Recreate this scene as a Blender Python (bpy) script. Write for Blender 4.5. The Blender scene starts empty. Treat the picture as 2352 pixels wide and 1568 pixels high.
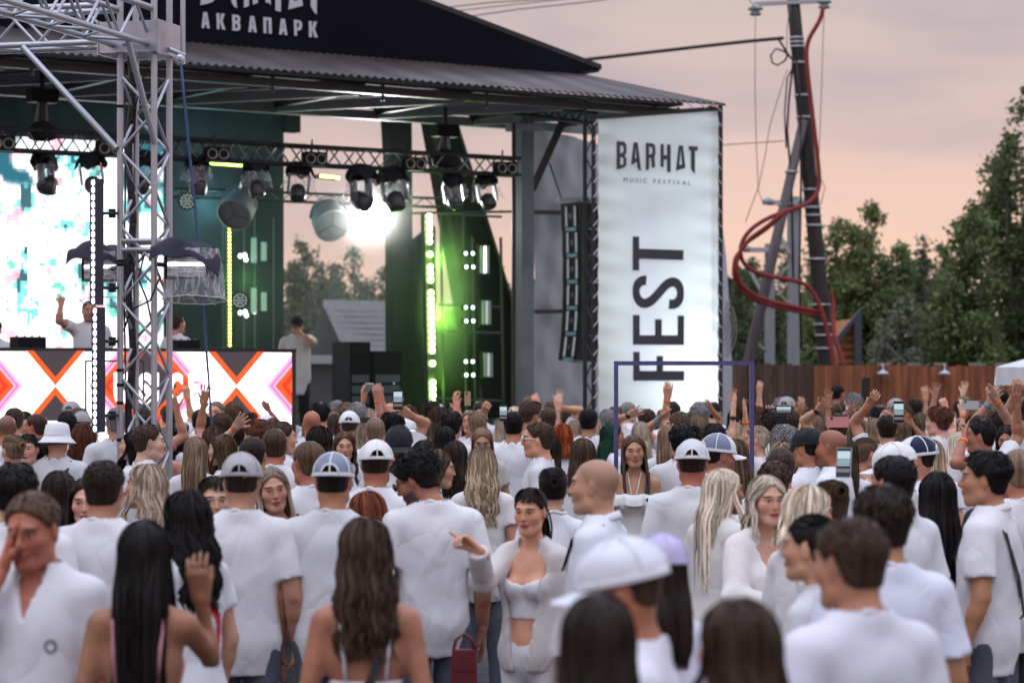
import bpy, math, random
import numpy as np
from mathutils import Vector, Matrix
R = math.radians
rng = np.random.default_rng(7)
random.seed(7)
sc = bpy.context.scene
COL = sc.collection

# ------------------------------------------------------------------ camera
F, HC, YH = 5553.3, 2.15, 840.0      # focal length and horizon in a 2352 x 1568 picture grid, eye height in metres
cam = bpy.data.cameras.new('camera')
cam.lens, cam.sensor_width = 85.0, 36.0
cam.shift_y = (YH - 784) / 2352
cam.clip_end = 3000
cam.dof.use_dof = True
cam.dof.focus_distance = 16.0
cam.dof.aperture_fstop = 2.8
camo = bpy.data.objects.new('camera', cam)
camo.location = (0, 0, HC)
camo.rotation_euler = (R(90), 0, 0)
COL.objects.link(camo)
sc.camera = camo

# ------------------------------------------------------------------ sky: thin dusk overcast, peach at the horizon, paler and cooler overhead
world = bpy.data.worlds.new('World')
sc.world = world
world.use_nodes = True
wn, wl = world.node_tree.nodes, world.node_tree.links
wn.clear()
out = wn.new('ShaderNodeOutputWorld')
bg = wn.new('ShaderNodeBackground')
tc = wn.new('ShaderNodeTexCoord')
sep = wn.new('ShaderNodeSeparateXYZ')
wl.new(tc.outputs['Generated'], sep.inputs[0])
ramp = wn.new('ShaderNodeValToRGB')
ramp.color_ramp.elements.remove(ramp.color_ramp.elements[1])
for i, (p, c) in enumerate([(0.0, (.98, .63, .475)), (.05, (.93, .62, .49)), (.10, (.77, .56, .495)), (.16, (.62, .505, .485)),
                            (.30, (.72, .68, .74)), (.60, (1.10, 1.13, 1.34)), (1.0, (1.70, 1.78, 2.14))]):
    e = ramp.color_ramp.elements[0] if i == 0 else ramp.color_ramp.elements.new(p)
    e.position = p
    e.color = (*c, 1)
wl.new(sep.outputs['Z'], ramp.inputs[0])
# cloud bands: noise stretched along the horizon
mp = wn.new('ShaderNodeMapping')
mp.inputs['Scale'].default_value = (7, 7, 28)
mp.inputs['Location'].default_value = (2.2, .4, 1.1)
wl.new(tc.outputs['Generated'], mp.inputs[0])
nz = wn.new('ShaderNodeTexNoise')
nz.inputs['Scale'].default_value = 1.0
nz.inputs['Detail'].default_value = 3.5
nz.inputs['Roughness'].default_value = .5
nz.inputs['Distortion'].default_value = .35
wl.new(mp.outputs[0], nz.inputs['Vector'])
cr = wn.new('ShaderNodeValToRGB')
cr.color_ramp.elements[0].position, cr.color_ramp.elements[1].position = .42, .68
wl.new(nz.outputs['Fac'], cr.inputs[0])
cm = wn.new('ShaderNodeMix')
cm.data_type = 'RGBA'
cm.blend_type = 'MULTIPLY'
cm.inputs['B'].default_value = (.76, .81, .93, 1)
wl.new(cr.outputs['Color'], cm.inputs['Factor'])
wl.new(ramp.outputs[0], cm.inputs['A'])
sky = wn.new('ShaderNodeTexSky')
sky.sky_type = 'NISHITA'
sky.sun_disc = False
sky.sun_elevation, sky.sun_rotation = R(50), R(200)
sk = wn.new('ShaderNodeMix')
sk.data_type = 'RGBA'
sk.blend_type = 'ADD'
sk.inputs['Factor'].default_value = .004
wl.new(cm.outputs['Result'], sk.inputs['A'])
wl.new(sky.outputs[0], sk.inputs['B'])
wl.new(sk.outputs['Result'], bg.inputs['Color'])
bg.inputs['Strength'].default_value = 1.0
wl.new(bg.outputs[0], out.inputs[0])

# soft overcast sun, high behind the camera
sun = bpy.data.lights.new('sun', 'SUN')
sun.energy, sun.angle, sun.color = 0.5, R(40), (1.0, .97, .95)
suno = bpy.data.objects.new('sun', sun)
suno.rotation_euler = (R(28), 0, R(-30))
suno.location = (0, -10, 30)
COL.objects.link(suno)

vs = sc.view_settings
vs.view_transform, vs.look, vs.exposure, vs.gamma = 'Standard', 'None', 0.0, 1.0
vs.use_curve_mapping = False
sc.cycles.use_denoising = True
sc.cycles.max_bounces = 6
sc.cycles.diffuse_bounces = 3
sc.cycles.glossy_bounces = 2
sc.cycles.transmission_bounces = 4
sc.cycles.transparent_max_bounces = 8
sc.cycles.volume_bounces = 0
sc.cycles.caustics_reflective = sc.cycles.caustics_refractive = False
sc.cycles.sample_clamp_indirect = 4.0
# ================================================================== helpers
def pt(x, y, d):
    "point at depth d metres in front of the camera, seen at (x, y) of the 2352 x 1568 grid"
    return np.array([(x - 1176) / F * d, d, HC - (y - YH) / F * d])

SA = R(34)                                   # the stage front runs 34 degrees off the picture plane
SU = np.array([math.cos(SA), math.sin(SA), 0.])
SV = np.array([-math.sin(SA), math.cos(SA), 0.])
SZ = np.array([0., 0., 1.])
def sp(x, y, v):
    "point of the stage plane that lies v metres along the stage's depth axis"
    r = np.array([(x - 1176) / F, 1., -(y - YH) / F])
    return np.array([0, 0, HC]) + r * (v / (r @ SV))
def st(u, v, z):
    return SU * u + SV * v + SZ * z
def su(x, v):
    "u coordinate of picture column x on stage plane v"
    return sp(x, YH, v) @ SU

MATS = {}
def mat(name, col=(.5, .5, .5), rough=.6, metal=0., spec=.5, emit=None, es=1., noise=0., nscale=20., bump=0., bscale=40., alpha=1., objcol=False, stretch=None, trans=0.):
    if name in MATS: return MATS[name]
    m = bpy.data.materials.new(name); m.use_nodes = True
    n, l = m.node_tree.nodes, m.node_tree.links
    b = n['Principled BSDF']
    b.inputs['Base Color'].default_value = (*col, 1)
    b.inputs['Roughness'].default_value = rough
    b.inputs['Metallic'].default_value = metal
    b.inputs['Specular IOR Level'].default_value = spec
    b.inputs['Alpha'].default_value = alpha
    b.inputs['Transmission Weight'].default_value = trans
    if emit is not None:
        b.inputs['Emission Color'].default_value = (*emit, 1)
        b.inputs['Emission Strength'].default_value = es
    src = None
    if objcol:
        oi = n.new('ShaderNodeObjectInfo'); src = oi.outputs['Color']
        l.new(src, b.inputs['Base Color'])
    if noise or bump:
        t = n.new('ShaderNodeTexCoord')
        vec = t.outputs['Object']
        if stretch:
            mpp = n.new('ShaderNodeMapping'); mpp.inputs['Scale'].default_value = stretch
            l.new(vec, mpp.inputs[0]); vec = mpp.outputs[0]
    if noise:
        nt = n.new('ShaderNodeTexNoise'); nt.inputs['Scale'].default_value = nscale; nt.inputs['Detail'].default_value = 4
        l.new(vec, nt.inputs['Vector'])
        mr = n.new('ShaderNodeMapRange'); mr.inputs['From Min'].default_value = .3; mr.inputs['From Max'].default_value = .7
        mr.inputs['To Min'].default_value = 1 - noise; mr.inputs['To Max'].default_value = 1 + noise
        l.new(nt.outputs['Fac'], mr.inputs['Value'])
        mx = n.new('ShaderNodeMix'); mx.data_type = 'RGBA'; mx.blend_type = 'MULTIPLY'; mx.inputs['Factor'].default_value = 1
        if src: l.new(src, mx.inputs['A'])
        else: mx.inputs['A'].default_value = (*col, 1)
        l.new(mr.outputs[0], mx.inputs['B'])
        l.new(mx.outputs['Result'], b.inputs['Base Color'])
    if bump:
        nb = n.new('ShaderNodeTexNoise'); nb.inputs['Scale'].default_value = bscale; nb.inputs['Detail'].default_value = 3
        l.new(vec, nb.inputs['Vector'])
        bp = n.new('ShaderNodeBump'); bp.inputs['Strength'].default_value = bump; bp.inputs['Distance'].default_value = .02
        l.new(nb.outputs['Fac'], bp.inputs['Height']); l.new(bp.outputs[0], b.inputs['Normal'])
    MATS[name] = m
    return m

def fastmesh(name, V, polys, mats=(), smooth=False, attrs=None, midx=None):
    "V n x 3, polys: list of int arrays (m x k)"
    V = np.asarray(V, np.float32).reshape(-1, 3)
    polys = [np.asarray(p, np.int32) for p in polys if len(p)]
    me = bpy.data.meshes.new(name)
    me.vertices.add(len(V)); me.vertices.foreach_set('co', V.ravel())
    if polys:
        loops = np.concatenate([p.ravel() for p in polys])
        lens = np.concatenate([np.full(len(p), p.shape[1], np.int32) for p in polys])
        starts = np.concatenate([[0], np.cumsum(lens)[:-1]]).astype(np.int32)
        me.loops.add(len(loops)); me.loops.foreach_set('vertex_index', loops)
        me.polygons.add(len(lens)); me.polygons.foreach_set('loop_start', starts)
        me.polygons.foreach_set('use_smooth', np.full(len(lens), smooth))
        if midx is not None: me.polygons.foreach_set('material_index', np.asarray(midx, np.int32))
    for a, (typ, data) in (attrs or {}).items():
        at = me.attributes.new(a, typ, 'POINT')
        at.data.foreach_set('vector' if typ == 'FLOAT_VECTOR' else 'value', np.asarray(data, np.float32).ravel())
    for m in (mats if isinstance(mats, (list, tuple)) else [mats]): me.materials.append(m)
    me.update(calc_edges=True)
    me.validate()
    return me

def link(name, data, parent=None, loc=None, rot=None, scale=None, mw=None):
    o = bpy.data.objects.new(name, data)
    COL.objects.link(o)
    if parent is not None: o.parent = parent
    if loc is not None: o.location = loc
    if rot is not None: o.rotation_euler = rot
    if scale is not None: o.scale = scale
    if mw is not None: o.matrix_local = mw
    return o
def tag(o, label=None, cat=None, group=None, kind=None):
    if label: o['label'] = label
    if cat: o['category'] = cat
    if group: o['group'] = group
    if kind: o['kind'] = kind
    return o
def thing(name, loc, label, cat, group=None, rotz=0.):
    o = link(name, None, loc=loc, rot=(0, 0, rotz)); o.empty_display_size = .2
    return tag(o, label, cat, group)

class MB:
    "collects shapes into one mesh"
    def __init__(s): s.V = []; s.P = {}; s.M = {}; s.n = 0
    def add(s, V, polys, mi=0):
        V = np.asarray(V, float).reshape(-1, 3)
        for p in polys:
            p = np.asarray(p, int)
            if p.ndim == 1: p = p[None]
            s.P.setdefault(p.shape[1], []).append(p + s.n)
            s.M.setdefault(p.shape[1], []).append(np.full(len(p), mi))
        s.V.append(V); s.n += len(V)
        return s
    def hexa(s, c8, mi=0):
        return s.add(c8, [[[0, 3, 2, 1], [4, 5, 6, 7], [0, 1, 5, 4], [1, 2, 6, 5], [2, 3, 7, 6], [3, 0, 4, 7]]], mi)
    def box(s, c, size, ax=None, mi=0):
        ax = np.eye(3) if ax is None else np.asarray(ax, float)
        c = np.asarray(c, float); h = np.asarray(size, float) / 2
        q = np.array([[-1, -1, -1], [1, -1, -1], [1, 1, -1], [-1, 1, -1], [-1, -1, 1], [1, -1, 1], [1, 1, 1], [-1, 1, 1]]) * h
        return s.hexa(c + q @ ax, mi)
    def tube(s, pts, r, n=8, mi=0, cap=True):
        pts = [np.asarray(p, float) for p in pts]
        rs = r if hasattr(r, '__len__') else [r] * len(pts)
        rings = []; ref = None
        for i, p in enumerate(pts):
            t = pts[min(i + 1, len(pts) - 1)] - pts[max(i - 1, 0)]
            t = t / (np.linalg.norm(t) + 1e-9)
            if ref is None:
                ref = np.array([0, 0, 1.]) if abs(t[2]) < .9 else np.array([1., 0, 0])
            a = np.cross(t, ref); a /= np.linalg.norm(a) + 1e-9
            b = np.cross(a, t); ref = b
            th = np.arange(n) * 2 * math.pi / n
            rings.append(p + rs[i] * (np.cos(th)[:, None] * a + np.sin(th)[:, None] * b))
        V = np.concatenate(rings); q = []
        for i in range(len(pts) - 1):
            k = np.arange(n); k2 = (k + 1) % n
            q.append(np.stack([i * n + k, i * n + k2, (i + 1) * n + k2, (i + 1) * n + k], 1))
        pol = [np.concatenate(q)]
        if cap: pol += [np.arange(n)[::-1][None], (np.arange(n) + (len(pts) - 1) * n)[None]]
        return s.add(V, pol, mi)
    def lathe(s, prof, n=24, c=(0, 0, 0), ax=None, mi=0, a0=0., a1=2 * math.pi):
        full = abs(a1 - a0 - 2 * math.pi) < 1e-6
        m = n if full else n + 1
        th = a0 + np.arange(m) * (a1 - a0) / n
        V = np.array([[r * math.cos(t), r * math.sin(t), z] for r, z in prof for t in th])
        if ax is not None: V = V @ np.asarray(ax)
        V = V + np.asarray(c); q = []
        for i in range(len(prof) - 1):
            k = np.arange(n); k2 = (k + 1) % m if full else k + 1
            q.append(np.stack([i * m + k, i * m + k2, (i + 1) * m + k2, (i + 1) * m + k], 1))
        return s.add(V, [np.concatenate(q)], mi)
    def prism(s, poly, a, b, mi=0):
        "poly: list of 3D points, extruded by vector a->b offset"
        poly = np.asarray(poly, float); n = len(poly); k = np.arange(n); k2 = (k + 1) % n
        V = np.concatenate([poly + np.asarray(a), poly + np.asarray(b)])
        return s.add(V, [np.stack([k, k2, k2 + n, k + n], 1), k[::-1][None], (k + n)[None]], mi)
    def mesh(s, name, mats, smooth=False):
        ks = sorted(s.P)
        return fastmesh(name, np.concatenate(s.V), [np.concatenate(s.P[k]) for k in ks], mats, smooth, midx=np.concatenate([np.concatenate(s.M[k]) for k in ks]))
    def build(s, name, mats, parent=None, smooth=False):
        me = s.mesh(name, mats, smooth)
        o = link(name, me)
        if parent is not None: attach(o, parent)
        return o
def attach(o, parent):
    "parent o (given in world coordinates) to a thing placed at parent.location / rotation"
    o.parent = parent
    m = Matrix.LocRotScale(parent.location, parent.rotation_euler, parent.scale)
    p = parent.parent
    while p is not None:
        m = Matrix.LocRotScale(p.location, p.rotation_euler, p.scale) @ m; p = p.parent
    o.matrix_parent_inverse = m.inverted()
    return o

_unit = {}
def rod(name, a, b, r, m, parent, n=8, square=False, w2=None):
    "a straight tube or bar from a to b sharing one unit mesh per material"
    key = (m.name, n, square)
    if key not in _unit:
        mb = MB()
        if square: mb.box((0, 0, .5), (2, 2, 1))
        else: mb.tube([(0, 0, 0), (0, 0, 1)], 1, n)
        _unit[key] = mb.mesh('bar', [m], smooth=not square)
        if not square:
            fl = [p.loop_total == 4 for p in _unit[key].polygons]
            _unit[key].polygons.foreach_set('use_smooth', fl)
    a = Vector(a); b = Vector(b); d = b - a
    o = link(name, _unit[key])
    q = d.to_track_quat('Z', 'Y')
    M = Matrix.LocRotScale(a, q, Vector((r, w2 or r, d.length)))
    o.matrix_world = M
    if parent is not None:
        attach(o, parent); o.matrix_basis = M
    return o

# ------------------------------------------------------------------ implicit surfaces -> one continuous mesh
def el(c, r, rot=None, k=.02, op='+'): return ('e', np.asarray(c, float), np.asarray(r, float), rot, k, op)
def rc(a, b, ra, rb, k=.02, op='+', cut=None, sy=1.): return ('c', np.asarray(a, float), np.asarray(b, float), (ra, rb), k, op, cut)
def field(prims, gx, gy, gz, off=0.):
    f = np.full((len(gx), len(gy), len(gz)), .5, np.float32)
    for p in prims:
        if p[0] == 'e':
            _, c, r, rot, k, op = p
            rr = r + off; m = max(rr) + .05 if rot is not None else None
            lo = c - (rr + .05 if m is None else m); hi = c + (rr + .05 if m is None else m)
        else:
            _, a, b, (ra, rb), k, op, cut = p
            ra += off; rb += off
            lo = np.minimum(a - ra, b - rb) - .05; hi = np.maximum(a + ra, b + rb) + .05
        ix = slice(*np.searchsorted(gx, (lo[0], hi[0]))); iy = slice(*np.searchsorted(gy, (lo[1], hi[1]))); iz = slice(*np.searchsorted(gz, (lo[2], hi[2])))
        X = gx[ix][:, None, None]; Y = gy[iy][None, :, None]; Z = gz[iz][None, None, :]
        if X.size == 0 or Y.size == 0 or Z.size == 0: continue
        if p[0] == 'e':
            x, y, z = X - c[0], Y - c[1], Z - c[2]
            if rot is not None:
                q = rot.T
                x, y, z = q[0, 0] * x + q[0, 1] * y + q[0, 2] * z, q[1, 0] * x + q[1, 1] * y + q[1, 2] * z, q[2, 0] * x + q[2, 1] * y + q[2, 2] * z
            k0 = np.sqrt((x / rr[0]) ** 2 + (y / rr[1]) ** 2 + (z / rr[2]) ** 2)
            k1 = np.sqrt((x / rr[0] ** 2) ** 2 + (y / rr[1] ** 2) ** 2 + (z / rr[2] ** 2) ** 2)
            d = k0 * (k0 - 1) / (k1 + 1e-6)
        else:
            ba = b - a; L2 = ba @ ba
            x, y, z = X - a[0], Y - a[1], Z - a[2]
            t = np.clip((x * ba[0] + y * ba[1] + z * ba[2]) / L2, 0, 1)
            d = np.sqrt((x - ba[0] * t) ** 2 + (y - ba[1] * t) ** 2 + (z - ba[2] * t) ** 2) - (ra + (rb - ra) * t)
            if cut is not None:
                L = math.sqrt(L2)
                d = np.maximum(d, (x * ba[0] + y * ba[1] + z * ba[2]) / L - cut * L)
        g = f[ix, iy, iz]
        if op == '+':
            h = np.clip(.5 + .5 * (g - d) / k, 0, 1)
            g = g * (1 - h) + d * h - k * h * (1 - h)
        else:
            h = np.clip(.5 - .5 * (g + d) / k, 0, 1)
            g = g * (1 - h) - d * h + k * h * (1 - h)
        f[ix, iy, iz] = g
    return f
_C8 = np.array([[0, 0, 0], [1, 0, 0], [0, 1, 0], [1, 1, 0], [0, 0, 1], [1, 0, 1], [0, 1, 1], [1, 1, 1]])
_E12 = [(0, 1), (2, 3), (4, 5), (6, 7), (0, 2), (1, 3), (4, 6), (5, 7), (0, 4), (1, 5), (2, 6), (3, 7)]
def surfnet(f, gx, gy, gz):
    s = f < 0
    cnt = np.zeros(tuple(n - 1 for n in f.shape), np.int8)
    nx, ny, nz = f.shape
    for a, b, c in _C8: cnt += s[a:nx - 1 + a, b:ny - 1 + b, c:nz - 1 + c]
    act = (cnt > 0) & (cnt < 8)
    I = np.stack(np.nonzero(act), 1)
    idx = np.full(act.shape, -1, np.int32); idx[act] = np.arange(len(I))
    fc = np.stack([f[I[:, 0] + a, I[:, 1] + b, I[:, 2] + c] for a, b, c in _C8], 1)
    pc = np.stack([np.stack([gx[I[:, 0] + a], gy[I[:, 1] + b], gz[I[:, 2] + c]], 1) for a, b, c in _C8], 1)
    acc = np.zeros((len(I), 3)); w = np.zeros(len(I))
    for i, j in _E12:
        a, b = fc[:, i], fc[:, j]
        on = (a < 0) != (b < 0)
        t = np.where(on, a / np.where(on, a - b, 1), 0)[:, None]
        acc += np.where(on[:, None], pc[:, i] * (1 - t) + pc[:, j] * t, 0); w += on
    V = acc / w[:, None]
    Q = []
    for ax in range(3):
        sl0 = [slice(None)] * 3; sl1 = [slice(None)] * 3
        sl0[ax] = slice(0, -1); sl1[ax] = slice(1, None)
        s0, s1 = s[tuple(sl0)], s[tuple(sl1)]
        b1, b2 = (ax + 1) % 3, (ax + 2) % 3
        E = np.stack(np.nonzero(s0 != s1), 1)
        ok = (E[:, b1] > 0) & (E[:, b2] > 0) & (E[:, b1] < f.shape[b1] - 1) & (E[:, b2] < f.shape[b2] - 1)
        E = E[ok]
        if not len(E): continue
        inside = s0[E[:, 0], E[:, 1], E[:, 2]]
        def g(d1, d2):
            K = E.copy(); K[:, b1] += d1; K[:, b2] += d2
            return idx[K[:, 0], K[:, 1], K[:, 2]]
        q = np.stack([g(-1, -1), g(0, -1), g(0, 0), g(-1, 0)], 1)
        q[~inside] = q[~inside][:, ::-1]
        Q.append(q)
    return V, np.concatenate(Q)
def vnormals(V, Q):
    n = np.cross(V[Q[:, 2]] - V[Q[:, 0]], V[Q[:, 3]] - V[Q[:, 1]])
    N = np.zeros_like(V)
    for i in range(4): np.add.at(N, Q[:, i], n)
    return N / (np.linalg.norm(N, axis=1)[:, None] + 1e-9)
def axis(*segs):
    "rectilinear axis from (start, stop, step) runs"
    a = np.concatenate([np.arange(s, e, st_) for s, e, st_ in segs] + [[segs[-1][1]]])
    return np.unique(np.round(a, 5)).astype(np.float32)
# ================================================================== people
class X:
    "tiny node-expression helper"
    nt = None
    def __init__(s, sock): s.s = sock
    @staticmethod
    def m(op, *a):
        n = X.nt.nodes.new('ShaderNodeMath'); n.operation = op
        for i, v in enumerate(a):
            if isinstance(v, X): X.nt.links.new(v.s, n.inputs[i])
            else: n.inputs[i].default_value = v
        return X(n.outputs[0])
    def __add__(s, o): return X.m('ADD', s, o)
    def __sub__(s, o): return X.m('SUBTRACT', s, o)
    def __mul__(s, o): return X.m('MULTIPLY', s, o)
    def __truediv__(s, o): return X.m('DIVIDE', s, o)
    def sq(s): return X.m('MULTIPLY', s, s)
    def step(s, a, b, lo=0., hi=1.):
        n = X.nt.nodes.new('ShaderNodeMapRange'); n.interpolation_type = 'SMOOTHSTEP'
        X.nt.links.new(s.s, n.inputs['Value'])
        n.inputs['From Min'].default_value, n.inputs['From Max'].default_value = (a, b) if a < b else (b, a)
        n.inputs['To Min'].default_value, n.inputs['To Max'].default_value = (lo, hi) if a < b else (hi, lo)
        return X(n.outputs[0])
    @staticmethod
    def mix(f, a, b, mode='MIX'):
        n = X.nt.nodes.new('ShaderNodeMix'); n.data_type = 'RGBA'; n.blend_type = mode
        for k, v in (('Factor', f), ('A', a), ('B', b)):
            if isinstance(v, X): X.nt.links.new(v.s, n.inputs[k])
            elif k == 'Factor': n.inputs[k].default_value = v
            else: n.inputs[k].default_value = (*v, 1)
        return X(n.outputs['Result'])
    @staticmethod
    def attr(name, typ='GEOMETRY', out='Fac'):
        n = X.nt.nodes.new('ShaderNodeAttribute'); n.attribute_type = typ; n.attribute_name = name
        return X(n.outputs[out])

def skin_material():
    m = bpy.data.materials.new('skin'); m.use_nodes = True; X.nt = m.node_tree
    n, l = m.node_tree.nodes, m.node_tree.links; b = n['Principled BSDF']
    oi = n.new('ShaderNodeObjectInfo'); base = X(oi.outputs['Color']); lipk = X(oi.outputs['Alpha'])
    sepn = n.new('ShaderNodeSeparateXYZ'); l.new(X.attr('hp', out='Vector').s, sepn.inputs[0])
    x, y, z = (X(sepn.outputs[i]) for i in range(3))
    ax = X.m('ABSOLUTE', x)
    front = y.step(.045, .06)
    ns = n.new('ShaderNodeTexNoise'); ns.inputs['Scale'].default_value = 9.; ns.inputs['Detail'].default_value = 4
    tcn = n.new('ShaderNodeTexCoord'); l.new(tcn.outputs['Object'], ns.inputs['Vector'])
    mot = X(ns.outputs['Fac']).step(.3, .7, .86, 1.12)
    c = X.mix(1., base, mot, 'MULTIPLY')
    # blush on cheeks, nose, ears
    ck = (((ax - .042) / .03).sq() + ((z + .022) / .026).sq()).step(1.3, .1) * front
    c = X.mix(ck * .45, c, X.mix(1., base, (1.12, .72, .66), 'MULTIPLY'))
    stub = X.attr('stub', 'OBJECT'); beard = X.attr('beard', 'OBJECT')
    hl = (z - y.step(-.06, .08, -.055, .075)).step(-.006, .01)
    c = X.mix(hl * stub, c, (.055, .042, .036))
    jaw = z.step(-.030, -.058) * y.step(-.02, .02) * z.step(-.150, -.118)
    c = X.mix(jaw * beard, c, (.035, .024, .018))
    # eyes, brows, mouth
    e = X.m('SQRT', ((ax - .031) / .0138).sq() + ((z - .008) / .0052).sq())
    lash = e.step(1.55, 1.15) * z.step(.004, .010) * front
    c = X.mix(e.step(2.6, 1.2) * front * .22, c, X.mix(1., base, (.55, .42, .40), 'MULTIPLY'))
    c = X.mix(lash * .9, c, (.02, .014, .012))
    c = X.mix(e.step(1.06, .9) * front, c, (.36, .32, .30))
    ir = X.m('SQRT', (ax - .031).sq() + (z - .008).sq())
    c = X.mix(ir.step(.0068, .0056) * e.step(1.06, .9) * front, c, (.022, .016, .013))
    br = (((ax - .034) / .0215).sq() + ((z - .0300 + (ax - .034) * .12) / .0052).sq()).step(1.25, .7) * front
    c = X.mix(br * .85, c, (.035, .023, .017))
    lp = ((x / .0255).sq() + ((z + .0605) / .0105).sq()).step(1.2, .75) * front
    c = X.mix(lp * lipk, c, (.36, .075, .075))
    ml = X.m('ABSOLUTE', z + .0600).step(.0022, .0008) * ax.step(.025, .021) * front
    c = X.mix(ml * .8, c, (.07, .02, .02))
    l.new(c.s, b.inputs['Base Color'])
    b.inputs['Roughness'].default_value = .48
    b.inputs['Specular IOR Level'].default_value = .35
    b.inputs['Subsurface Weight'].default_value = 0.
    return m
def hair_material():
    m = bpy.data.materials.new('hair'); m.use_nodes = True; X.nt = m.node_tree
    n, l = m.node_tree.nodes, m.node_tree.links; b = n['Principled BSDF']
    oi = n.new('ShaderNodeObjectInfo'); base = X(oi.outputs['Color'])
    rnd = X.attr('rnd'); t = X.attr('t'); root = X.attr('root', 'OBJECT')
    c = X.mix(1., base, rnd.step(0, 1, .45, 1.5), 'MULTIPLY')
    c = X.mix(t.step(.45, .0) * root, c, X.mix(1., base, (.22, .20, .19), 'MULTIPLY'))
    l.new(c.s, b.inputs['Base Color'])
    b.inputs['Roughness'].default_value = .48
    b.inputs['Specular IOR Level'].default_value = .14
    ns = n.new('ShaderNodeTexNoise'); ns.inputs['Scale'].default_value = 120.; ns.inputs['Detail'].default_value = 2
    tcn = n.new('ShaderNodeTexCoord'); mp_ = n.new('ShaderNodeMapping'); mp_.inputs['Scale'].default_value = (1, 1, .12)
    l.new(tcn.outputs['Object'], mp_.inputs[0]); l.new(mp_.outputs[0], ns.inputs['Vector'])
    bp = n.new('ShaderNodeBump'); bp.inputs['Strength'].default_value = .5; bp.inputs['Distance'].default_value = .006
    l.new(ns.outputs['Fac'], bp.inputs['Height']); l.new(bp.outputs[0], b.inputs['Normal'])
    return m
def cloth_material():
    m = bpy.data.materials.new('woven_cloth'); m.use_nodes = True; X.nt = m.node_tree
    n, l = m.node_tree.nodes, m.node_tree.links; b = n['Principled BSDF']
    oi = n.new('ShaderNodeObjectInfo'); base = X(oi.outputs['Color'])
    tcn = n.new('ShaderNodeTexCoord')
    ns = n.new('ShaderNodeTexNoise'); ns.inputs['Scale'].default_value = 5.; ns.inputs['Detail'].default_value = 5
    off = n.new('ShaderNodeVectorMath'); off.operation = 'ADD'
    l.new(tcn.outputs['Object'], off.inputs[0])
    cmb = n.new('ShaderNodeCombineXYZ'); 
    rr = X(oi.outputs['Random']) * 40.
    l.new(rr.s, cmb.inputs[0]); l.new(rr.s, cmb.inputs[2]); l.new(cmb.outputs[0], off.inputs[1])
    l.new(off.outputs[0], ns.inputs['Vector'])
    c = X.mix(1., base, X(ns.outputs['Fac']).step(.3, .7, .93, 1.03), 'MULTIPLY')
    l.new(c.s, b.inputs['Base Color'])
    mp_ = n.new('ShaderNodeMapping'); mp_.inputs['Scale'].default_value = (4.5, 4.5, 2.2); mp_.inputs['Rotation'].default_value = (.3, .5, .2)
    l.new(off.outputs[0], mp_.inputs[0])
    n2 = n.new('ShaderNodeTexNoise'); n2.inputs['Scale'].default_value = 1.; n2.inputs['Detail'].default_value = 2; n2.inputs['Distortion'].default_value = .5
    l.new(mp_.outputs[0], n2.inputs['Vector'])
    bp = n.new('ShaderNodeBump'); bp.inputs['Strength'].default_value = .30; bp.inputs['Distance'].default_value = .03
    rg = X.m('ABSOLUTE', X(n2.outputs['Fac']) - .5)
    l.new(X.m('POWER', rg * 2., .6).s, bp.inputs['Height']); l.new(bp.outputs[0], b.inputs['Normal'])
    b.inputs['Roughness'].default_value = .85
    b.inputs['Specular IOR Level'].default_value = .2
    b.inputs['Sheen Weight'].default_value = .1
    return m
SKIN, HAIR, CLOTH = skin_material(), hair_material(), cloth_material()

def rotm(yaw=0, pitch=0, roll=0):
    "yaw + turns to the person's left, pitch + looks down, roll + tilts to the right shoulder"
    return np.array((Matrix.Rotation(R(yaw), 3, 'Z') @ Matrix.Rotation(R(-pitch), 3, 'X') @ Matrix.Rotation(R(roll), 3, 'Y')))

GEO = {'m': dict(hc=1.633, piv=(0, -.02, 1.50), hs=1.0, sh=(.182, -.015, 1.405), l1=.285, l2=.25, ar=(.055, .043, .028)),
       'f': dict(hc=1.636, piv=(0, -.02, 1.50), hs=.965, sh=(.152, -.015, 1.40), l1=.275, l2=.24, ar=(.043, .035, .024))}
def head_frame(g, hyaw, hpitch, hroll):
    G = GEO[g]; r = rotm(hyaw, hpitch, hroll); piv = np.array(G['piv'])
    c = piv + r @ (np.array((0, .012, G['hc'])) - piv)
    return r, c, G['hs']
def head_prims(g, fr):
    r, c, s = fr
    T = lambda p: c + r @ (np.asarray(p, float) * s)
    E = lambda p, q, k=.015, op='+', rot=None: el(T(p), np.asarray(q) * s, r if rot is None else r @ rot, k, op)
    C = lambda a, b, ra, rb, k=.012, op='+': rc(T(a), T(b), ra * s, rb * s, k, op)
    m = g == 'm'
    P = [E((0, -.012, .034), (.077, .098, .083)), E((0, .030, -.035), (.060 if m else .056, .066, .080), .03),
         E((0, -.01, -.03), (.066 if m else .060, .07, .05), .03), E((0, .066, -.096), (.024 if m else .019, .022, .020), .03)]
    for sx in (-1, 1):
        P += [E((sx * .044, .056, -.020), (.020, .025, .022), .032),
              C((sx * .055, .01, -.075), (sx * .02, .07, -.10), .016 if m else .011, .014, .03)]
    P += [E((0, .080, .030), (.050, .018, .012 if m else .008), .02)]
    for sx in (-1, 1):
        P += [E((sx * .032, .109, .007), (.016, .014, .010), .014, '-'), E((sx * .031, .078, .007), (.0135, .0135, .0125), .004)]
    P += [C((0, .092, .018), (0, .114 if m else .110, -.024), .007, .011 if m else .009, .012), E((0, .100, -.029), (.017 if m else .014, .012, .009), .01),
          E((0, .094, -.054), (.022, .010, .0065), .008), E((0, .092, -.067), (.019, .011, .0068), .008)]
    for sx in (-1, 1):
        rt = np.array(Matrix.Rotation(sx * R(-18), 3, 'Z'))
        P += [E((sx * .079, -.008, -.006), (.007, .019, .031), .008, rot=rt)]
    return P
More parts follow.
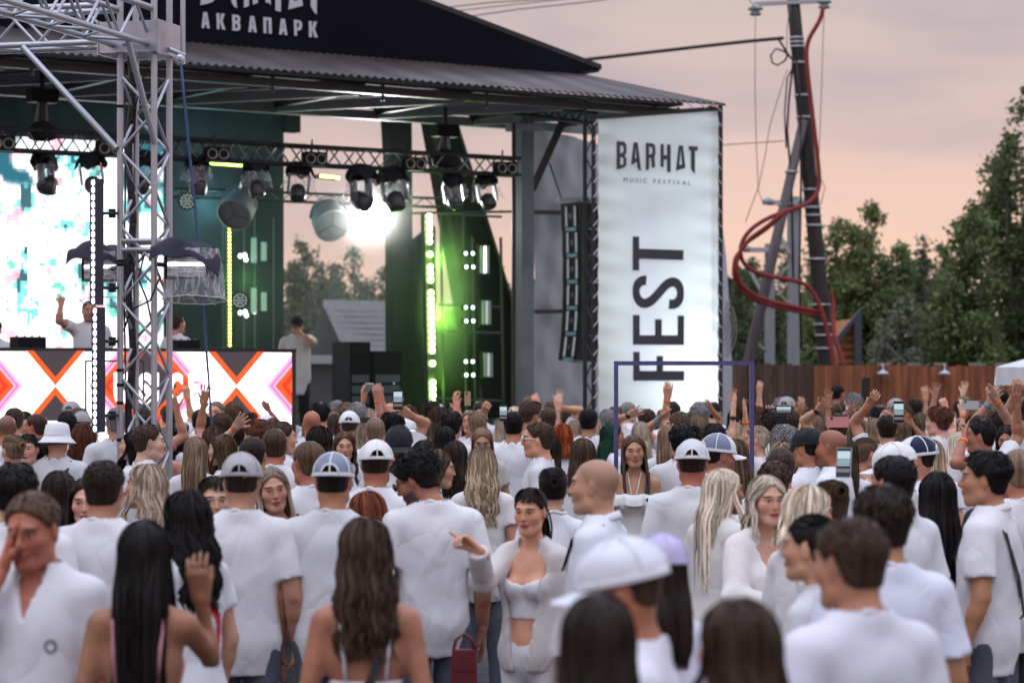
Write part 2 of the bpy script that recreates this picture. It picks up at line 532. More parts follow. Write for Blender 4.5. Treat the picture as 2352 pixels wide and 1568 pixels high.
def neck_prims(g, fr):
    r, c, s = fr
    top = c + r @ (np.array((0, -.022, -.055)) * s)
    nr = .056 if g == 'm' else .045
    return [rc(top, (0, -.028, 1.44), nr, nr * 1.08, .03)]
def torso_prims(g):
    if g == 'm':
        P = [el((0, 0, 1.26), (.168, .115, .19), k=.05), el((0, -.03, 1.35), (.15, .085, .10), k=.04), el((0, .005, 1.05), (.148, .108, .19), k=.06),
             el((0, 0, .92), (.162, .118, .12), k=.05), rc((-.14, -.018, 1.40), (.14, -.018, 1.40), .060, .060, .04)]
        tr, w = .046, .13
    else:
        P = [el((0, -.008, 1.27), (.138, .095, .17), k=.05), el((-.062, .072, 1.25), (.055, .05, .058), k=.03), el((.062, .072, 1.25), (.055, .05, .058), k=.03),
             el((0, 0, 1.07), (.114, .088, .17), k=.06), el((0, -.012, .91), (.165, .122, .14), k=.06), rc((-.115, -.02, 1.398), (.115, -.02, 1.398), .047, .047, .04)]
        tr, w = .036, .11
    for sx in (-1, 1): P.append(rc((0, -.03, 1.485), (sx * w, -.022, 1.415), tr, tr, .03))
    return P
def leg_prims(g):
    P = []
    for sx in (-1, 1):
        w = 1. if g == 'm' else .92
        P += [rc((sx * .088, 0, .90), (sx * .098, .012, .50), .088 * w, .058 * w, .04), rc((sx * .098, .012, .50), (sx * .10, -.02, .09), .058 * w, .038 * w, .03),
              rc((sx * .10, -.03, .045), (sx * .115, .15, .035), .042, .035, .03)]
    return P
def solve_arm(g, side, target=None, pole=None):
    G = GEO[g]; s = np.array(G['sh']) * (side, 1, 1)
    if target is None:
        e = s + np.array((side * .055, -.03, -.28)); w = e + np.array((side * .01, .08, -.235))
        return s, e, w
    t = np.asarray(target, float)
    if t[2] > 1.5: s = s + np.array((-side * .012, 0, .03))
    d = t - s; D = np.linalg.norm(d); l1, l2 = G['l1'], G['l2']
    D2 = min(max(D, .14), (l1 + l2) * .992); d = d / D
    a = (l1 * l1 - l2 * l2 + D2 * D2) / (2 * D2); h = math.sqrt(max(l1 * l1 - a * a, 1e-6))
    p = np.array(pole if pole is not None else ((side * .75, .1, -.5) if t[2] < 1.6 else (side * .45, .6, 0.)))
    p = p - d * (p @ d); p /= np.linalg.norm(p)
    return s, s + d * a + p * h, s + d * D2
_hand = {}
def hand_mesh(kind, side, res):
    key = (kind, side, res)
    if key in _hand: return _hand[key]
    xs = (-.031, -.0105, .0105, .031); ln = (.060, .076, .084, .074)   # little .. index
    curl = dict(open=(.12,) * 4, relaxed=(.55, .5, .45, .4), fist=(2.1, 2.1, 2.1, 2.0), hold=(1.15, 1.1, 1.05, 1.0), point=(2.1, 2.1, 1.95, .05), cross=(1.7, 1.7, .1, .12), flat=(.15,) * 4)[kind]
    spread = dict(open=.17, flat=.03, cross=-.12).get(kind, .05)
    P = []
    for i in range(4):
        P.append(rc((xs[i] * .62, 0, -.01), (xs[i], 0, .092), .0145, .0115, .012))
        th = spread * (i - 1.5) ; q = np.array((xs[i], 0, .092)); a = curl[i] * .38
        for j in range(3):
            seg = ln[i] * (.44, .31, .25)[j]
            dirn = np.array((math.sin(th) * math.cos(a), math.sin(a), math.cos(th) * math.cos(a)))
            q2 = q + dirn * seg
            P.append(rc(q, q2, .0092 - .0009 * j, .0083 - .0009 * j, .004)); q = q2; a += curl[i] * .40
    ta = dict(open=.95, flat=.5).get(kind, .45); tc = .2 if kind in ('open', 'flat') else .9
    q = np.array((.020, .008, .022)); q2 = q + np.array((math.sin(ta) * .045, .012, math.cos(ta) * .045)); q3 = q2 + np.array((math.sin(ta - .25) * .030 * math.cos(tc), .030 * math.sin(tc), .032))
    P += [rc(q, q2, .0150, .0108, .012), rc(q2, q3, .0105, .0082, .005), rc((0, 0, -.05), (0, 0, .0), .022, .024, .012)]
    P = [(p[0], p[1] * (side, 1, 1), p[2] * (side, 1, 1), *p[3:]) for p in P]
    gx, gy, gz = axis((-.12, .12, res)), axis((-.05, .09, res)), axis((-.07, .20, res))
    V, Q = surfnet(field(P, gx, gy, gz), gx, gy, gz)
    _hand[key] = (V, Q)
    return V, Q
def hand_place(V, e, w, palm, hdir=None):
    z = (w - e) / np.linalg.norm(w - e) if hdir is None else np.asarray(hdir, float) / np.linalg.norm(hdir)
    palm = np.asarray(palm, float); y = palm - z * (palm @ z)
    if np.linalg.norm(y) < .05: y = np.array((0, 0, 1.)) - z * z[2]
    y /= np.linalg.norm(y); x = np.cross(y, z)
    return w + (V[:, :1] * x + V[:, 1:2] * y + (V[:, 2:] + .0) * z)

def cluster(V, Q, zmax, cell):
    "coarsen the part of a surface below zmax by merging vertices that share a cell"
    key = np.floor(V / cell).astype(np.int64); key = key[:, 0] * 1000003 + key[:, 1] * 1009 + key[:, 2]
    keep = V[:, 2] >= zmax; key[keep] = 10 ** 12 + np.arange(keep.sum())
    _, inv = np.unique(key, return_inverse=True); m = inv.max() + 1; W = np.zeros((m, 3)); c = np.bincount(inv, minlength=m)
    for k in range(3): W[:, k] = np.bincount(inv, V[:, k], m) / c
    Q = inv[Q]; dup = np.stack([Q[:, i] == Q[:, (i + 1) % 4] for i in range(4)], 1); dg = (Q[:, 0] == Q[:, 2]) | (Q[:, 1] == Q[:, 3])
    nd = dup.sum(1); full = Q[(nd == 0) & ~dg]; T = []
    for i in range(4):
        q = Q[(nd == 1) & dup[:, i] & ~dg]; T.append(q[:, [i, (i + 2) % 4, (i + 3) % 4]])
    return W, full, np.concatenate(T)
_body = {}
def body_mesh(g, tier, hd, arms):
    "arms: {side: (target tuple or None, hand kind, palm, pole)}"
    key = (g, tier, hd, repr(arms))
    if key in _body: return _body[key]
    fr = head_frame(g, *hd)
    P = head_prims(g, fr) + neck_prims(g, fr) + torso_prims(g) + leg_prims(g)
    G = GEO[g]; pose = {}; hands = []
    for side in (-1, 1):
        tgt, hk, palm, pole, hdir = arms.get(side, (None, 'relaxed', None, None, None))
        s, e, w = solve_arm(g, side, tgt, pole); pose[side] = (s, e, w)
        a0, a1, a2 = G['ar']
        P += [rc(s, e, a0, a1, .035), rc(e, e + (w - e) * .35, a1, a1 * .98, .015), rc(e + (w - e) * .3, w, a1 * .98, a2, .015)]
        V, Q = hand_mesh(hk, side, .0062 if tier == 0 else .0078)
        pl = palm if palm is not None else ((-side, .1, 0) if tgt is None else (0, 1, .1))
        hands.append((hand_place(V, e, w, pl, hdir), Q))
    h = (.0064, .0105)[tier]; c = (.018, .024)[tier]
    mx = max(abs(v[0]) for q in pose.values() for v in q) + .07
    y0 = min(min(v[1] for q in pose.values() for v in q) - .07, -.2); y1 = max(max(v[1] for q in pose.values() for v in q) + .07, .22)
    z1 = max(max(v[2] for q in pose.values() for v in q) + .07, 1.80)
    cx, cy = fr[1][0], fr[1][1]
    gx = axis((-mx, cx - .098, c), (cx - .098, cx + .098, h), (cx + .098, mx, c))
    gy = axis((y0, cy - .115, c), (cy - .115, cy + .13, h), (cy + .13, y1, c))
    gz = axis((-.01, .80, .034), (.80, 1.47, c), (1.47, fr[1][2] + .13, h)) if z1 < fr[1][2] + .15 else axis((-.01, .80, .034), (.80, 1.47, c), (1.47, fr[1][2] + .13, h), (fr[1][2] + .13, z1, c))
    V, Q = surfnet(field(P, gx, gy, gz), gx, gy, gz)
    V, Q, T3 = cluster(V, Q, 1.40, .021)
    polys = [Q]; n = len(V)
    for hv, hq in hands: V = np.concatenate([V, hv]); polys.append(hq + n); n = len(V)
    hp = (V - fr[1]) @ fr[0] / fr[2]
    me = fastmesh('person', V, [np.concatenate(polys), T3], SKIN, True, {'hp': ('FLOAT_VECTOR', hp)})
    _body[key] = (me, fr, pose)
    return _body[key]

def folds(V, Q, amp, seed):
    r = np.random.default_rng(seed); N = vnormals(V, Q); d = np.zeros(len(V))
    for i in range(9):
        a = r.uniform(0, 2 * math.pi); kz = r.normal(0, .55); fq = r.uniform(9, 36)
        k = np.array((math.cos(a), math.sin(a), kz)) * fq
        ph = V @ k + r.uniform(0, 6.3) + 1.3 * np.sin(V @ (r.normal(0, 1, 3) * 7))
        d += (1 - np.abs(np.sin(ph / 2)) ** .7 * 1.6) * amp / 3.2 * r.uniform(.4, 1)
    low = np.clip((1.42 - V[:, 2]) / .25, .25, 1)
    return V + N * np.maximum(d * low, -.35 * amp)[:, None]
_cl = {}
def cloth_mesh(kind, g, tier, pose, hd, seed=0):
    key = (kind, g, tier, tuple(np.round(np.concatenate([np.concatenate(pose[s]) for s in (-1, 1)]), 3)), seed % 3)
    if key in _cl: return _cl[key]
    res = (.0128, .021)[tier]; T = torso_prims(g); A = GEO[g]['ar']; off = .014; amp = .0125 if tier == 0 else .009
    P = []; SL = []
    if kind in ('tee', 'polo', 'shirt', 'long', 'blazer', 'cardigan'):
        off = dict(tee=.014, polo=.014, shirt=.018, long=.012, blazer=.030, cardigan=.024)[kind]
        if g == 'f' and kind == 'tee': off = .016
        P += T + [el((0, .0, .98), (.152, .112, .55) if g == 'm' else (.128, .100, .5), k=.06)]
        lng = kind in ('long', 'blazer', 'cardigan')
        for s in (-1, 1):
            sh, e, w = pose[s]
            cut = None if lng else (.74 if g == 'm' else .52)
            if pose[s][1][2] > 1.38: cut = None if lng else .60
            SL.append(rc(sh, e, A[0] - .001, A[1] + (.016 if not lng else .004), .04, cut=cut))
            if lng: SL.append(rc(e, w, A[1] + .004, A[2] + .008, .02, cut=.97))
        hem = dict(tee=.77, polo=.77, shirt=.75, long=.8, blazer=.70, cardigan=.82)[kind]
    elif kind in ('cami', 'bandeau', 'crop', 'halter'):
        P += [p for p in T if not (p[0] == 'c')]; off = .007; amp = .003
        hem = dict(cami=.82, bandeau=.80, crop=1.09, halter=.8)[kind]
    elif kind == 'longtee':
        P += T + [el((0, .0, .95), (.165, .12, .6), k=.06)]; hem = .66
        for s in (-1, 1): SL.append(rc(pose[s][0], pose[s][1], A[0], A[1] + .02, .04, cut=.85))
    z1 = max(1.52, max(p[2] for s in (-1, 1) for p in pose[s]) + .08) if kind in ('long', 'blazer', 'cardigan') else max(1.52, max(pose[s][1][2] for s in (-1, 1)) + .08)
    mx = max(abs(p[0]) for s in (-1, 1) for p in pose[s]) + .1
    yy = [p[1] for s in (-1, 1) for p in pose[s]]
    gx, gy, gz = axis((-mx, mx, res)), axis((min(min(yy) - .09, -.22), max(max(yy) + .09, .22), res)), axis((hem - .05, z1, res))
    f = field(P, gx, gy, gz, off)
    XX, YY, ZZ = gx[:, None, None], gy[None, :, None], gz[None, None, :]
    f = np.maximum(f, hem - ZZ + 0 * XX)
    nr = .062 if g == 'm' else (.056 if kind not in ('blazer', 'cardigan') else .066)
    if kind in ('tee', 'polo', 'shirt', 'long', 'longtee', 'blazer', 'cardigan'):
        # neck hole: column around the neck, lower in front
        nd = nr - np.sqrt((XX / 1.12) ** 2 + (YY + .02) ** 2)
        low = 1.452 - .25 * np.clip(YY + .02, -.02, .12)
        f = np.maximum(f, np.minimum(nd, ZZ - low + 0 * XX))
        if kind in ('blazer', 'cardigan'):
            wd = np.clip((ZZ - (1.06 if kind == 'blazer' else .80)) * (.26 if kind == 'blazer' else .16), 0, .12) + (0 if kind == 'blazer' else .03)
            f = np.maximum(f, np.minimum(wd - np.abs(XX), YY - .03 + 0 * ZZ))
        if kind in ('polo', 'shirt'):
            wd = np.clip((ZZ - 1.33) * .35, 0, .05)
            f = np.maximum(f, np.minimum(wd - np.abs(XX), YY - .03 + 0 * ZZ))
    elif kind == 'cami':
        f = np.maximum(f, ZZ - np.where(YY > 0, 1.285 + .25 * np.abs(np.abs(XX) - .0) * (np.abs(XX) < .11), 1.20) )
    elif kind == 'halter': f = np.maximum(f, ZZ - np.where(YY > -.02, 1.325, 1.22) + 0 * XX)
    elif kind == 'bandeau': f = np.maximum(f, ZZ - 1.275 + 0 * XX + 0 * YY)
    elif kind == 'crop': f = np.maximum(f, ZZ - np.where(YY > 0, 1.265 + .35 * np.abs(XX), 1.27))
    if SL:
        f2 = field(SL, gx, gy, gz, off); kk = .03
        hh = np.clip(.5 + .5 * (f - f2) / kk, 0, 1); f = f * (1 - hh) + f2 * hh - kk * hh * (1 - hh)
        f = np.maximum(f, hem - ZZ + 0 * XX)
    V, Q = surfnet(f, gx, gy, gz)
    V = folds(V, Q, amp * (1.25 if kind in ('shirt', 'tee', 'longtee') else 1.), seed % 3 + 11)
    _cl[key] = fastmesh('shirt', V, [Q], CLOTH, True)
    return _cl[key]
_pants = {}
def pants_mesh(g, short=False):
    if (g, short) not in _pants:
        P = [p for p in leg_prims(g)] + [p for p in torso_prims(g) if p[0] == 'e' and p[1][2] < .95]
        P = [p for i, p in enumerate(P) if not (p[0] == 'c' and p[1][2] < .06)]
        gx, gy, gz = axis((-.26, .26, .02)), axis((-.2, .2, .02)), axis((-.02, 1.06, .024))
        Z = gz[None, None, :]; f = field(P, gx, gy, gz) - .014 * np.clip((.76 - Z) / .1, .3, 1)
        f = np.maximum(np.maximum(f, Z - 1.02), (.5 if short else .055) - Z)
        V, Q = surfnet(f, gx, gy, gz)
        _pants[(g, short)] = fastmesh('trousers', folds(V, Q, .004, 5), [Q], CLOTH, True)
    return _pants[(g, short)]

# ------------------------------------------------------------------ hair, built in the head's own frame (front +Y)
def ribbons(paths, width, tilt, r):
    n, K, _ = paths.shape
    t = np.gradient(paths, axis=1); t /= np.linalg.norm(t, axis=2)[..., None] + 1e-9
    outw = paths - np.array((0, -.012, 0)); outw[..., 2] *= .15
    outw += tilt[:, None, :]
    w = np.cross(t, outw); w /= np.linalg.norm(w, axis=2)[..., None] + 1e-9
    prof = np.concatenate([[.7], np.ones(K - 3), [.75, .15]])
    o = w * (width[:, None] * prof[None])[..., None] / 2
    V = np.stack([paths - o, paths + o], 2).reshape(-1, 3)
    base = (np.arange(n) * K * 2)[:, None] + (np.arange(K - 1) * 2)[None]
    Q = np.stack([base, base + 1, base + 3, base + 2], -1).reshape(-1, 4)
    rnd = np.repeat(r.uniform(0, 1, n), K * 2); tt = np.tile(np.repeat(np.linspace(0, 1, K), 2), n)
    return V, Q, rnd, tt
HLY, HLZ = np.array([-.14, -.06, -.035, -.012, .022, .05, .075, .12]), np.array([-.070, -.066, -.05, .030, .012, .050, .070, .078])
def scalp(top, low, r, rough=.003, line=0., res=.0075, arch=4.):
    P = [el((0, -.012, .034), (.077, .098, .083), k=.015), el((0, -.02, -.03), (.066, .07, .05), k=.03), rc((0, -.022, -.05), (0, -.03, -.12), .054, .056, .03)]
    gx, gy, gz = axis((-.125, .125, res)), axis((-.155, .145, res)), axis((-.12, .165, res))
    f = field(P, gx, gy, gz)
    Z = gz[None, None, :]; Y = gy[None, :, None]
    u = np.clip((Z + .05) / .11, 0, 1); u = u * u * (3 - 2 * u)
    f = f - (low + (top - low) * u)
    hz = np.interp(gy, HLY, HLZ) + line
    f = np.maximum(f, hz[None, :, None] + .012 * np.clip(gy / .07, 0, 1)[None, :, None] * (arch > 0) - arch * np.clip(gy / .07, 0, 1)[None, :, None] * gx[:, None, None] ** 2 - Z)
    V, Q = surfnet(f, gx, gy, gz)
    N = vnormals(V, Q)
    for i in range(4):
        k = r.normal(0, 1, 3) * (60 + 40 * i)
        V = V + N * (np.sin(V @ k + r.uniform(0, 6)) * rough / 2.2)[:, None] * np.clip((V[:, 2:3] + .04) / .08, .15, 1)
    az = np.arctan2(V[:, 0], -V[:, 1])
    rnd = .5 + .22 * np.sin(az * 31 + 3 * np.sin(az * 7)) + r.normal(0, .10, len(V))
    return V, Q, np.clip(rnd, 0, 1), np.zeros(len(V))
def join_hair(name, parts):
    Vs, Qs, rs, ts, n = [], [], [], [], 0
    for V, Q, a, t in parts:
        Vs.append(V); Qs.append(Q + n); rs.append(a); ts.append(t); n += len(V)
    return fastmesh(name, np.concatenate(Vs), [np.concatenate(Qs)], HAIR, True, {'rnd': ('FLOAT', np.concatenate(rs)), 't': ('FLOAT', np.concatenate(ts))})
def hang_paths(r, n, length, wave, vol, lam, spread, psi=(66, 180), front=False, fwd=.0):
    side = np.where(r.uniform(size=n) < .5, -1., 1.)
    ps = np.radians(psi[0] + (psi[1] - psi[0]) * r.uniform(size=n) ** .8)
    j = r.uniform(.92, 1.06, n)
    rx, ry, rz = .089 * vol, .111 * vol, .106 * vol
    a0 = np.radians(r.uniform(8, 55, n)) if front else np.maximum(ps, R(100))
    th0 = np.radians(r.uniform(14, 52, n)) if front else np.radians(r.uniform(4, 20, n))
    m, k = 6, 9
    u = np.linspace(0, 1, m)[None]
    th = th0[:, None] + (R(98) - th0[:, None]) * u
    az = a0[:, None] + (ps - a0)[:, None] * u ** (1.2 if not front else .8)
    sk = np.stack([side[:, None] * rx * np.sin(az) * np.sin(th), ry * np.cos(az) * np.sin(th) - .012, rz * np.cos(th) + .015], -1) * j[:, None, None]
    L = (length - .12) * r.uniform(.82, 1.04, n)
    s = np.linspace(0, 1, k + 1)[1:][None]
    p1 = sk[:, -1]
    dist = s * L[:, None]
    w = np.clip(dist / .16, 0, 1); w = w * w * (3 - 2 * w)
    back = np.clip((-np.cos(ps) + .25) / 1.1, 0, 1)
    yt = -.055 - .085 * back
    yt = np.where(np.cos(ps) > .12, fwd if fwd else -.03, yt) + r.normal(0, .008, n)
    x = p1[:, :1] * (1 + spread * w) + side[:, None] * 0
    y = p1[:, 1:2] + (yt[:, None] - p1[:, 1:2]) * w
    z = p1[:, 2:] - dist
    hg = np.stack([x, y, z], -1)
    path = np.concatenate([sk, hg], 1)
    if wave:
        grow = np.concatenate([np.linspace(0, .35, m), np.linspace(.45, 1, k)])[None]
        ph = r.uniform(0, 2.2, n)[:, None] + (side[:, None] > 0) * 1.0
        path[..., 0] += wave * grow * np.sin(path[..., 2] * 2 * math.pi / lam + ph) * r.uniform(.5, 1.3, n)[:, None]
        path[..., 1] += wave * .6 * grow * np.cos(path[..., 2] * 2 * math.pi / lam + ph * 1.7)
    return path
_hairc = {}
def hair_mesh(style, var=0, under=False):
    key = (style, var, under)
    if key in _hairc: return _hairc[key]
    r = np.random.default_rng(hash_(style) + var * 17); parts = []
    tilt = lambda n, a=.05: r.normal(0, a, (n, 3))
    if style in ('long', 'verylong', 'wavy', 'bob', 'curly', 'straightfront'):
        L = dict(long=.44, verylong=.62, wavy=.50, bob=.30, curly=.40, straightfront=.46)[style] * r.uniform(.93, 1.07)
        wave, lam = dict(wavy=(.017, .13), curly=(.013, .045), bob=(.008, .12)).get(style, (.004, .2))
        vol = dict(curly=1.22, wavy=1.04, bob=1.04).get(style, 1.0) * (.9 if under else 1)
        spread = dict(curly=.25, wavy=.12, verylong=.05, bob=.02).get(style, .08)
        parts.append(scalp(.012 * vol, .009, r, .002, line=.004, arch=9.) if not under else scalp(.001, .005, r, .001))
        n = 430 if style != 'curly' else 460
        pa = hang_paths(r, n, L, wave, vol, lam, spread)
        parts.append(ribbons(pa, r.uniform(.006, .015, n) * (1 if style != 'curly' else .8), tilt(n), r))
        n2 = 180
        pf = hang_paths(r, n2, L * .95, wave, vol * 1.01, lam, spread, psi=(66, 92), front=True, fwd=.07 if var % 2 else .0)
        parts.append(ribbons(pf, r.uniform(.005, .012, n2), tilt(n2), r))
        n3 = 50       # flyaways
        pz = hang_paths(r, n3, L * .8, wave + .006, vol * 1.05, .11, spread)
        parts.append(ribbons(pz, np.full(n3, .0020), tilt(n3), r))
    elif under: parts.append(scalp(.0005, .003, r, .001, line=.026))
    elif style in ('short', 'crew', 'tousled', 'buzz', 'quiff'):
        top, low = dict(short=(.024, .006), crew=(.015, .004), tousled=(.034, .010), buzz=(.007, .0025), quiff=(.03, .004))[style]
        parts.append(scalp(top * .8, low, r, dict(buzz=.001, crew=.002).get(style, .004), line=.004 if style in ('quiff', 'crew') else 0))
        n = dict(short=520, crew=520, tousled=620, buzz=0, quiff=520)[style]
        if n:
            th = np.arccos(r.uniform(-.15, .99, n)); az = r.uniform(0, 2 * math.pi, n)
            ln = r.uniform(.6, 1.1, n) * dict(short=.034, crew=.018, tousled=.05, quiff=.038)[style]
            K = 5; u = np.linspace(0, 1, K)[None]
            lift = dict(short=.008, crew=.006, tousled=.016, quiff=.012)[style] * r.uniform(.2, 1.2, n)
            da = r.normal(0, .5 if style == 'tousled' else .2, n)
            thp = th[:, None] + (ln / .1)[:, None] * u; azp = az[:, None] + da[:, None] * u
            zc = np.cos(th); uu = np.clip((zc * .1 + .08) / .11, 0, 1)
            offs = (low + (top - low) * uu * uu)[:, None] - .004 + lift[:, None] * u ** 1.4 * uu[:, None]
            pa = np.stack([(.077 + offs) * np.sin(thp) * np.sin(azp), (.098 + offs) * np.sin(thp) * np.cos(azp) - .012, (.083 + offs) * np.cos(thp) + .034], -1)
            ok = pa[:, 0, 2] > np.interp(pa[:, 0, 1], HLY, HLZ) + .012
            ok &= pa[:, -1, 2] > np.interp(pa[:, -1, 1], HLY, HLZ) + .004
            pa = pa[ok]
            parts.append(ribbons(pa, r.uniform(.004, .009, len(pa)), tilt(len(pa), .06), r))
    elif style in ('pony', 'bun', 'updo', 'highpony'):
        parts.append(scalp(.010, .005, r, .001, line=.010, arch=7.))
        n = 200   # combed back over the skull
        side = r.uniform(-1, 1, n); a0 = side * R(80); K = 8; u = np.linspace(0, 1, K)[None]
        tie = np.array((0, -.118, .045 if style != 'highpony' else .085)) if style != 'bun' else np.array((0, -.105, .075))
        th = R(75) + (R(18) - R(75)) * np.abs(r.uniform(0, 1, n))
        s0 = np.stack([.088 * np.sin(a0) * np.sin(th + .25), .108 * np.cos(a0) * np.sin(th) - .012, .094 * np.cos(th) + .034], -1)
        mid = np.stack([s0[:, 0] * 1.02, np.full(n, -.05), s0[:, 2] * .6 + .04], -1)
        nm = mid - np.array((0, -.012, .034)); nm = nm / np.sqrt((nm[:, 0] / .090) ** 2 + (nm[:, 1] / .111) ** 2 + (nm[:, 2] / .096) ** 2)[:, None]; mid = nm + np.array((0, -.012, .034))
        U = u[..., None]
        pa = s0[:, None] * (1 - U) ** 2 + 2 * mid[:, None] * 1.06 * U * (1 - U) + tie * U ** 2
        q = pa - np.array((0, -.012, .034)); k0 = np.sqrt((q[..., 0] / .089) ** 2 + (q[..., 1] / .110) ** 2 + (q[..., 2] / .095) ** 2)
        pa = np.array((0, -.012, .034)) + q / np.minimum(k0, 1)[..., None]
        parts.append(ribbons(pa, r.uniform(.006, .013, n), tilt(n, .02), r))
        if 'pony' in style:
            n = 130; K = 14; u = np.linspace(0, 1, K)[None]
            L = .42 * r.uniform(.8, 1.05, n)[:, None]
            rr = r.normal(0, .016, (n, 2)); g_ = np.minimum(u * 4, 1)
            x = rr[:, :1] * g_ * (1 + .4 * np.sin(u * 3)) + .008 * np.sin(u * 9 + 1)
            y = tie[1] - .045 * np.sin(np.minimum(u * 2.2, 1.57)) + rr[:, 1:] * g_ - .01 * u
            z = tie[2] + .02 * np.sin(np.minimum(u * 9, 3.14)) - L * np.maximum(u - .05, 0)
            parts.append(ribbons(np.stack([x, y, z], -1), r.uniform(.006, .012, n), tilt(n, .04), r))
        else:
            n = 150; K = 12; u = np.linspace(0, 1, K)[None]
            ph = r.uniform(0, 6.28, n)[:, None]; pol = r.uniform(-1.2, 1.2, n)[:, None]; rad = (.040 if style == 'bun' else .034) * r.uniform(.85, 1.1, n)[:, None]
            a = ph + u * 2.4
            x = rad * np.cos(a) * np.cos(pol * .9); z = rad * np.sin(a) * np.cos(pol * .9); y = rad * .75 * np.sin(pol) + 0 * u
            parts.append(ribbons(np.stack([x, y + tie[1] - .018, z + tie[2] + .005], -1), r.uniform(.006, .012, n), tilt(n, .02), r))
    me = join_hair('hair', parts)
    _hairc[key] = me
    return me
def hash_(s): return sum((i + 1) * ord(c) for i, c in enumerate(s)) % 9973

# ------------------------------------------------------------------ headwear
_cap = {}
def cap_meshes(kind):
    if kind in _cap: return _cap[kind]
    res = {}
    if kind == 'bucket':
        mb = MB(); a = [(.001, .118), (.03, .117), (.062, .110), (.078, .096), (.086, .06), (.090, .022)]
        mb.lathe([(r_ * 1.0, z) for r_, z in a], 40)
        for V in mb.V: V[:, 1] *= 1.2; V[:, 1] -= .010
        res['crown'] = mb.mesh('hat_crown', [CLOTH], True)
        mb = MB(); mb.lathe([(.090, .026), (.092, .018), (.112, -.008), (.132, -.028), (.133, -.031), (.111, -.012), (.088, .016)], 40)
        for V in mb.V: V[:, 1] *= 1.14; V[:, 1] -= .010
        res['brim'] = mb.mesh('brim', [CLOTH], True)
    else:
        rx, ry, rz, cz = .086, .108, .088, .030
        dome = lambda az, th, e=1.: np.stack([rx * e * np.sin(az) * np.sin(th), ry * e * np.cos(az) * np.sin(th) - .012, rz * e * np.cos(th) + cz], -1)
        na, nt = 48, 14
        AZ, TH = np.meshgrid(np.linspace(0, 2 * math.pi, na, endpoint=False), np.linspace(.02, R(99), nt), indexing='ij')
        V = dome(AZ, TH).reshape(-1, 3)
        V = V * (1 + .016 * np.sin(V @ np.array((38., 22., 45.)) + 2 * np.sin(V @ np.array((-25., 40., 10.)))) + .010 * np.sin(V @ np.array((-70., 55., 30.))))[:, None]
        i, j = np.meshgrid(np.arange(na), np.arange(nt - 1), indexing='ij'); i2 = (i + 1) % na
        Q = np.stack([i * nt + j, i * nt + j + 1, i2 * nt + j + 1, i2 * nt + j], -1).reshape(-1, 4)
        cen = V[Q].mean(1)
        hole = (cen[:, 1] < 0) & ((cen[:, 0] / .036) ** 2 + ((cen[:, 2] - .028) / .036) ** 2 < 1) if kind != 'plain' else np.zeros(len(Q), bool)
        front = np.abs(np.arctan2(cen[:, 0], cen[:, 1] + .012)) < R(62)
        if kind == 'trucker':
            res['front_panel'] = fastmesh('front_panel', V, [Q[~hole & front]], CLOTH, True)
            res['mesh_panel'] = fastmesh('mesh_panel', V, [Q[~hole & ~front]], CLOTH, True)
        else: res['crown'] = fastmesh('cap_crown', V, [Q[~hole]], CLOTH, True)
        mb = MB()
        for k in range(3):
            az = R(60 * k + 0); th = np.linspace(-R(97), R(97), 30)
            p = dome(np.full(30, az), th, 1.012); mb.tube(p, .0035, 5)
        th = np.linspace(0, 2 * math.pi, 49)
        lowp = dome(th, np.full(49, R(97)), 1.01)
        for a in range(2): mb.tube(lowp + np.array((0, 0, .007 * a)), .005, 5)
        if kind != 'plain':
            t = np.linspace(0, math.pi, 16); x = .036 * np.cos(t); z = .028 + .036 * np.sin(t)
            yy = -ry * np.sqrt(np.maximum(1 - (x / rx) ** 2 - ((z - cz) / rz) ** 2, .02)) - .014
            mb.tube(np.stack([x, yy, z], -1), .0048, 5)
        mb.lathe([(.0001, .124), (.008, .122), (.010, .117)], 10, c=(0, -.012, 0))
        res['seam'] = mb.mesh('seam', [CLOTH], True)
        # peak
        na, nr_ = 17, 6; a = np.linspace(-R(62), R(62), na); q = np.linspace(0, 1, nr_)
        A, Qr = np.meshgrid(a, q, indexing='ij')
        ext = .074 * np.sqrt(np.maximum(1 - (A / R(66)) ** 2, 0))
        bx = rx * np.sin(A) * .99; by = ry * np.cos(A) - .012
        x = bx * (1 + .02 * Qr); y = by + ext * Qr; z = cz - .018 - .012 * Qr - 2.6 * x ** 2 * (.3 + Qr)
        top = np.stack([x, y, z + .003], -1).reshape(-1, 3); bot = np.stack([x, y, z - .002], -1).reshape(-1, 3)
        i, j = np.meshgrid(np.arange(na - 1), np.arange(nr_ - 1), indexing='ij')
        Q = np.stack([i * nr_ + j, i * nr_ + j + 1, (i + 1) * nr_ + j + 1, (i + 1) * nr_ + j], -1).reshape(-1, 4)
        e = np.arange(na) * nr_ + nr_ - 1; n0 = na * nr_
        S = np.stack([e[:-1], e[:-1] + n0, e[1:] + n0, e[1:]], 1)
        res['peak'] = fastmesh('peak', np.concatenate([top, bot]), [np.concatenate([Q[:, ::-1], Q + n0, S])], CLOTH, True)
    _cap[kind] = res
    return res

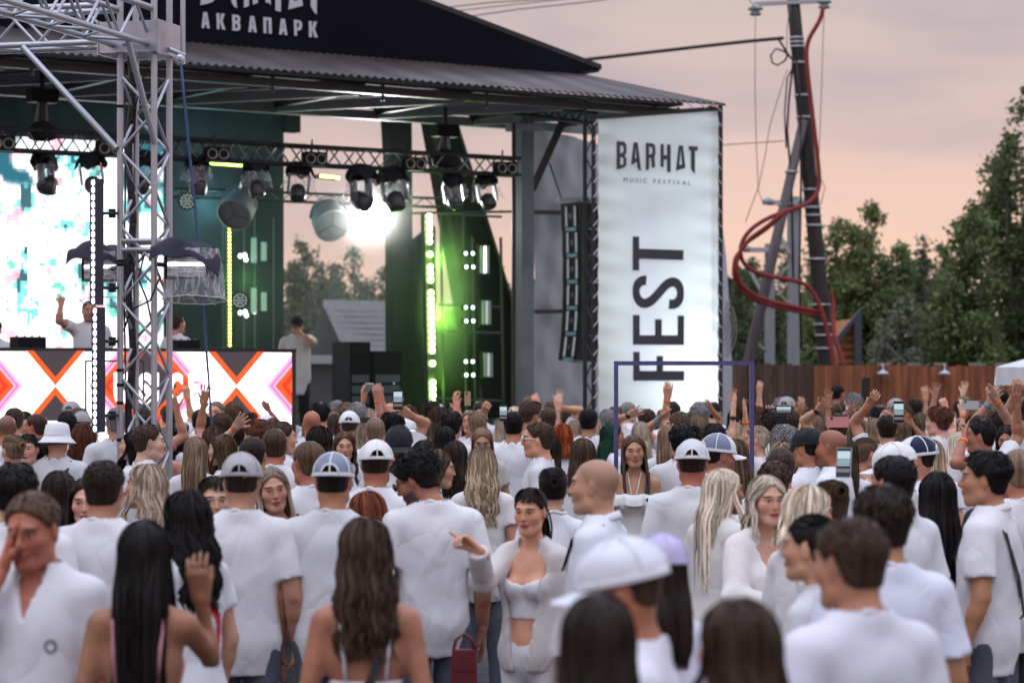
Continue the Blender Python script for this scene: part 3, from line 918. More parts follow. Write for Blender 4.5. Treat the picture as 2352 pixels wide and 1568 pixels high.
def m4(rot, c, s=1.):
    M = np.eye(4); M[:3, :3] = np.asarray(rot) * s; M[:3, 3] = c
    return Matrix(M.tolist())
_ring = {}
def band_mesh(r, w):
    k = (round(r, 3), w)
    if k not in _ring:
        mb = MB(); mb.lathe([(r, -w), (r + .003, -w), (r + .003, w), (r, w)], 20)
        _ring[k] = mb.mesh('wristband', [CLOTH], True)
    return _ring[k]
_nb = {}
def neckband(me, g):
    "ribbed band sewn round the neck opening, following the shirt"
    if me.name in _nb: return _nb[me.name]
    from mathutils.bvhtree import BVHTree
    bv = BVHTree.FromPolygons([v.co for v in me.vertices], [p.vertices[:] for p in me.polygons])
    nr = (.062 if g == 'm' else .056) + .005; pts = []
    for a in np.linspace(0, 2 * math.pi, 41):
        x, y = nr * 1.12 * math.sin(a), -nr * math.cos(a) - .02
        h = bv.ray_cast(Vector((x, y, 1.62)), Vector((0, 0, -1)))
        pts.append(np.array((x, y, h[0].z if h[0] and h[0].z > 1.38 else 1.46)))
    P_ = np.array(pts)
    for _ in range(3): P_[:-1, 2] = (np.roll(P_[:-1, 2], 1) + 2 * P_[:-1, 2] + np.roll(P_[:-1, 2], -1)) / 4
    P_[-1] = P_[0]
    mb = MB(); mb.tube(P_ + (0, 0, .002), .0105, 7, cap=False)
    _nb[me.name] = mb.mesh('neckband', [CLOTH], True)
    return _nb[me.name]
SKINS = dict(fair=(.64, .36, .255), light=(.55, .275, .178), tan=(.42, .188, .110), ruddy=(.46, .165, .098), deep=(.28, .12, .066))
HAIRS = dict(black=(.010, .008, .008), dark=(.024, .015, .011), brown=(.055, .032, .021), midbrown=(.095, .058, .036), light=(.19, .125, .08), blond=(.40, .30, .19),
             ash=(.40, .31, .23), platinum=(.72, .61, .48), auburn=(.12, .040, .022), red=(.32, .060, .016), grey=(.20, .19, .19), green=(.012, .05, .03))
WHITE = (.74, .74, .765)
PEOPLE = []; AUTO = []
BLACKM = lambda: mat('black_plastic', (.012, .012, .014), .35)
def person(x, y, d, yaw=0, g='m', hair=('short', 'dark'), top='tee', col=WHITE, skin='light', hd=(0, 0, 0), L=None, Rr=None, cap=None, capcol=None, capcol2=None, capyaw=0,
           lips=None, beard=0., stub=0., legs=(.10, .11, .14), label=None, group='people in the festival crowd', glasses=None, strap=None, root=0., var=None, band=None, base=0., fix=False, build=1., logo=None, tuck=None, collar=None):
    d_in = d
    one = [(sd, a) for sd, a in ((-1, L), (1, Rr)) if a is not None and 'px' in a]
    if len(one) == 1 and d > 17 and base == 0 and abs(yaw) < 45: x = one[0][1]['px'][0] - one[0][0] * .15 * F / d
    extra = .035 if cap else dict(buzz=.006, crew=.014).get(hair[0] if hair else 'buzz', .018)
    H = HC - base - (y - YH) * d / F - extra * .9
    if label and base == 0 and y > 900 and not fix:
        H = .25 * H + .75 * (1.725 if g == 'm' else 1.615); d = (HC - H - extra * .9) * F / (y - YH)
    Hc = min(max(H, 1.58 if g == 'm' else 1.50), 1.88 if g == 'm' else 1.80)
    if abs(H - Hc) > 1e-3 and base == 0 and y > YH + 20:
        d = (HC - Hc - extra * .9) * F / (y - YH)
    H = Hc; s = H / 1.75
    tier = 0 if d < 16.5 else 1
    btier = 0 if d < 16.5 and abs(((yaw + hd[0] + 180) % 360) - 180) > 45 else 1
    px = (x - 1176) / F * d
    var = var if var is not None else int(rng.integers(0, 2))
    ry = R(yaw); cy, sy = math.cos(-ry), math.sin(-ry)
    fr0 = head_frame(g, *hd)
    # put the head (not the feet) over the given column
    hx, hy = fr0[1][0] * s, fr0[1][1] * s
    wx, wy = math.cos(ry) * hx - math.sin(ry) * hy, math.sin(ry) * hx + math.cos(ry) * hy
    bx, by = px - wx, d - wy
    def loc(p):
        q = (np.asarray(p, float) - (bx, by, base)) / s
        return (cy * q[0] - sy * q[1], sy * q[0] + cy * q[1], q[2])
    arms = {}
    for side, a in ((-1, L), (1, Rr)):
        if a is None: continue
        if 'px' in a: t = loc(pt(a['px'][0], a['px'][1], d + a.get('dd', -.1)))
        else: t = a['at']
        pl = a.get('palm'); 
        if pl is not None and 'px' in a: pl = (cy * pl[0] - sy * pl[1], sy * pl[0] + cy * pl[1], pl[2])
        hd2 = a.get('hdir')
        if hd2 is not None: hd2 = (cy * hd2[0] - sy * hd2[1], sy * hd2[0] + cy * hd2[1], hd2[2])
        arms[side] = (tuple(np.round(t, 3)), a.get('hand', 'open'), pl, a.get('pole'), hd2)
    me, fr, pose = body_mesh(g, btier, tuple(hd), arms)
    o = link('person', me, loc=(bx, by, base), rot=(0, 0, ry), scale=(s * build, s * build, s))
    sk = SKINS[skin] if isinstance(skin, str) else skin
    v = rng.uniform(.86, 1.16); jt = rng.uniform(.94, 1.06, 3)
    o.color = (*[c * v * j_ for c, j_ in zip(sk, jt)], lips if lips is not None else (.35 if g == 'm' else .8))
    o['beard'] = float(beard); o['stub'] = float(stub)
    HM = m4(fr[0], fr[1], fr[2])
    if hair:
        h = link('hair', hair_mesh(hair[0], var, bool(cap)), o, mw=HM)
        c = HAIRS[hair[1]] if isinstance(hair[1], str) else hair[1]
        v = rng.uniform(.85, 1.15); h.color = (*[q * v for q in c], 1); h['root'] = float(root)
    if top:
        sname = dict(blazer='jacket', cardigan='cardigan', cami='camisole', bandeau='top', crop='crop_top').get(top, 'shirt')
        t = link(sname, cloth_mesh(top, g, tier, pose, hd, var), o)
        v = rng.uniform(.85, 1.05); tn = rng.uniform(-.03, .03); t.color = (col[0] * v * (1 + tn), col[1] * v, col[2] * v * (1 - tn), 1)
        if top == 'halter':
            for sx in (-1, 1):
                mb = MB(); mb.tube([(sx * .018, .112, 1.325), (sx * .036, .072, 1.41), (sx * .048, .02, 1.475), (sx * .035, -.05, 1.50)], .005, 6)
                b = link('strap', mb.mesh('strap', [CLOTH], True), o); b.color = (*col, 1)
            th = np.linspace(0, 2 * math.pi, 97); wv = np.sin(th * 11) * .010 + np.sin(th * 5) * .008
            A_ = [np.stack([(.142 + q + wv * k_) * np.cos(th), (.108 + q + wv * k_) * np.sin(th) + .012, zz + .006 * np.sin(th * 7)], -1) for q, k_, zz in ((-.004, .2, 1.318), (.016, .7, 1.325), (.034, 1.2, 1.285), (.040, 1.6, 1.245))]
            A_ = np.stack(A_); n = len(th); k = np.arange(n - 1)
            rf_ = link('ruffle', fastmesh('ruffle', A_.reshape(-1, 3), [np.concatenate([np.stack([i * n + k, i * n + k + 1, (i + 1) * n + k + 1, (i + 1) * n + k], 1) for i in range(3)])], CLOTH, True), o); rf_.color = (*col, 1)
        if top in ('cami', 'crop'):
            for sx in (-1, 1):
                mb = MB(); mb.tube([(sx * .07, .098, 1.29), (sx * .085, .065, 1.40), (sx * .088, .015, 1.452), (sx * .088, -.045, 1.462), (sx * .086, -.085, 1.42), (sx * .08, -.108, 1.33), (sx * .07, -.112, 1.20)], .0075, 6)
                b = link('strap', mb.mesh('strap', [CLOTH], True), o); b.color = (*col, 1)
        if top in ('tee', 'longtee') and tier == 0:
            nb_ = neckband(t.data, g)
            if nb_: q = link('neckband', nb_, o); q.color = tuple(c_ * .96 for c_ in t.color)
        if collar or top in ('polo', 'shirt'):
            mb = MB(); th = np.linspace(R(-152), R(152), 29)
            nr_ = .068 if g == 'm' else .058
            A = []
            for k, (rr, zz) in enumerate(((.0, .028), (.006, .034), (.020, .004), (.017, .0))):
                A.append(np.stack([(nr_ + rr) * 1.08 * np.sin(th), -(nr_ + rr) * np.cos(th) - .022, 1.500 + zz - .060 * (1 - np.cos(th)) / 2 - .010 * (np.abs(th) > R(135)) * (rr > .01)], -1))
            A = np.stack(A); n = len(th); k = np.arange(n - 1)
            Q = np.concatenate([np.stack([i * n + k, i * n + k + 1, (i + 1) * n + k + 1, (i + 1) * n + k], 1) for i in range(3)])
            cl = link('collar', fastmesh('collar', A.reshape(-1, 3), [Q], CLOTH, True), o); cl.color = t.color
    if top == 'blazer' or top == 'cardigan':
        iv = link('top', cloth_mesh('crop' if top == 'cardigan' else 'cami', g, tier, pose, hd, 0), o); iv.color = (*WHITE, 1)
    p = link('trousers', pants_mesh(g), o); p.color = (*legs, 1)
    if cap:
        A = cap_meshes(cap); CM = m4(fr[0] @ rotm(capyaw, 6 if cap != 'bucket' else 4), fr[1] + fr[0] @ np.array((0, 0, .006)), fr[2] * 1.08)
        root_o = None
        c1 = capcol or WHITE; c2 = capcol2 or c1
        for nm, mm in A.items():
            if root_o is None:
                root_o = link('hat' if cap == 'bucket' else 'cap', mm, o, mw=CM); root_o.color = (*c1, 1)
            else:
                q = link(nm, mm, root_o); q.color = (*(c2 if nm == 'mesh_panel' else c1), 1)
    if glasses:
        mb = MB(); up = np.array((0, .0, .0)) if glasses != 'top' else np.array((0, -.035, .072))
        lens = MB()
        for sx in (-1, 1):
            th = np.linspace(0, 2 * math.pi, 14)
            ring = np.stack([sx * .033 + .026 * np.cos(th), np.full(14, .112), .008 + .019 * np.sin(th)], -1)
            ring[:, 1] -= 2.2 * ring[:, 0] ** 2
            mb.tube(ring + up, .0032, 5); lens.add(ring[:-1] + up - (0, .001, 0), [np.arange(13)[::-1 if sx > 0 else 1][None]])
            mb.tube([np.array((sx * .058, .104, .014)) + up, np.array((sx * .080, .03, .012)) + up * 1.05, np.array((sx * .082, -.02, .004)) + up], .003, 5)
        mb.tube([np.array((-.009, .112, .010)) + up, np.array((.009, .112, .010)) + up], .0026, 5)
        gc = (.75, .75, .77) if glasses == 'white' else (.015, .013, .013)
        go = link('sunglasses', mb.mesh('sunglasses', [mat('frame_' + ('w' if glasses == 'white' else 'b'), gc, .3)], True), o, mw=HM)
        link('lens', lens.mesh('lens', [mat('dark_lens', (.01, .012, .014), .08, spec=.8)]), go)
    for side, a in ((-1, L), (1, Rr)):
        bc = (a or {}).get('band')
        if bc:
            s_, e, w = pose[side]; z = Vector(w - e).normalized()
            q = z.to_track_quat('Z', 'Y')
            b = link('wristband', band_mesh(GEO[g]['ar'][2] + .003, .011 if bc != 'watch' else .009), o, mw=Matrix.LocRotScale(Vector(w - (w - e) / np.linalg.norm(w - e) * .028), q, None))
            b.color = (*dict(orange=(.85, .22, .05), blue=(.05, .35, .6), watch=(.02, .02, .022), white=(.8, .78, .75))[bc], 1)
            if bc == 'watch':
                pl = np.array(a.get('palm') or (0, 1, 0)); mb = MB(); mb.lathe([(.0001, .008), (.016, .008), (.019, .004), (.019, -.002), (.0001, -.002)], 16)
                link('watch', mb.mesh('watch', [BLACKM()], True), o, mw=Matrix.LocRotScale(Vector(w - np.asarray(pl) * .034 - (w - e) / np.linalg.norm(w - e) * .028), Vector(-pl).to_track_quat('Z', 'Y'), None))
    if strap:
        # bag strap across the back and chest
        sx = 1 if strap == 'r' else -1
        pts = [(sx * .10, .125, 1.28), (sx * .115, .08, 1.41), (sx * .115, .01, 1.475), (sx * .112, -.06, 1.475), (sx * .10, -.118, 1.39), (sx * .02, -.150, 1.20), (-sx * .10, -.140, 1.02), (-sx * .175, -.05, .93)]
        mb = MB()
        pts = [np.array(q) * ((1, 1, 1) if g == 'm' else (.88, .9, 1)) for q in pts]
        for a_, b_ in zip(pts[:-1], pts[1:]):
            dz = (b_ - a_) / np.linalg.norm(b_ - a_); xx = np.array((1., 0, 0)) - dz * dz[0]; xx /= np.linalg.norm(xx); nn = np.cross(dz, xx)
            mb.box((a_ + b_) / 2, (.030, .004, np.linalg.norm(b_ - a_) + .012), (xx, nn, dz))
        link('bag_strap', mb.mesh('bag_strap', [mat('strap_webbing', (.014, .014, .018), .7)]), o)
    lb = label or auto_label(g, hair, cap, capcol, top, x, yaw)
    tag(o, lb, 'person', group)
    if not label: AUTO.append((o, bx, by))
    PEOPLE.append((o, bx, by, d, s))
    return o, pose, s
_cw = lambda c: 'white' if min(c) > .6 else ('black' if max(c) < .06 else ('pink' if c[0] > .5 else 'grey'))
def auto_label(g, hair, cap, capcol, top, x, yaw):
    hn = dict(long='long straight', verylong='very long', wavy='long wavy', bob='shoulder-length', curly='curly', straightfront='long straight', short='short', crew='cropped', tousled='tousled', buzz='shaved', quiff='swept-up',
              pony='ponytailed', bun='bun-tied', updo='pinned-up', highpony='high-ponytailed')
    where = 'before the lit DJ booth' if x < 700 else ('below the green light strip' if x < 1150 else ('below the hanging speaker' if x < 1370 else ('below the tall white banner' if x < 1660 else ('before the dark fence planks' if x < 1860 else 'before the orange-brown fence'))))
    face = 'facing the stage' if abs(yaw) < 50 else ('turned side-on' if abs(yaw) < 125 else 'looking away from the stage')
    hd_ = f'{hn[hair[0]]} {hair[1] if isinstance(hair[1], str) else "brown"} hair' if hair else 'a bald head'
    if cap: hd_ = f'{hair[1]} hair under a {_cw(capcol or WHITE)} cap'
    lb = f'person with {hd_} {face} {where}'
    return lb if len(lb.split()) <= 16 else f'person with {hd_} {where}'

def phone(px, py, d, yaw=0., tilt=0., screen=True, col='black', wide=False, label='', group='phones held up in the crowd', s=1.0, pic=0):
    c = pt(px, py, d); w, h = (.074 * s, .152 * s); t = .010
    if wide: w, h = h, w
    o = thing('phone', (c[0], c[1], c[2] - 0), label, 'phone', group)
    o.rotation_euler = (R(tilt), 0, R(yaw))
    def part(nm, m, box, sz, par=None):
        mb = MB(); mb.box(box, sz); q = link(nm, mb.mesh(nm, [m]), par or o); return q
    pc = dict(black=(.012, .012, .014), pink=(.62, .25, .26), silver=(.45, .46, .48), clear=(.35, .38, .42), gold=(.42, .3, .16))[col]
    body = part('body', mat('phone_' + col, pc, .3), (0, 0, 0), (w, t, h))
    if screen:
        part('screen', mat('phone_screen_dark', (.01, .01, .012), .15), (0, -t / 2 - .0006, 0), (w * .94, .001, h * .97))
        rows = ((.30, .50, (.55, .72, .78)), (.02, .26, (.25, .38, .42)), (-.12, .05, (.6, .68, .68)), (-.34, .2, (.16, .15, .16)))
        for k, (zz, hh, cc) in enumerate(rows):
            m_ = mat(f'phone_image_{k}', (.02, .02, .02), .3, emit=cc, es=.9)
            part('image', m_, (0, -t / 2 - .0022, zz * h * .82), (w * .86, .001, hh * h * .62 if k else .26 * h))
    else:
        mb = MB(); mb.lathe([(.0001, .003), (.008, .003), (.010, 0)], 12, ax=((1, 0, 0), (0, 0, 1), (0, -1, 0)), c=(-w * .28, -t / 2 - .0005, h * .38))
        link('camera_lens', mb.mesh('camera_lens', [mat('dark_lens', (.01, .012, .014), .08, spec=.8)], True), o)
    return o

from mathutils.bvhtree import BVHTree
def decal(o, cells, col, side='back', name='print', rough=.8):
    "flat print laid on the shirt: cells = list of (x0, z0, x1, z1) rectangles or closed outlines, in the person's own metres"
    sh = [c for c in o.children if c.name.split('.')[0] in ('shirt', 'jacket')][0]
    me = sh.data; bv = BVHTree.FromPolygons([v.co for v in me.vertices], [p.vertices[:] for p in me.polygons])
    sg = -1 if side == 'back' else 1; mb = MB()
    for c in cells:
        x0, z0, x1, z1 = c; n = max(2, int(max(abs(x1 - x0), abs(z1 - z0)) / .012) + 1); V = []
        for i in range(n + 1):
            for j in range(n + 1):
                x, z = x0 + (x1 - x0) * i / n, z0 + (z1 - z0) * j / n
                h = bv.ray_cast(Vector((x, sg * .6, z)), Vector((0, -sg, 0)))
                V.append((x, (h[0].y if h[0] else sg * .12) + sg * .004, z))
        q = [[a * (n + 1) + b, (a + 1) * (n + 1) + b, (a + 1) * (n + 1) + b + 1, a * (n + 1) + b + 1] for a in range(n) for b in range(n)]
        mb.add(V, [q])
    d_ = link(name, mb.mesh(name, [CLOTH], True), o); d_.color = (*col, 1)
    return d_
# ================================================================== the setting
ALU = mat('aluminium', (.50, .51, .56), .38, .75, noise=.12, nscale=6)
BLK = mat('black_steel', (.014, .014, .016), .5, noise=.25, nscale=8)
BLKC = mat('black_cloth', (.010, .010, .013), .9, noise=.2, nscale=3, bump=.3, bscale=4)
GREYB = mat('painted_grey_steel', (.20, .205, .225), .5, noise=.15, nscale=5)
DARKP = mat('black_case', (.008, .008, .010), .6, spec=.15, noise=.2, nscale=9)
CLEAR = mat('clear_film', (.9, .95, .97), .10, alpha=.3, spec=1., bump=1., bscale=12)
X.nt = CLEAR.node_tree
_t = CLEAR.node_tree.nodes.new('ShaderNodeTexCoord'); _m = CLEAR.node_tree.nodes.new('ShaderNodeMapping'); _m.inputs['Scale'].default_value = (16, 16, 5)
_n = CLEAR.node_tree.nodes.new('ShaderNodeTexNoise'); _n.inputs['Scale'].default_value = 1.; _n.inputs['Detail'].default_value = 3; _n.inputs['Distortion'].default_value = 1.5
CLEAR.node_tree.links.new(_t.outputs['Object'], _m.inputs[0]); CLEAR.node_tree.links.new(_m.outputs[0], _n.inputs['Vector'])
CLEAR.node_tree.links.new(X(_n.outputs['Fac']).step(.42, .72, .08, .50).s, CLEAR.node_tree.nodes['Principled BSDF'].inputs['Alpha'])  # whitish opacity streaks imitate folds and glossy reflections on the film
def stage_ax(): return (SU, SV, SZ)

g = MB(); g.box((0, 60, -.1), (900, 900, .2))
tag(g.build('ground', [mat('asphalt', (.055, .055, .058), .9, noise=.35, nscale=3, bump=.4, bscale=60)]), kind='structure')

# ---- stage deck
sd = thing('stage', st(13, 24.4, 0), 'black festival stage platform with skirted front', 'stage')
mb = MB(); mb.box(st(10.4, 29.2, 1.03), (13.9, 9.6, .14), stage_ax()); mb.build('deck', [mat('stage_deck', (.03, .03, .033), .6, noise=.3, nscale=4)], sd)
mb = MB(); mb.box(st(10.4, 29.25, .48), (13.7, 9.4, .955), stage_ax()); mb.build('skirt', [BLKC], sd)

# ---- stage roof
VE, ZE, VF, ZF = 25.7, 5.70, 27.5, 6.20
u0 = su(-260, VE); u1 = su(1668, VE)
rf = thing('stage_roof', st(17.5, 27.2, 0), 'dark stage roof with corrugated awning and black gable lettered in white', 'roof')
# corrugated awning: ribs run down the slope
pitch = .115; n = int((u1 - u0 + .5) / (pitch / 4)); us = np.linspace(u0, u1, n)
h = np.clip(np.abs(((us / pitch) % 1) - .5) * 4 - .5, 0, 1) * .028
NV = 2
ul = us[-1]; flare = 1.05 * np.clip((us - (ul - 2.5)) / 2.5, 0, 1) ** 2
top = np.stack([st(u, VE, ZE) + SZ * hh for u, hh in zip(us, h)]); bot = np.stack([st(u - fl, VF, ZF) + SZ * hh for u, hh, fl in zip(us, h, flare)])
V = np.concatenate([top, bot]); k = np.arange(n - 1)
V2 = V - SZ * .012
aw = fastmesh('awning', np.concatenate([V, V2]), [np.concatenate([np.stack([k, k + 1, k + 1 + n, k + n], 1), np.stack([k + 2 * n, k + 3 * n, k + 1 + 3 * n, k + 1 + 2 * n], 1), np.stack([k, k + 2 * n, k + 1 + 2 * n, k + 1], 1)])],
              mat('roof_sheet', (.062, .049, .048), .42, .1, noise=.35, nscale=1.5, stretch=(1, 1, 1)))
attach(link('awning', aw), rf)
# gable: black sheeted front with sloping right verge
GP = [sp(-260, 63, VF), sp(1338, 173, VF), sp(1340, 164, VF), sp(1382, 161, VF)]
apex = sp(560, -152, VF)
gp = [GP[0], sp(1336, 172, VF), sp(1338, 163, VF), sp(1382, 160, VF), sp(958, -1, VF), apex, sp(-260, -60, VF)]
mb = MB(); mb.prism(gp, SV * 0, SV * .12); mb.build('gable', [mat('gable_sheet', (.007, .0075, .012), .85, spec=.08, noise=.3, nscale=.8, bump=.15, bscale=1.5)], rf)
mb = MB(); mb.hexa([sp(1382, 160, VF), sp(1382, 160, VF) + SV * 6, apex + SV * 6, apex, *(q + SZ * .07 for q in (sp(1382, 160, VF), sp(1382, 160, VF) + SV * 6, apex + SV * 6, apex))]); mb.build('verge', [BLK], rf)
mb = MB(); mb.box((sp(-260, 66, VF) + sp(1338, 176, VF)) / 2 - SV * .02, (np.linalg.norm(sp(-260, 66, VF) - sp(1338, 176, VF)), .10, .10), stage_ax()); mb.build('flashing', [BLK], rf)
# soffit and its lattice of flat bars
uR = su(1372, 28.3)
mb = MB(); mb.box(st((u0 + u1) / 2 - .3, 27.0, 5.66), (u1 - u0 - 1.0, 2.75, .04), stage_ax()); mb.build('soffit', [BLKC], rf)
mb = MB(); mb.box(st((u0 + uR) / 2, 31.2, 6.42), (uR - u0, 5.9, .06), stage_ax()); mb.build('ceiling', [BLKC], rf)
for (v, z, w) in ((25.86, 5.57, .10), (28.3, 5.55, .12)):
    mb = MB(); mb.box(st((u0 + (u1 if v < 26 else uR)) / 2, v, z), ((u1 if v < 26 else uR) - u0, w, w), stage_ax()); mb.build('purlin', [BLK if v < 26 else GREYB], rf)
uu = np.arange(u0, u1 - .4, 1.55)
for i, u in enumerate(uu):
    a, b = st(u, 28.22, 5.50), st(u + 1.45, 25.95, 5.50)
    if u < uR - .3 and u + 1.45 < u1 - .4:
        w_ = np.cross((b - a) / np.linalg.norm(b - a), SZ) * .02; mb = MB()
        mb.hexa([a - w_, a + w_, b + w_, b - w_] + [q + SZ * .13 for q in (a - w_, a + w_, b + w_, b - w_)]); mb.build('lattice_bar', [mat('galvanised_bar', (.34, .345, .38), .6, noise=.15, nscale=2)], rf)
    rod('hanger', st(u + .2, 25.86, 5.45), st(u + .2, 25.86, 5.64), .02, BLK, rf, square=True)
    if u < uR: rod('rafter', st(u, 26.0, 5.60), st(u, 28.3, 5.60), .04, BLK, rf, square=True)
# light lattice girder running on to the banner
for (a, b) in (((1180, 262), (1372, 286)), ((1180, 242), (1372, 262))):
    rod('girder_chord', sp(*a, 26.6), sp(*b, 26.6), .03, BLK, rf)
xs_ = np.linspace(1184, 1368, 13)
for i in range(12):
    ya = np.interp(xs_[i], (1180, 1372), (242, 262)); yb = np.interp(xs_[i + 1], (1180, 1372), (262, 286))
    if i % 2: ya, yb = np.interp(xs_[i], (1180, 1372), (262, 286)), np.interp(xs_[i + 1], (1180, 1372), (242, 262))
    rod('lacing', sp(xs_[i], ya, 26.6), sp(xs_[i + 1], yb, 26.6), .014, BLK, rf)
# steel column and its brace
for xx, v, w in ((1203, 27.0, .20),):
    c = sp(xx, YH, v); mb = MB(); mb.box((c[0], c[1], 2.83), (w, w, 5.56), stage_ax()); mb.build('column', [mat('column_paint', (.10, .115, .125), .45, noise=.2, nscale=3)], rf)
    mb = MB(); mb.box((c[0], c[1], 5.36), (w * 2.2, w * 1.2, .10), stage_ax()); mb.build('cap_plate', [GREYB], rf)
rod('knee_brace', sp(1222, 436, 27.0), sp(1292, 280, 26.8), .05, BLK, rf, square=True)
rod('drain_pipe', sp(1180, 282, 26.9), sp(1180, 980, 26.9), .028, BLK, rf)
# ---- lettering helpers
def polys(mb, plist, mp_, nrm, depth=.006, lift=.002):
    for i, q in enumerate(plist):
        pts = [mp_(*p) for p in q]
        a = np.cross(pts[1] - pts[0], pts[2] - pts[1])
        if a @ nrm < 0: pts = pts[::-1]
        mb.prism(pts, nrm * lift, nrm * (lift + depth + .0004 * i))
LOGO = dict(
    B=[[(443, 480), (470, 482), (470, 697), (443, 703)], [(470, 482), (500, 484), (520, 510), (497, 520), (470, 512)], [(497, 517), (520, 510), (520, 570), (497, 565)], [(470, 578), (497, 563), (520, 568), (505, 592), (520, 617), (497, 614), (470, 604)], [(497, 612), (520, 615), (518, 672), (497, 667)], [(470, 668), (497, 662), (518, 672), (500, 686), (470, 697)]],
    A1=[[(576, 490), (594, 490), (589, 560), (582, 660), (556, 662)], [(590, 490), (607, 490), (635, 712), (620, 706), (606, 684), (598, 600)], [(580, 615), (602, 615), (606, 648), (580, 644)]],
    R=[[(672, 493), (697, 495), (697, 700), (672, 710)], [(697, 495), (730, 498), (746, 520), (724, 530), (697, 522)], [(724, 524), (746, 519), (746, 580), (724, 576)], [(697, 588), (724, 572), (746, 579), (738, 606), (697, 614)], [(712, 605), (738, 603), (744, 682), (720, 692)]],
    H=[[(787, 502), (812, 503), (812, 692), (803, 682), (787, 678)], [(838, 506), (866, 508), (866, 725), (838, 720)], [(811, 590), (839, 590), (839, 625), (811, 625)]],
    A2=[[(930, 513), (948, 514), (940, 600), (931, 690), (907, 712)], [(944, 514), (962, 515), (982, 690), (958, 690)], [(922, 666), (978, 662), (982, 690), (907, 712)]],
    T=[[(1007, 518), (1080, 522), (1076, 556), (1010, 551)], [(1025, 550), (1056, 552), (1056, 735), (1040, 720), (1025, 690)]])
CYR = {'А': [[(.24, 0), (.48, 0), (.34, 1), (0, 1)], [(.42, 0), (.66, 0), (1, 1), (.66, 1)], [(.28, .60), (.72, .60), (.76, .80), (.25, .80)]],
       'К': [[(0, 0), (.34, 0), (.36, 1), (.04, 1)], [(.60, 0), (.98, 0), (.70, .46), (.36, .56)], [(.36, .46), (.66, .40), (1.08, 1), (.70, 1)]],
       'В': [[(0, 0), (.34, 0), (.36, 1), (.04, 1)], [(.33, 0), (.72, .02), (.95, .14), (.62, .17), (.33, .14)], [(.62, .15), (.95, .12), (.95, .36), (.62, .36)], [(.33, .42), (.62, .34), (.95, .36), (.86, .47), (.98, .58), (.64, .60), (.34, .56)], [(.64, .58), (.98, .57), (.98, .86), (.66, .84)], [(.35, .86), (.66, .82), (.98, .85), (.78, .98), (.36, 1)]],
       'П': [[(0, 0), (.34, 0), (.36, 1), (.04, 1)], [(.64, 0), (.98, 0), (1.02, 1), (.68, 1)], [(.33, 0), (.65, 0), (.65, .17), (.33, .17)]],
       'Р': [[(0, 0), (.34, 0), (.36, 1), (.06, 1)], [(.33, 0), (.74, .02), (.98, .16), (.64, .18), (.33, .15)], [(.64, .16), (.98, .15), (.98, .46), (.64, .46)], [(.34, .50), (.64, .43), (.98, .45), (.80, .62), (.34, .66)]]}
SIGNW = mat('sign_white', (.55, .57, .60), .6)
for i, (k, pl) in enumerate(LOGO.items()):
    mb = MB()
    def mp_(x, y):
        zx = 145 + (x - 443) * 3.27; zy = 95 + (y - 703) * 3.27 + (zx - 145) * .030
        return sp(441 + zx * .1328, zy * .1328, VF)
    polys(mb, pl, mp_, -SV, .012); mb.build('logo_letter', [SIGNW], rf)
for ch, zx0 in zip('АКВАПАРК', (160, 420, 690, 972, 1228, 1502, 1756, 2015)):
    mb = MB(); polys(mb, CYR[ch], lambda x, y: sp(441 + (zx0 + x * 140) * .1328, (212 + (zx0 - 160) * .0855 + x * 11 + y * 275) * .1328, VF), -SV, .012)
    mb.build('letter', [SIGNW], rf)

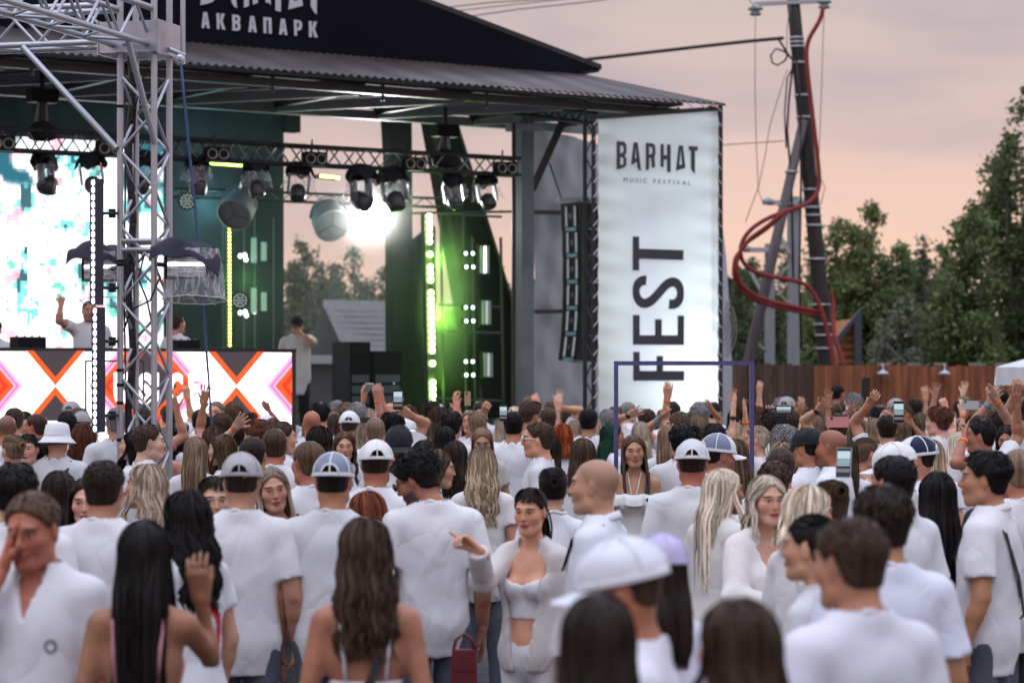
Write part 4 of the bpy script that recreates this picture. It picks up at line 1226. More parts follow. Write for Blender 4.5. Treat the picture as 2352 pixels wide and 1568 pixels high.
# ---- backdrop, LED wall, booth
bd = thing('stage_backdrop', sp(300, YH, 33.4) * (1, 1, 0), 'dark drape closing the rear of the stage', 'drape')
c = MB(); ua, ub = su(-700, 33.4), su(652, 33.4)
nn = 90; uu = np.linspace(ua, ub, nn); wv = .05 * np.sin(uu * 9) + .03 * np.sin(uu * 23 + 1)
V = np.concatenate([np.stack([st(u, 33.4 + w, 1.11) for u, w in zip(uu, wv)]), np.stack([st(u, 33.4 + w, 6.35) for u, w in zip(uu, wv)])]); k = np.arange(nn - 1)
attach(link('drape', fastmesh('drape', V, [np.stack([k, k + 1, k + 1 + nn, k + nn], 1)], mat('teal_black_drape', (.020, .032, .040), .85, noise=.2, nscale=2), True)), bd)
mb = MB(); mb.box(sp(668, 278, 33.2), (.24, .2, .36), stage_ax()); mb.build('drape_end', [BLKC], bd)
def screen_nodes():
    m = bpy.data.materials.new('led_wall_picture'); m.use_nodes = True; X.nt = m.node_tree
    n, l = m.node_tree.nodes, m.node_tree.links; b = n['Principled BSDF']
    t = n.new('ShaderNodeTexCoord'); sn = n.new('ShaderNodeSeparateXYZ'); l.new(t.outputs['UV'] if False else t.outputs['Object'], sn.inputs[0])
    u, z = X(sn.outputs[0]), X(sn.outputs[2])
    def noise(sx, sy, ox, q):
        cb = n.new('ShaderNodeCombineXYZ')
        qu = X.m('SNAP', u, q) * sx + ox; qz = X.m('SNAP', z, q) * sy
        l.new(qu.s, cb.inputs[0]); l.new(qz.s, cb.inputs[1])
        t_ = n.new('ShaderNodeTexNoise'); t_.inputs['Scale'].default_value = 1; t_.inputs['Detail'].default_value = 2; l.new(cb.outputs[0], t_.inputs['Vector'])
        return X(t_.outputs['Fac'])
    a = noise(2.9, 1.9, 3.1, .055); b2 = noise(3.4, 2.4, 11.7, .05); d_ = noise(4.1, 3.4, 23., .045)
    c = X.mix(a.step(.50, .515), (1.0, 1.05, 1.08), (.97, 1.06, 1.04))
    c = X.mix(a.step(.585, .60), c, (.14, .62, .60))
    c = X.mix(a.step(.635, .645), c, (.035, .09, .11))
    c = X.mix(b2.step(.61, .62) * .85, c, (1.0, .30, .42))
    c = X.mix(d_.step(.635, .645), c, (.12, .55, .40))
    c = X.mix(z.step(3.5, 3.7) * noise(.9, .6, 40., .05).step(.46, .5), c, (.012, .10, .14))
    # the separate diodes
    du = X.m('ABSOLUTE', X.m('FRACT', u * 38.) - .5); dz = X.m('ABSOLUTE', X.m('FRACT', z * 38.) - .5)
    dot = X.m('MAXIMUM', du, dz).step(.46, .36, .35, 1.)
    l.new(c.s, b.inputs['Emission Color']); l.new((dot * 2.4).s, b.inputs['Emission Strength'])
    b.inputs['Base Color'].default_value = (.01, .01, .01, 1)
    return m
ua, ub = su(-420, 32.4), su(374, 32.4)
lw = thing('led_wall', st(ua, 32.4, 1.10), 'towering LED wall glowing white and turquoise behind the booth', 'screen', rotz=SA)
mb = MB(); mb.box(((ub - ua) / 2, 0, 2.15), (ub - ua, .02, 4.3)); link('screen', mb.mesh('screen', [screen_nodes()]), lw)
mb = MB(); mb.box(((ub - ua) / 2, .09, 2.15), (ub - ua + .06, .14, 4.36)); link('frame', mb.mesh('frame', [BLK]), lw)

VB = 25.2
bt = thing('dj_booth', sp(300, YH, VB + .4) * (1, 1, 0) + SZ * 1.1, 'DJ booth fronted by a glowing screen of white and orange chevrons', 'booth')
ua, ub = su(-420, VB), su(679, VB)
zt, zb = 2.335, 1.12
mb = MB(); mb.box(st((ua + ub) / 2, VB + .42, (zt + zb) / 2 - .01), (ub - ua, .8, zt - zb - .02), stage_ax()); mb.build('cabinet', [DARKP], bt)
for (a, b) in ((st(ua, VB, zt - .005), st(ub, VB, zt - .005)), (st(ub - .02, VB, zb), st(ub - .02, VB, zt - .03))):
    rod('edge_trim', a, b, .022, BLK, bt, square=True)
LEDM = [mat('led_white', (.02, .02, .02), .5, emit=(1.0, .98, .97), es=3.2), mat('led_orange', (.02, .01, .01), .5, emit=(1.0, .11, .012), es=1.25), mat('led_off', (.028, .022, .026), .6, emit=(.055, .042, .048), es=1.0),
        mat('led_pink', (.02, .01, .01), .5, emit=(1.0, .42, .66), es=1.5), mat('led_magenta', (.02, .01, .01), .5, emit=(.95, .16, .42), es=1.3), mat('led_red', (.02, .01, .01), .5, emit=(1.0, .035, .012), es=1.15)]
sm = MB(); YM = 886
def flat(pl, lv, mi):
    pts = [sp(x, y, VB - .02) for x, y in pl]
    a = np.cross(pts[1] - pts[0], pts[2] - pts[1])
    if a @ -SV < 0: pts = pts[::-1]
    sm.add(np.array(pts) - SV * .0025 * lv, [np.arange(len(pts))[None]], mi)
ytop = lambda x: 804.5 + x * .0062
flat([(-420, ytop(-420)), (669, ytop(669) + 1.5), (669, 1040), (-420, 1040)], 0, 0)
for xc in (-288, 127, 543):
    for sgn in (-1, 1):
        ye = ytop(xc) if sgn < 0 else YM + (YM - ytop(xc))
        hw = abs(ye - YM) * .83
        flat([(xc, YM), (xc + hw, ye), (xc - hw, ye)], 1, 1)
        ys = YM + sgn * 20; hw2 = abs(ye - ys) * .83
        flat([(xc, ys), (xc + hw2, ye), (xc - hw2, ye)], 2, 2)
def chev(xc, hwid, yspan, lv, mi, lo=-420, hi=669):
    "diamond clipped to the screen height and ends"
    yt, yb = ytop(xc) + .8, 960.
    k = 1.20
    pl = []
    for (x, y) in ((xc - hwid, YM), (xc, YM - hwid * k), (xc + hwid, YM), (xc, YM + hwid * k)): pl.append((x, y))
    def clip(pl, f, inter):
        out_ = []
        for a, b in zip(pl, pl[1:] + pl[:1]):
            fa, fb = f(a), f(b)
            if fa >= 0: out_.append(a)
            if (fa >= 0) != (fb >= 0): t = fa / (fa - fb); out_.append((a[0] + (b[0] - a[0]) * t, a[1] + (b[1] - a[1]) * t))
        return out_
    for f in (lambda p: p[1] - yt, lambda p: 1030 - p[1], lambda p: p[0] - lo, lambda p: hi - p[0]): pl = clip(pl, f, None)
    if len(pl) > 2: flat(pl, lv, mi)
for xc in (-81, 335, 743):
    for w, mi in ((134, 3), (124, 4), (118, 3), (112, 1), (98, 5), (86, 1), (70, 2)): chev(xc, w, 0, 3 + (136 - w) / 12, mi)
sm.build('screen', LEDM, bt)
def text_mesh(s, name, m, width, height, origin, ax, ay, extr=.004, bold=.012):
    cu = bpy.data.curves.new(name, 'FONT'); cu.body = s; cu.size = 1; cu.offset = bold; cu.extrude = .01
    o = bpy.data.objects.new(name, cu); COL.objects.link(o)
    dg = bpy.context.evaluated_depsgraph_get(); me = bpy.data.meshes.new_from_object(o.evaluated_get(dg)); bpy.data.objects.remove(o)
    V = np.array([v.co for v in me.vertices]); lo, hi = V.min(0), V.max(0)
    W = (V - lo) / np.maximum(hi - lo, 1e-6); nrm = np.cross(ax, ay)
    W = np.asarray(origin) + W[:, :1] * width * np.asarray(ax) + W[:, 1:2] * height * np.asarray(ay) + W[:, 2:] * extr * nrm
    me.vertices.foreach_set('co', W.astype(np.float32).ravel()); me.materials.clear(); me.materials.append(m); me.update()
    return link(name, me)
for ch, x0, x1 in (('U', 262, 294), ('S', 319, 348), ('I', 353, 364), ('C', 388, 419), ('F', 434, 457)):
    a, b = sp(x0, 928, VB - .045), sp(x1, 928, VB - .045)
    attach(text_mesh(ch, 'letter', LEDM[0], np.linalg.norm(b - a), (928 - 855) / F * 27.2, a, SU, SZ, .004, .05), bt)

# gear on the booth
for (x0, x1, y0, y1, nm, lb) in ((32, 96, 775, 806, 'mixer', 'dark mixer unit on the booth beside the LED wall'), (398, 448, 782, 808, 'laptop', 'dark laptop lid standing on the booth')):
    a, b = sp(x0, y1, VB + .35), sp(x1, y0, VB + .35)
    t = thing(nm, (a + b) / 2 * (1, 1, 0) + SZ * (zt - .01), lb, nm)
    mb = MB(); mb.box(((a[0] + b[0]) / 2, (a[1] + b[1]) / 2, zt + (y1 - y0) / F * 27 / 2 - .01), (np.linalg.norm((b - a)[:2]), .25, (y1 - y0) / F * 27), stage_ax()); mb.build('case', [DARKP], t)
    for q in range(4):
        mb = MB(); mb.tube([st(0, 0, 0), SZ * .02], .012, 8); o = mb.build('knob', [GREYB], t); o.location = Vector((a + b) / 2 + SU * (.09 * q - .13)) * 1.0; o.location.z = zt + (y1 - y0) / F * 27 - .012; o.matrix_parent_inverse = Matrix.Translation(-Vector(t.location))

# ---- aluminium truss tower
TD = 19.0; th = R(16); TX = np.array([math.cos(th), math.sin(th), 0]); TY = np.array([-math.sin(th), math.cos(th), 0]); TS = .29
TX, TY = np.array([math.cos(th), -math.sin(th) * -1, 0]), np.array([math.sin(th), math.cos(th), 0])
o0 = pt(276, YH, TD) * (1, 1, 0)
TX = np.array([math.cos(th), -math.sin(th), 0]) ; TY = np.array([math.sin(th), math.cos(th), 0])
o0 = pt(276, YH, TD) * (1, 1, 0)
tw = thing('truss_tower', o0 + TX * .14 + TY * .14, 'aluminium truss tower with corner block carrying two lattice beams', 'truss')
ch = [o0, o0 + TX * TS, o0 + TX * TS + TY * TS, o0 + TY * TS]
ZT = 4.66
for c in ch: rod('chord', c + SZ * .05, c + SZ * 5.6, .0255, ALU, tw, 12)
mb = MB(); mb.box(o0 + (TX + TY) * TS / 2 + SZ * .025, (.9, .9, .05), (TX, TY, SZ)); mb.build('base_plate', [ALU], tw)
zz = np.arange(.3, 4.55, .295)
for f in range(4):
    a, b = ch[f], ch[(f + 1) % 4]
    for i, z in enumerate(zz[:-1]):
        p, q = (a, b) if (i + f) % 2 == 0 else (b, a)
        rod('brace', p + SZ * z, q + SZ * zz[i + 1], .0125, ALU, tw)
    for z in (3.06, 3.13): rod('ring', a + SZ * z, b + SZ * z, .02, ALU, tw)
# corner block with plates
bc = o0 + (TX + TY) * TS / 2
for dz_ in (4.72,):
    for s1 in (-1, 1):
        mb = MB(); mb.box(bc + TY * (s1 * .235) + SZ * dz_ - TX * .04, (.52, .012, .24), (TX, TY, SZ)); mb.build('block_plate', [ALU], tw)
        mb = MB(); mb.box(bc + TX * (s1 * .25 - .04) + SZ * dz_, (.012, .50, .26), (TX, TY, SZ)); mb.build('block_plate', [ALU], tw)
def beam(org, dr, L, par, side, up=.29):
    "square lattice beam starting at org, along dr"
    for a in (0, 1):
        for b in (0, 1): rod('beam_chord', org + side * (a * TS) + SZ * (b * up), org + side * (a * TS) + SZ * (b * up) + dr * L, .0255, ALU, par, 12)
    m = int(L / .29)
    for i in range(m):
        p, q = i * .29, (i + 1) * .29
        for a in (0, 1):
            z0, z1 = (0, up) if i % 2 == 0 else (up, 0)
            rod('beam_lacing', org + side * (a * TS) + SZ * z0 + dr * p, org + side * (a * TS) + SZ * z1 + dr * q, .0125, ALU, par)
        s0, s1 = (0, TS) if i % 2 == 0 else (TS, 0)
        rod('beam_lacing', org + side * s0 + dr * p, org + side * s1 + dr * q, .0125, ALU, par)
beam(o0 + SZ * 4.66 + TX * -.02 , -TY, 9.0, tw, TX)
beam(o0 + SZ * 4.70 - TX * .14, -TX, 6.0, tw, TY)
rod('knee_brace', pt(52, 108, 19.15), pt(268, 341, 18.97), .025, ALU, tw, 12)
rod('knee_brace', pt(292, 85, 18.55), pt(356, 331, 18.85), .024, ALU, tw, 12)
rod('mast_tube', pt(420, -60, 19.05), pt(420, 131, 19.05), .020, ALU, tw, 12)
rod('outrigger', pt(388, 113, 19.0), pt(424, 128, 19.05), .020, ALU, tw, 12)
mb = MB(); mb.tube([pt(300 + 6 * math.sin(i * 1.3), 130 + i * 62, 19.22) for i in range(16)], .030, 8); mb.build('cable_bundle', [mat('cable', (.012, .012, .013), .5, bump=1, bscale=30)], tw, True)
for (pts_) in ([(352, 128, 19), (330, 180, 19.2), (312, 240, 19.2), (306, 330, 19.2)], [(366, 640, 18.9), (345, 690, 18.8), (300, 712, 19), (284, 760, 19.1)], [(305, 560, 19.1), (330, 590, 19), (318, 640, 19.1), (338, 690, 19), (352, 760, 18.95)], [(284, 120, 19.1), (288, 420, 19.1), (284, 640, 19.05), (292, 1040, 19.1)]):
    mb = MB(); mb.tube([pt(*q) for q in pts_], .008, 6); mb.build('cable', [mat('cable', (.012, .012, .013), .5)], tw, True)
for y in (245, 600, 608, 850, 884, 925, 1010):
    c = pt(276, y, TD); mb = MB(); mb.lathe([(.0265, -.012), (.029, -.012), (.029, .012), (.0265, .012)], 14, c=c); mb.build('tape_band', [DARKP], tw)
# pulley and blue rope
mb = MB(); mb.lathe([(.02, -.012), (.045, -.012), (.045, .012), (.02, .012)], 18, c=pt(413, 138, 19.0), ax=((1, 0, 0), (0, 0, 1), (0, 1, 0))); mb.build('pulley', [ALU], tw, True)
rp = thing('hoist_rope', pt(490, 1100, 19) * (1, 1, 0), 'slack blue rope dropping from the truss pulley', 'rope')
mb = MB(); mb.tube([pt(*q, 19.0) for q in ((415, 141), (423, 230), (434, 340), (446, 460), (453, 530), (462, 640), (472, 780), (480, 880), (488, 1000), (492, 1120), (494, 1440))], [.011] * 7 + [.008] * 4, 8); mb.build('rope', [mat('blue_rope', (.05, .09, .20), .7)], rp, True)

# ---- upright LED bars beside the tower
LEDW = mat('diode_white', (.02, .02, .02), .3, emit=(.80, .84, 1.0), es=7.0)
for (xa, y0_, y1_, lb) in ((222, 410, 701, 'upper LED bar of white diodes clamped to the tower'), (226, 704, 994, 'lower LED bar of white diodes clamped to the tower')):
    t = thing('led_bar', pt(xa, y1_, 18.75), lb, 'light bar', 'LED bars on the truss tower')
    a, b = pt(xa, y0_, 18.75), pt(xa, y1_, 18.75)
    fx = np.array([math.cos(R(40)), math.sin(R(40)), 0]); fy = np.array([-math.sin(R(40)), math.cos(R(40)), 0])
    fx = np.array([math.cos(R(36)), math.sin(R(36)), 0]); fy = np.array([-fx[1], fx[0], 0])
    mb = MB(); mb.box((a + b) / 2, (.07, .10, np.linalg.norm(a - b) - .01), (fx, fy, SZ)); mb.build('housing', [mat('bar_housing', (.030, .033, .055), .4)], t)
    for i in range(17):
        c = a + (b - a) * ((i + .6) / 17.2) - fx * .0362 - fy * .012
        mb = MB(); mb.lathe([(.0001, .006), (.020, .005), (.025, -.004)], 14, ax=(fy, SZ, -fx)); o = mb.build('diode', [LEDW]); o.location = c; o.parent = t; o.matrix_parent_inverse = Matrix.Translation(-Vector(t.location))
    for y in (y0_ + 80, y1_ - 40):
        rod('clamp', pt(xa + 16, y, 18.8), pt(270, y, 19.0), .012, BLK, t); mb = MB(); mb.box(pt(258, y, 18.95), (.05, .05, .07)); mb.build('clamp_jaw', [BLK], t)

# ---- fixtures in rain covers
def cover_light(c, s, head=.0, label='', group='moving lights under rain covers', lens=None, tilt=0., d_up=0., hang=True, yaw=0.):
    "moving light hanging under a black cloth with a clear skirt; c = centre of the base"
    t = thing('moving_light', c, label, 'stage light', group, yaw)
    def add(mb, nm, m, par=None, sm_=True): return link(nm, mb.mesh(nm, [m], sm_), par or t)
    r_ = np.random.default_rng(int(abs(c[0] * 1000)) % 9999)
    # cloth: sagging cone of four points
    n = 28; th_ = np.arange(n) * 2 * math.pi / n; rings = []
    for rr, z in ((.02, .20), (.10, .19), (.16, .15), (.20, .07), (.22, .02)):
        w = 1 + .20 * np.cos(3 * th_ + 9 * c[0]) * (rr / .28) + .10 * np.sin(5 * th_ + 20 * c[0]) * (rr / .28)
        rings.append(np.stack([rr * w * np.cos(th_), rr * .8 * w * np.sin(th_), z - .10 * (rr / .28) ** 2 * np.cos(4 * th_ + .6) + .01 * r_.normal(size=n)], -1) * s)
    V = np.concatenate(rings); k = np.arange(n); k2 = (k + 1) % n
    Q = np.concatenate([np.stack([i * n + k, i * n + k2, (i + 1) * n + k2, (i + 1) * n + k], 1) for i in range(4)])
    link('rain_cover', fastmesh('rain_cover', np.concatenate([V]), [Q[:, ::-1], (np.arange(n))[None]], BLKC, True), t)
    rings = []
    for rr, z in ((.20, .0), (.22, -.07), (.24, -.14), (.26, -.20)):
        rings.append(np.stack([rr * (1 + .07 * np.cos(9 * th_ + z * 9) + .12 * np.sin(2 * th_ + 9 * c[0])) * np.cos(th_), rr * .85 * (1 + .07 * np.cos(9 * th_) + .12 * np.cos(3 * th_ + 5 * c[0])) * np.sin(th_), np.full(n, z) * (1 + .3 * np.sin(2 * th_ + 11 * c[0])) + .006 * r_.normal(size=n)], -1) * s)
    V = np.concatenate(rings); Q = np.concatenate([np.stack([i * n + k, i * n + k2, (i + 1) * n + k2, (i + 1) * n + k], 1) for i in range(3)])
    link('clear_skirt', fastmesh('clear_skirt', V, [Q], CLEAR, True), t)
    mb = MB(); mb.lathe([(.262 * s, -.206 * s), (.268 * s, -.20 * s), (.262 * s, -.194 * s)], 28); V = mb.V[0]; V[:, 1] *= .85; 0 and add(mb, 'hem', mat('film_edge', (.55, .60, .62), .3))
    mb = MB(); mb.box((0, 0, .06 * s), (.30 * s, .22 * s, .14 * s)); add(mb, 'base', DARKP, sm_=False)
    for sx in (-1, 1):
        mb = MB(); mb.box((sx * .155 * s, 0, -.13 * s), (.035 * s, .10 * s, .28 * s)); add(mb, 'yoke_arm', mat('yoke_grey', (.10, .10, .115), .4), sm_=False)
    h_ = link('head', None, t); h_.location = (0, 0, -.27 * s); h_.rotation_euler = (R(-tilt), 0, 0); h_.empty_display_size = .1
    mb = MB(); mb.lathe([(.0001, .13), (.06, .125), (.105, .09), (.125, .02), (.125, -.08), (.11, -.12)], 24)
    for V in mb.V: V *= s
    hd_ = link('head', mb.mesh('head_shell', [mat('head_shell', (.05, .042, .048), .35)], True), t); hd_.location = h_.location; hd_.rotation_euler = h_.rotation_euler
    bpy.data.objects.remove(h_)
    mb = MB(); mb.lathe([(.0001, -.122), (.06, -.124), (.11, -.118)], 24)
    for V in mb.V: V *= s
    link('lens', mb.mesh('lens', [lens or mat('lamp_lens', (.05, .07, .07), .12, spec=.8)], True), hd_)
    return t
VT = 26.8
HOT = mat('lamp_hot', (.02, .02, .02), .3, emit=(1.0, 1.0, .96), es=90.)
for i, (x, y, tl, lb) in enumerate(((105, 352, 82, 'moving light with round lens before the LED wall'), (208, 350, 75, 'moving light beside the upper LED bar'), (335, 352, 60, 'moving light seen through the truss tower'),
        (452, 365, -10, 'moving light by the blue rope'), (585, 372, 12, 'moving light with downturned head before the drape'), (688, 372, 30, 'moving light at the drape edge'), (828, 384, 60, 'moving light next to the dazzling lamp'),
        (902, 388, 20, 'moving light over the dazzling lamp'), (1040, 400, 78, 'moving light with dark round lens above the green strip'), (1115, 398, 25, 'moving light at the column end of the truss'))):
    q_ = np.random.default_rng(50 + i); cl_ = cover_light(sp(x, y + 26 + q_.uniform(-4, 6), VT - .05 + q_.uniform(-.12, .1)), q_.uniform(.76, .98), label=lb, tilt=tl, yaw=SA + R(q_.uniform(-45, 45)))
    cl_.rotation_euler = (R(q_.uniform(-9, 9)), R(q_.uniform(-12, 12)), cl_.rotation_euler[2])
# the two lamps strapped to the tower
STROBE = mat('strobe_tube', (.02, .02, .02), .3, emit=(.95, .97, 1.0), es=6.)
for (x, y, dd, sc_, lb) in ((432, 612, 18.75, 1.0, 'strobe light under black cloth and clear film on the tower'), (240, 618, 19.35, .95, 'strobe light partly behind the LED bar')):
    c = pt(x, y, dd); t = thing('strobe_light', c, lb, 'stage light', 'strobe lights strapped to the tower')
    mb = MB(); mb.box((0, 0, .02), (.34, .14, .24)); link('housing', mb.mesh('housing', [DARKP]), t)
    mb = MB(); mb.box((0, -.074, .02), (.30, .012, .20)); link('reflector', mb.mesh('reflector', [mat('ribbed_foil', (.55, .56, .60), .3, .8, bump=.6, bscale=40, stretch=(.1, 1, 1))]), t)
    for q in range(11):
        mb = MB(); mb.box((0, -.082, -.07 + q * .018), (.30, .006, .004)); link('rib', mb.mesh('rib', [GREYB]), t)
    mb = MB(); mb.box((0, -.088, .015), (.29, .01, .022)); link('tube', mb.mesh('tube', [STROBE]), t)
    # cloth thrown over
    nu, nv = 22, 12; U, W = np.meshgrid(np.linspace(-1, 1, nu), np.linspace(-1, 1, nv), indexing='ij')
    rr = np.sqrt(U ** 2 + W ** 2); Z = .20 - .10 * np.abs(U) ** 3 - .13 * np.maximum(-W, 0) ** 2 - .05 * U - .02 * np.sin(U * 6 + W * 3)
    V = np.stack([U * .27 - .01, W * .17, Z], -1).reshape(-1, 3); i, j = np.meshgrid(np.arange(nu - 1), np.arange(nv - 1), indexing='ij')
    Q = np.stack([i * nv + j, (i + 1) * nv + j, (i + 1) * nv + j + 1, i * nv + j + 1], -1).reshape(-1, 4)
    Vt = np.concatenate([V, V - (0, 0, .006)]); link('rain_cover', fastmesh('rain_cover', Vt, [np.concatenate([Q, Q[:, ::-1] + len(V)])], mat('navy_cloth', (.022, .020, .038), .9, noise=.2, nscale=6, bump=.4, bscale=9), True), t)
    n = 40; th_ = np.arange(n) * 2 * math.pi / n; rings = []
    rr_ = np.random.default_rng(3)
    for q_, z in ((.86, .14), (.92, .05), (.98, -.05), (1.05, -.16), (1.1, -.26)):
        rings.append(np.stack([.22 * q_ * (1 + .05 * np.cos(11 * th_ + z * 20)) * np.cos(th_) + .05, .16 * q_ * np.sin(th_) * (1 + .05 * np.cos(7 * th_)), z - .03 * np.sin(th_ * 1) * (z < -.2) + .003 * rr_.normal(size=n)], -1))
    V = np.concatenate(rings); k = np.arange(n); k2 = (k + 1) % n
    link('clear_film', fastmesh('clear_film', V, [np.concatenate([np.stack([i * n + k, i * n + k2, (i + 1) * n + k2, (i + 1) * n + k], 1) for i in range(4)])], CLEAR, True), t)
    mb = MB(); mb.tube(np.concatenate([rings[-1], rings[-1][:1]]), .004, 5); link('film_hem', mb.mesh('film_hem', [mat('film_edge', (.55, .60, .62), .3)], True), t)
    rod('clamp', c + (0, .05, .0), pt(360 if x > 300 else 276, y - 5, 19.0), .018, BLK, t)

# ---- black lighting truss
lt = thing('lighting_truss', sp(600, 340, VT), 'long black lighting truss slung under the stage roof', 'truss')
tz = lambda x: (295 + x * .0578, 343 + x * .0495)
for v in (VT - .14, VT + .15):
    for q in (0, 1): rod('chord', sp(-260, tz(-260)[q], v) if v < VT else sp(-260, tz(-260)[q], VT) + SV * .15, sp(1196, tz(1196)[q], v) if v < VT else sp(1196, tz(1196)[q], VT) + SV * .15, .026, BLK, lt, 10)
xx = np.linspace(-250, 1190, 49)
for i in range(48):
    a, b = (0, 1) if i % 2 == 0 else (1, 0)
    for dv in (-.14, .15): rod('lacing', sp(xx[i], tz(xx[i])[a], VT) + SV * dv, sp(xx[i + 1], tz(xx[i + 1])[b], VT) + SV * dv, .011, GREYB if i % 3 else BLK, lt)
    rod('lacing', sp(xx[i], tz(xx[i])[1], VT) + SV * (-.14 if i % 2 else .15), sp(xx[i + 1], tz(xx[i + 1])[1], VT) + SV * (.15 if i % 2 else -.14), .010, BLK, lt)
for (x, y0_, y1_, lb) in ((97, 205, 300, 'chain hoist holding the truss before the LED wall'), (1022, 285, 362, 'chain hoist holding the truss near the column')):
    t = thing('chain_hoist', sp(x, y1_, VT), lb, 'hoist', 'chain hoists above the lighting truss')
    mb = MB(); mb.box(sp(x, y0_ + 16, VT), (.34, .18, .16), stage_ax()); mb.build('motor', [DARKP], t)
    rod('hook_arm', sp(x - 8, y0_ + 30, VT), sp(x - 18, y1_, VT), .018, GREYB, t); rod('hook_arm', sp(x + 8, y0_ + 30, VT), sp(x + 12, y1_, VT), .018, GREYB, t)
    rod('chain', sp(x, y0_ - 40, VT), sp(x, y1_, VT), .03, BLK, t)
    mb = MB(); mb.lathe([(.0001, .14), (.10, .12), (.18, .02), (.16, -.08), (.1, -.1)], 14, c=sp(x, y1_ + 4, VT)); mb.build('chain_bag', [BLKC], t, True)
for (x, lb) in ((2, 'twin-lamp blinder before the LED wall edge'), (250, 'twin-lamp blinder close to the truss tower'), (497, 'twin-lamp blinder near the blue rope'), (722, 'twin-lamp blinder at the drape edge'), (950, 'twin-lamp blinder over the green strip'), (1160, 'twin-lamp blinder next to the column')):
    y = tz(x)[1] - 13; c = sp(x, y, VT - .32); t = thing('blinder_light', c, lb, 'stage light', 'twin-lamp blinders on the truss', SA + R(-8))
    mb = MB(); mb.box((0, 0, 0), (.30, .14, .17)); link('housing', mb.mesh('housing', [DARKP]), t)
    for sx in (-1, 1):
        mb = MB(); mb.lathe([(.0001, .035), (.03, .02), (.058, 0), (.066, -.004)], 18, ax=((1, 0, 0), (0, 0, 1), (0, 1, 0)), c=(sx * .073, -.075, 0)); link('lamp', mb.mesh('lamp', [mat('blinder_lamp', (.30, .28, .24), .3, .3)], True), t)
    mb = MB(); mb.tube([(-.16, 0, -.02), (-.16, 0, .13), (.16, 0, .13), (.16, 0, -.02)], .010, 6); link('bracket', mb.mesh('bracket', [BLK], True), t)
    rod('clamp', (0, 0, 0), (0, 0, 1), .01, BLK, None).matrix_world = Matrix()
    o = bpy.data.objects[-1] if False else COL.objects[-1]; o.parent = t; o.matrix_basis = Matrix.LocRotScale(Vector((0, .08, .05)), None, Vector((.012, .012, .20)))
# large drum lamps, LED pars, dazzling lamp on the rear bar
rb = thing('rear_truss', sp(700, 470, 31.5), 'slender rear truss carrying the drum lamps', 'truss')
for q in (432, 452): rod('chord', sp(380, q, 31.5), sp(1010, q + 24, 31.5), .022, BLK, rb)
xx = np.linspace(390, 1000, 25)
for i in range(24): rod('lacing', sp(xx[i], (432 if i % 2 else 452) + (xx[i] - 380) * .038, 31.5), sp(xx[i + 1], (452 if i % 2 else 432) + (xx[i + 1] - 380) * .038, 31.5), .009, GREYB, rb)
for (x, y, r_, yw, tl, lb) in ((547, 478, .25, -50, 35, 'large drum lamp hung before the drape'), (756, 503, .26, -12, 35, 'large drum lamp hung against the pale sky')):
    t = thing('drum_lamp', sp(x, y, 30.6), lb, 'stage light', 'drum lamps', SA + R(yw))
    A_ = np.array(Matrix.Rotation(R(tl - 90), 3, 'X')).T
    mb = MB(); mb.lathe([(.0001, .26), (r_ * .6, .25), (r_ * .9, .18), (r_, .0), (r_, -.16), (r_ * 1.03, -.17), (r_ * 1.03, -.19), (r_ * .93, -.19)], 32, ax=A_ * np.array((1, -1, -1))[:, None] if False else A_); link('drum', mb.mesh('drum', [mat('drum_shell', (.34, .38, .40), .4, .2)], True), t)
    mb = MB(); mb.lathe([(.0001, -.155), (r_ * .94, -.165)], 32, ax=A_); link('lens', mb.mesh('lens', [mat('drum_lens', (.16, .17, .18), .35)], True), t)
    for q in range(3):
        a = q * 2.1 + .4; mb = MB(); mb.tube([np.array((0, 0, -.18)) @ A_, np.array((r_ * .93 * math.cos(a), r_ * .93 * math.sin(a), -.18)) @ A_], .006, 5); link('spoke', mb.mesh('spoke', [BLK]), t)
    th_ = np.linspace(0, math.pi, 14); mb = MB(); mb.tube([(r_ * 1.1 * math.cos(a), 0, r_ * 1.25 * math.sin(a)) for a in th_], .016, 6); link('yoke', mb.mesh('yoke', [GREYB], True), t)
for (x, y, hot, lb) in ((430, 463, False, 'LED par lamp with a honeycomb of diodes above the booth'), (845, 466, False, 'LED par lamp above the dazzling lamp'), (551, 690, False, 'LED par lamp low on the green-lit frame')):
    t = thing('par_lamp', sp(x, y, 30.8), lb, 'stage light', 'LED par lamps', SA - R(25))
    mb = MB(); mb.lathe([(.0001, .16), (.09, .15), (.12, .08), (.125, -.05), (.115, -.055)], 24, ax=((1, 0, 0), (0, 0, 1), (0, 1, 0))); link('can', mb.mesh('can', [DARKP], True), t)
    for q in range(19):
        rr, a = (0, 0) if q == 0 else ((.045, q * 1.047) if q < 7 else (.088, q * .5236))
        mb = MB(); mb.lathe([(.0001, -.058), (.016, -.056)], 8, ax=((1, 0, 0), (0, 0, 1), (0, 1, 0)), c=(rr * math.cos(a), 0, rr * math.sin(a))); link('diode', mb.mesh('diode', [mat('dim_diode', (.4, .45, .42), .3, emit=(.6, .75, .7), es=.5)], True), t)
t = thing('dazzling_lamp', sp(858, 496, 30.4), 'dazzling white stage lamp aimed at the crowd', 'stage light', rotz=SA - R(25))
mb = MB(); mb.lathe([(.0001, .26), (.16, .24), (.24, .08), (.24, -.06)], 28, ax=((1, 0, 0), (0, 0, 1), (0, 1, 0))); link('can', mb.mesh('can', [DARKP], True), t)
mb = MB(); mb.lathe([(.0001, -.055), (.225, -.045)], 28, ax=((1, 0, 0), (0, 0, 1), (0, 1, 0))); link('lens', mb.mesh('lens', [HOT], True), t)
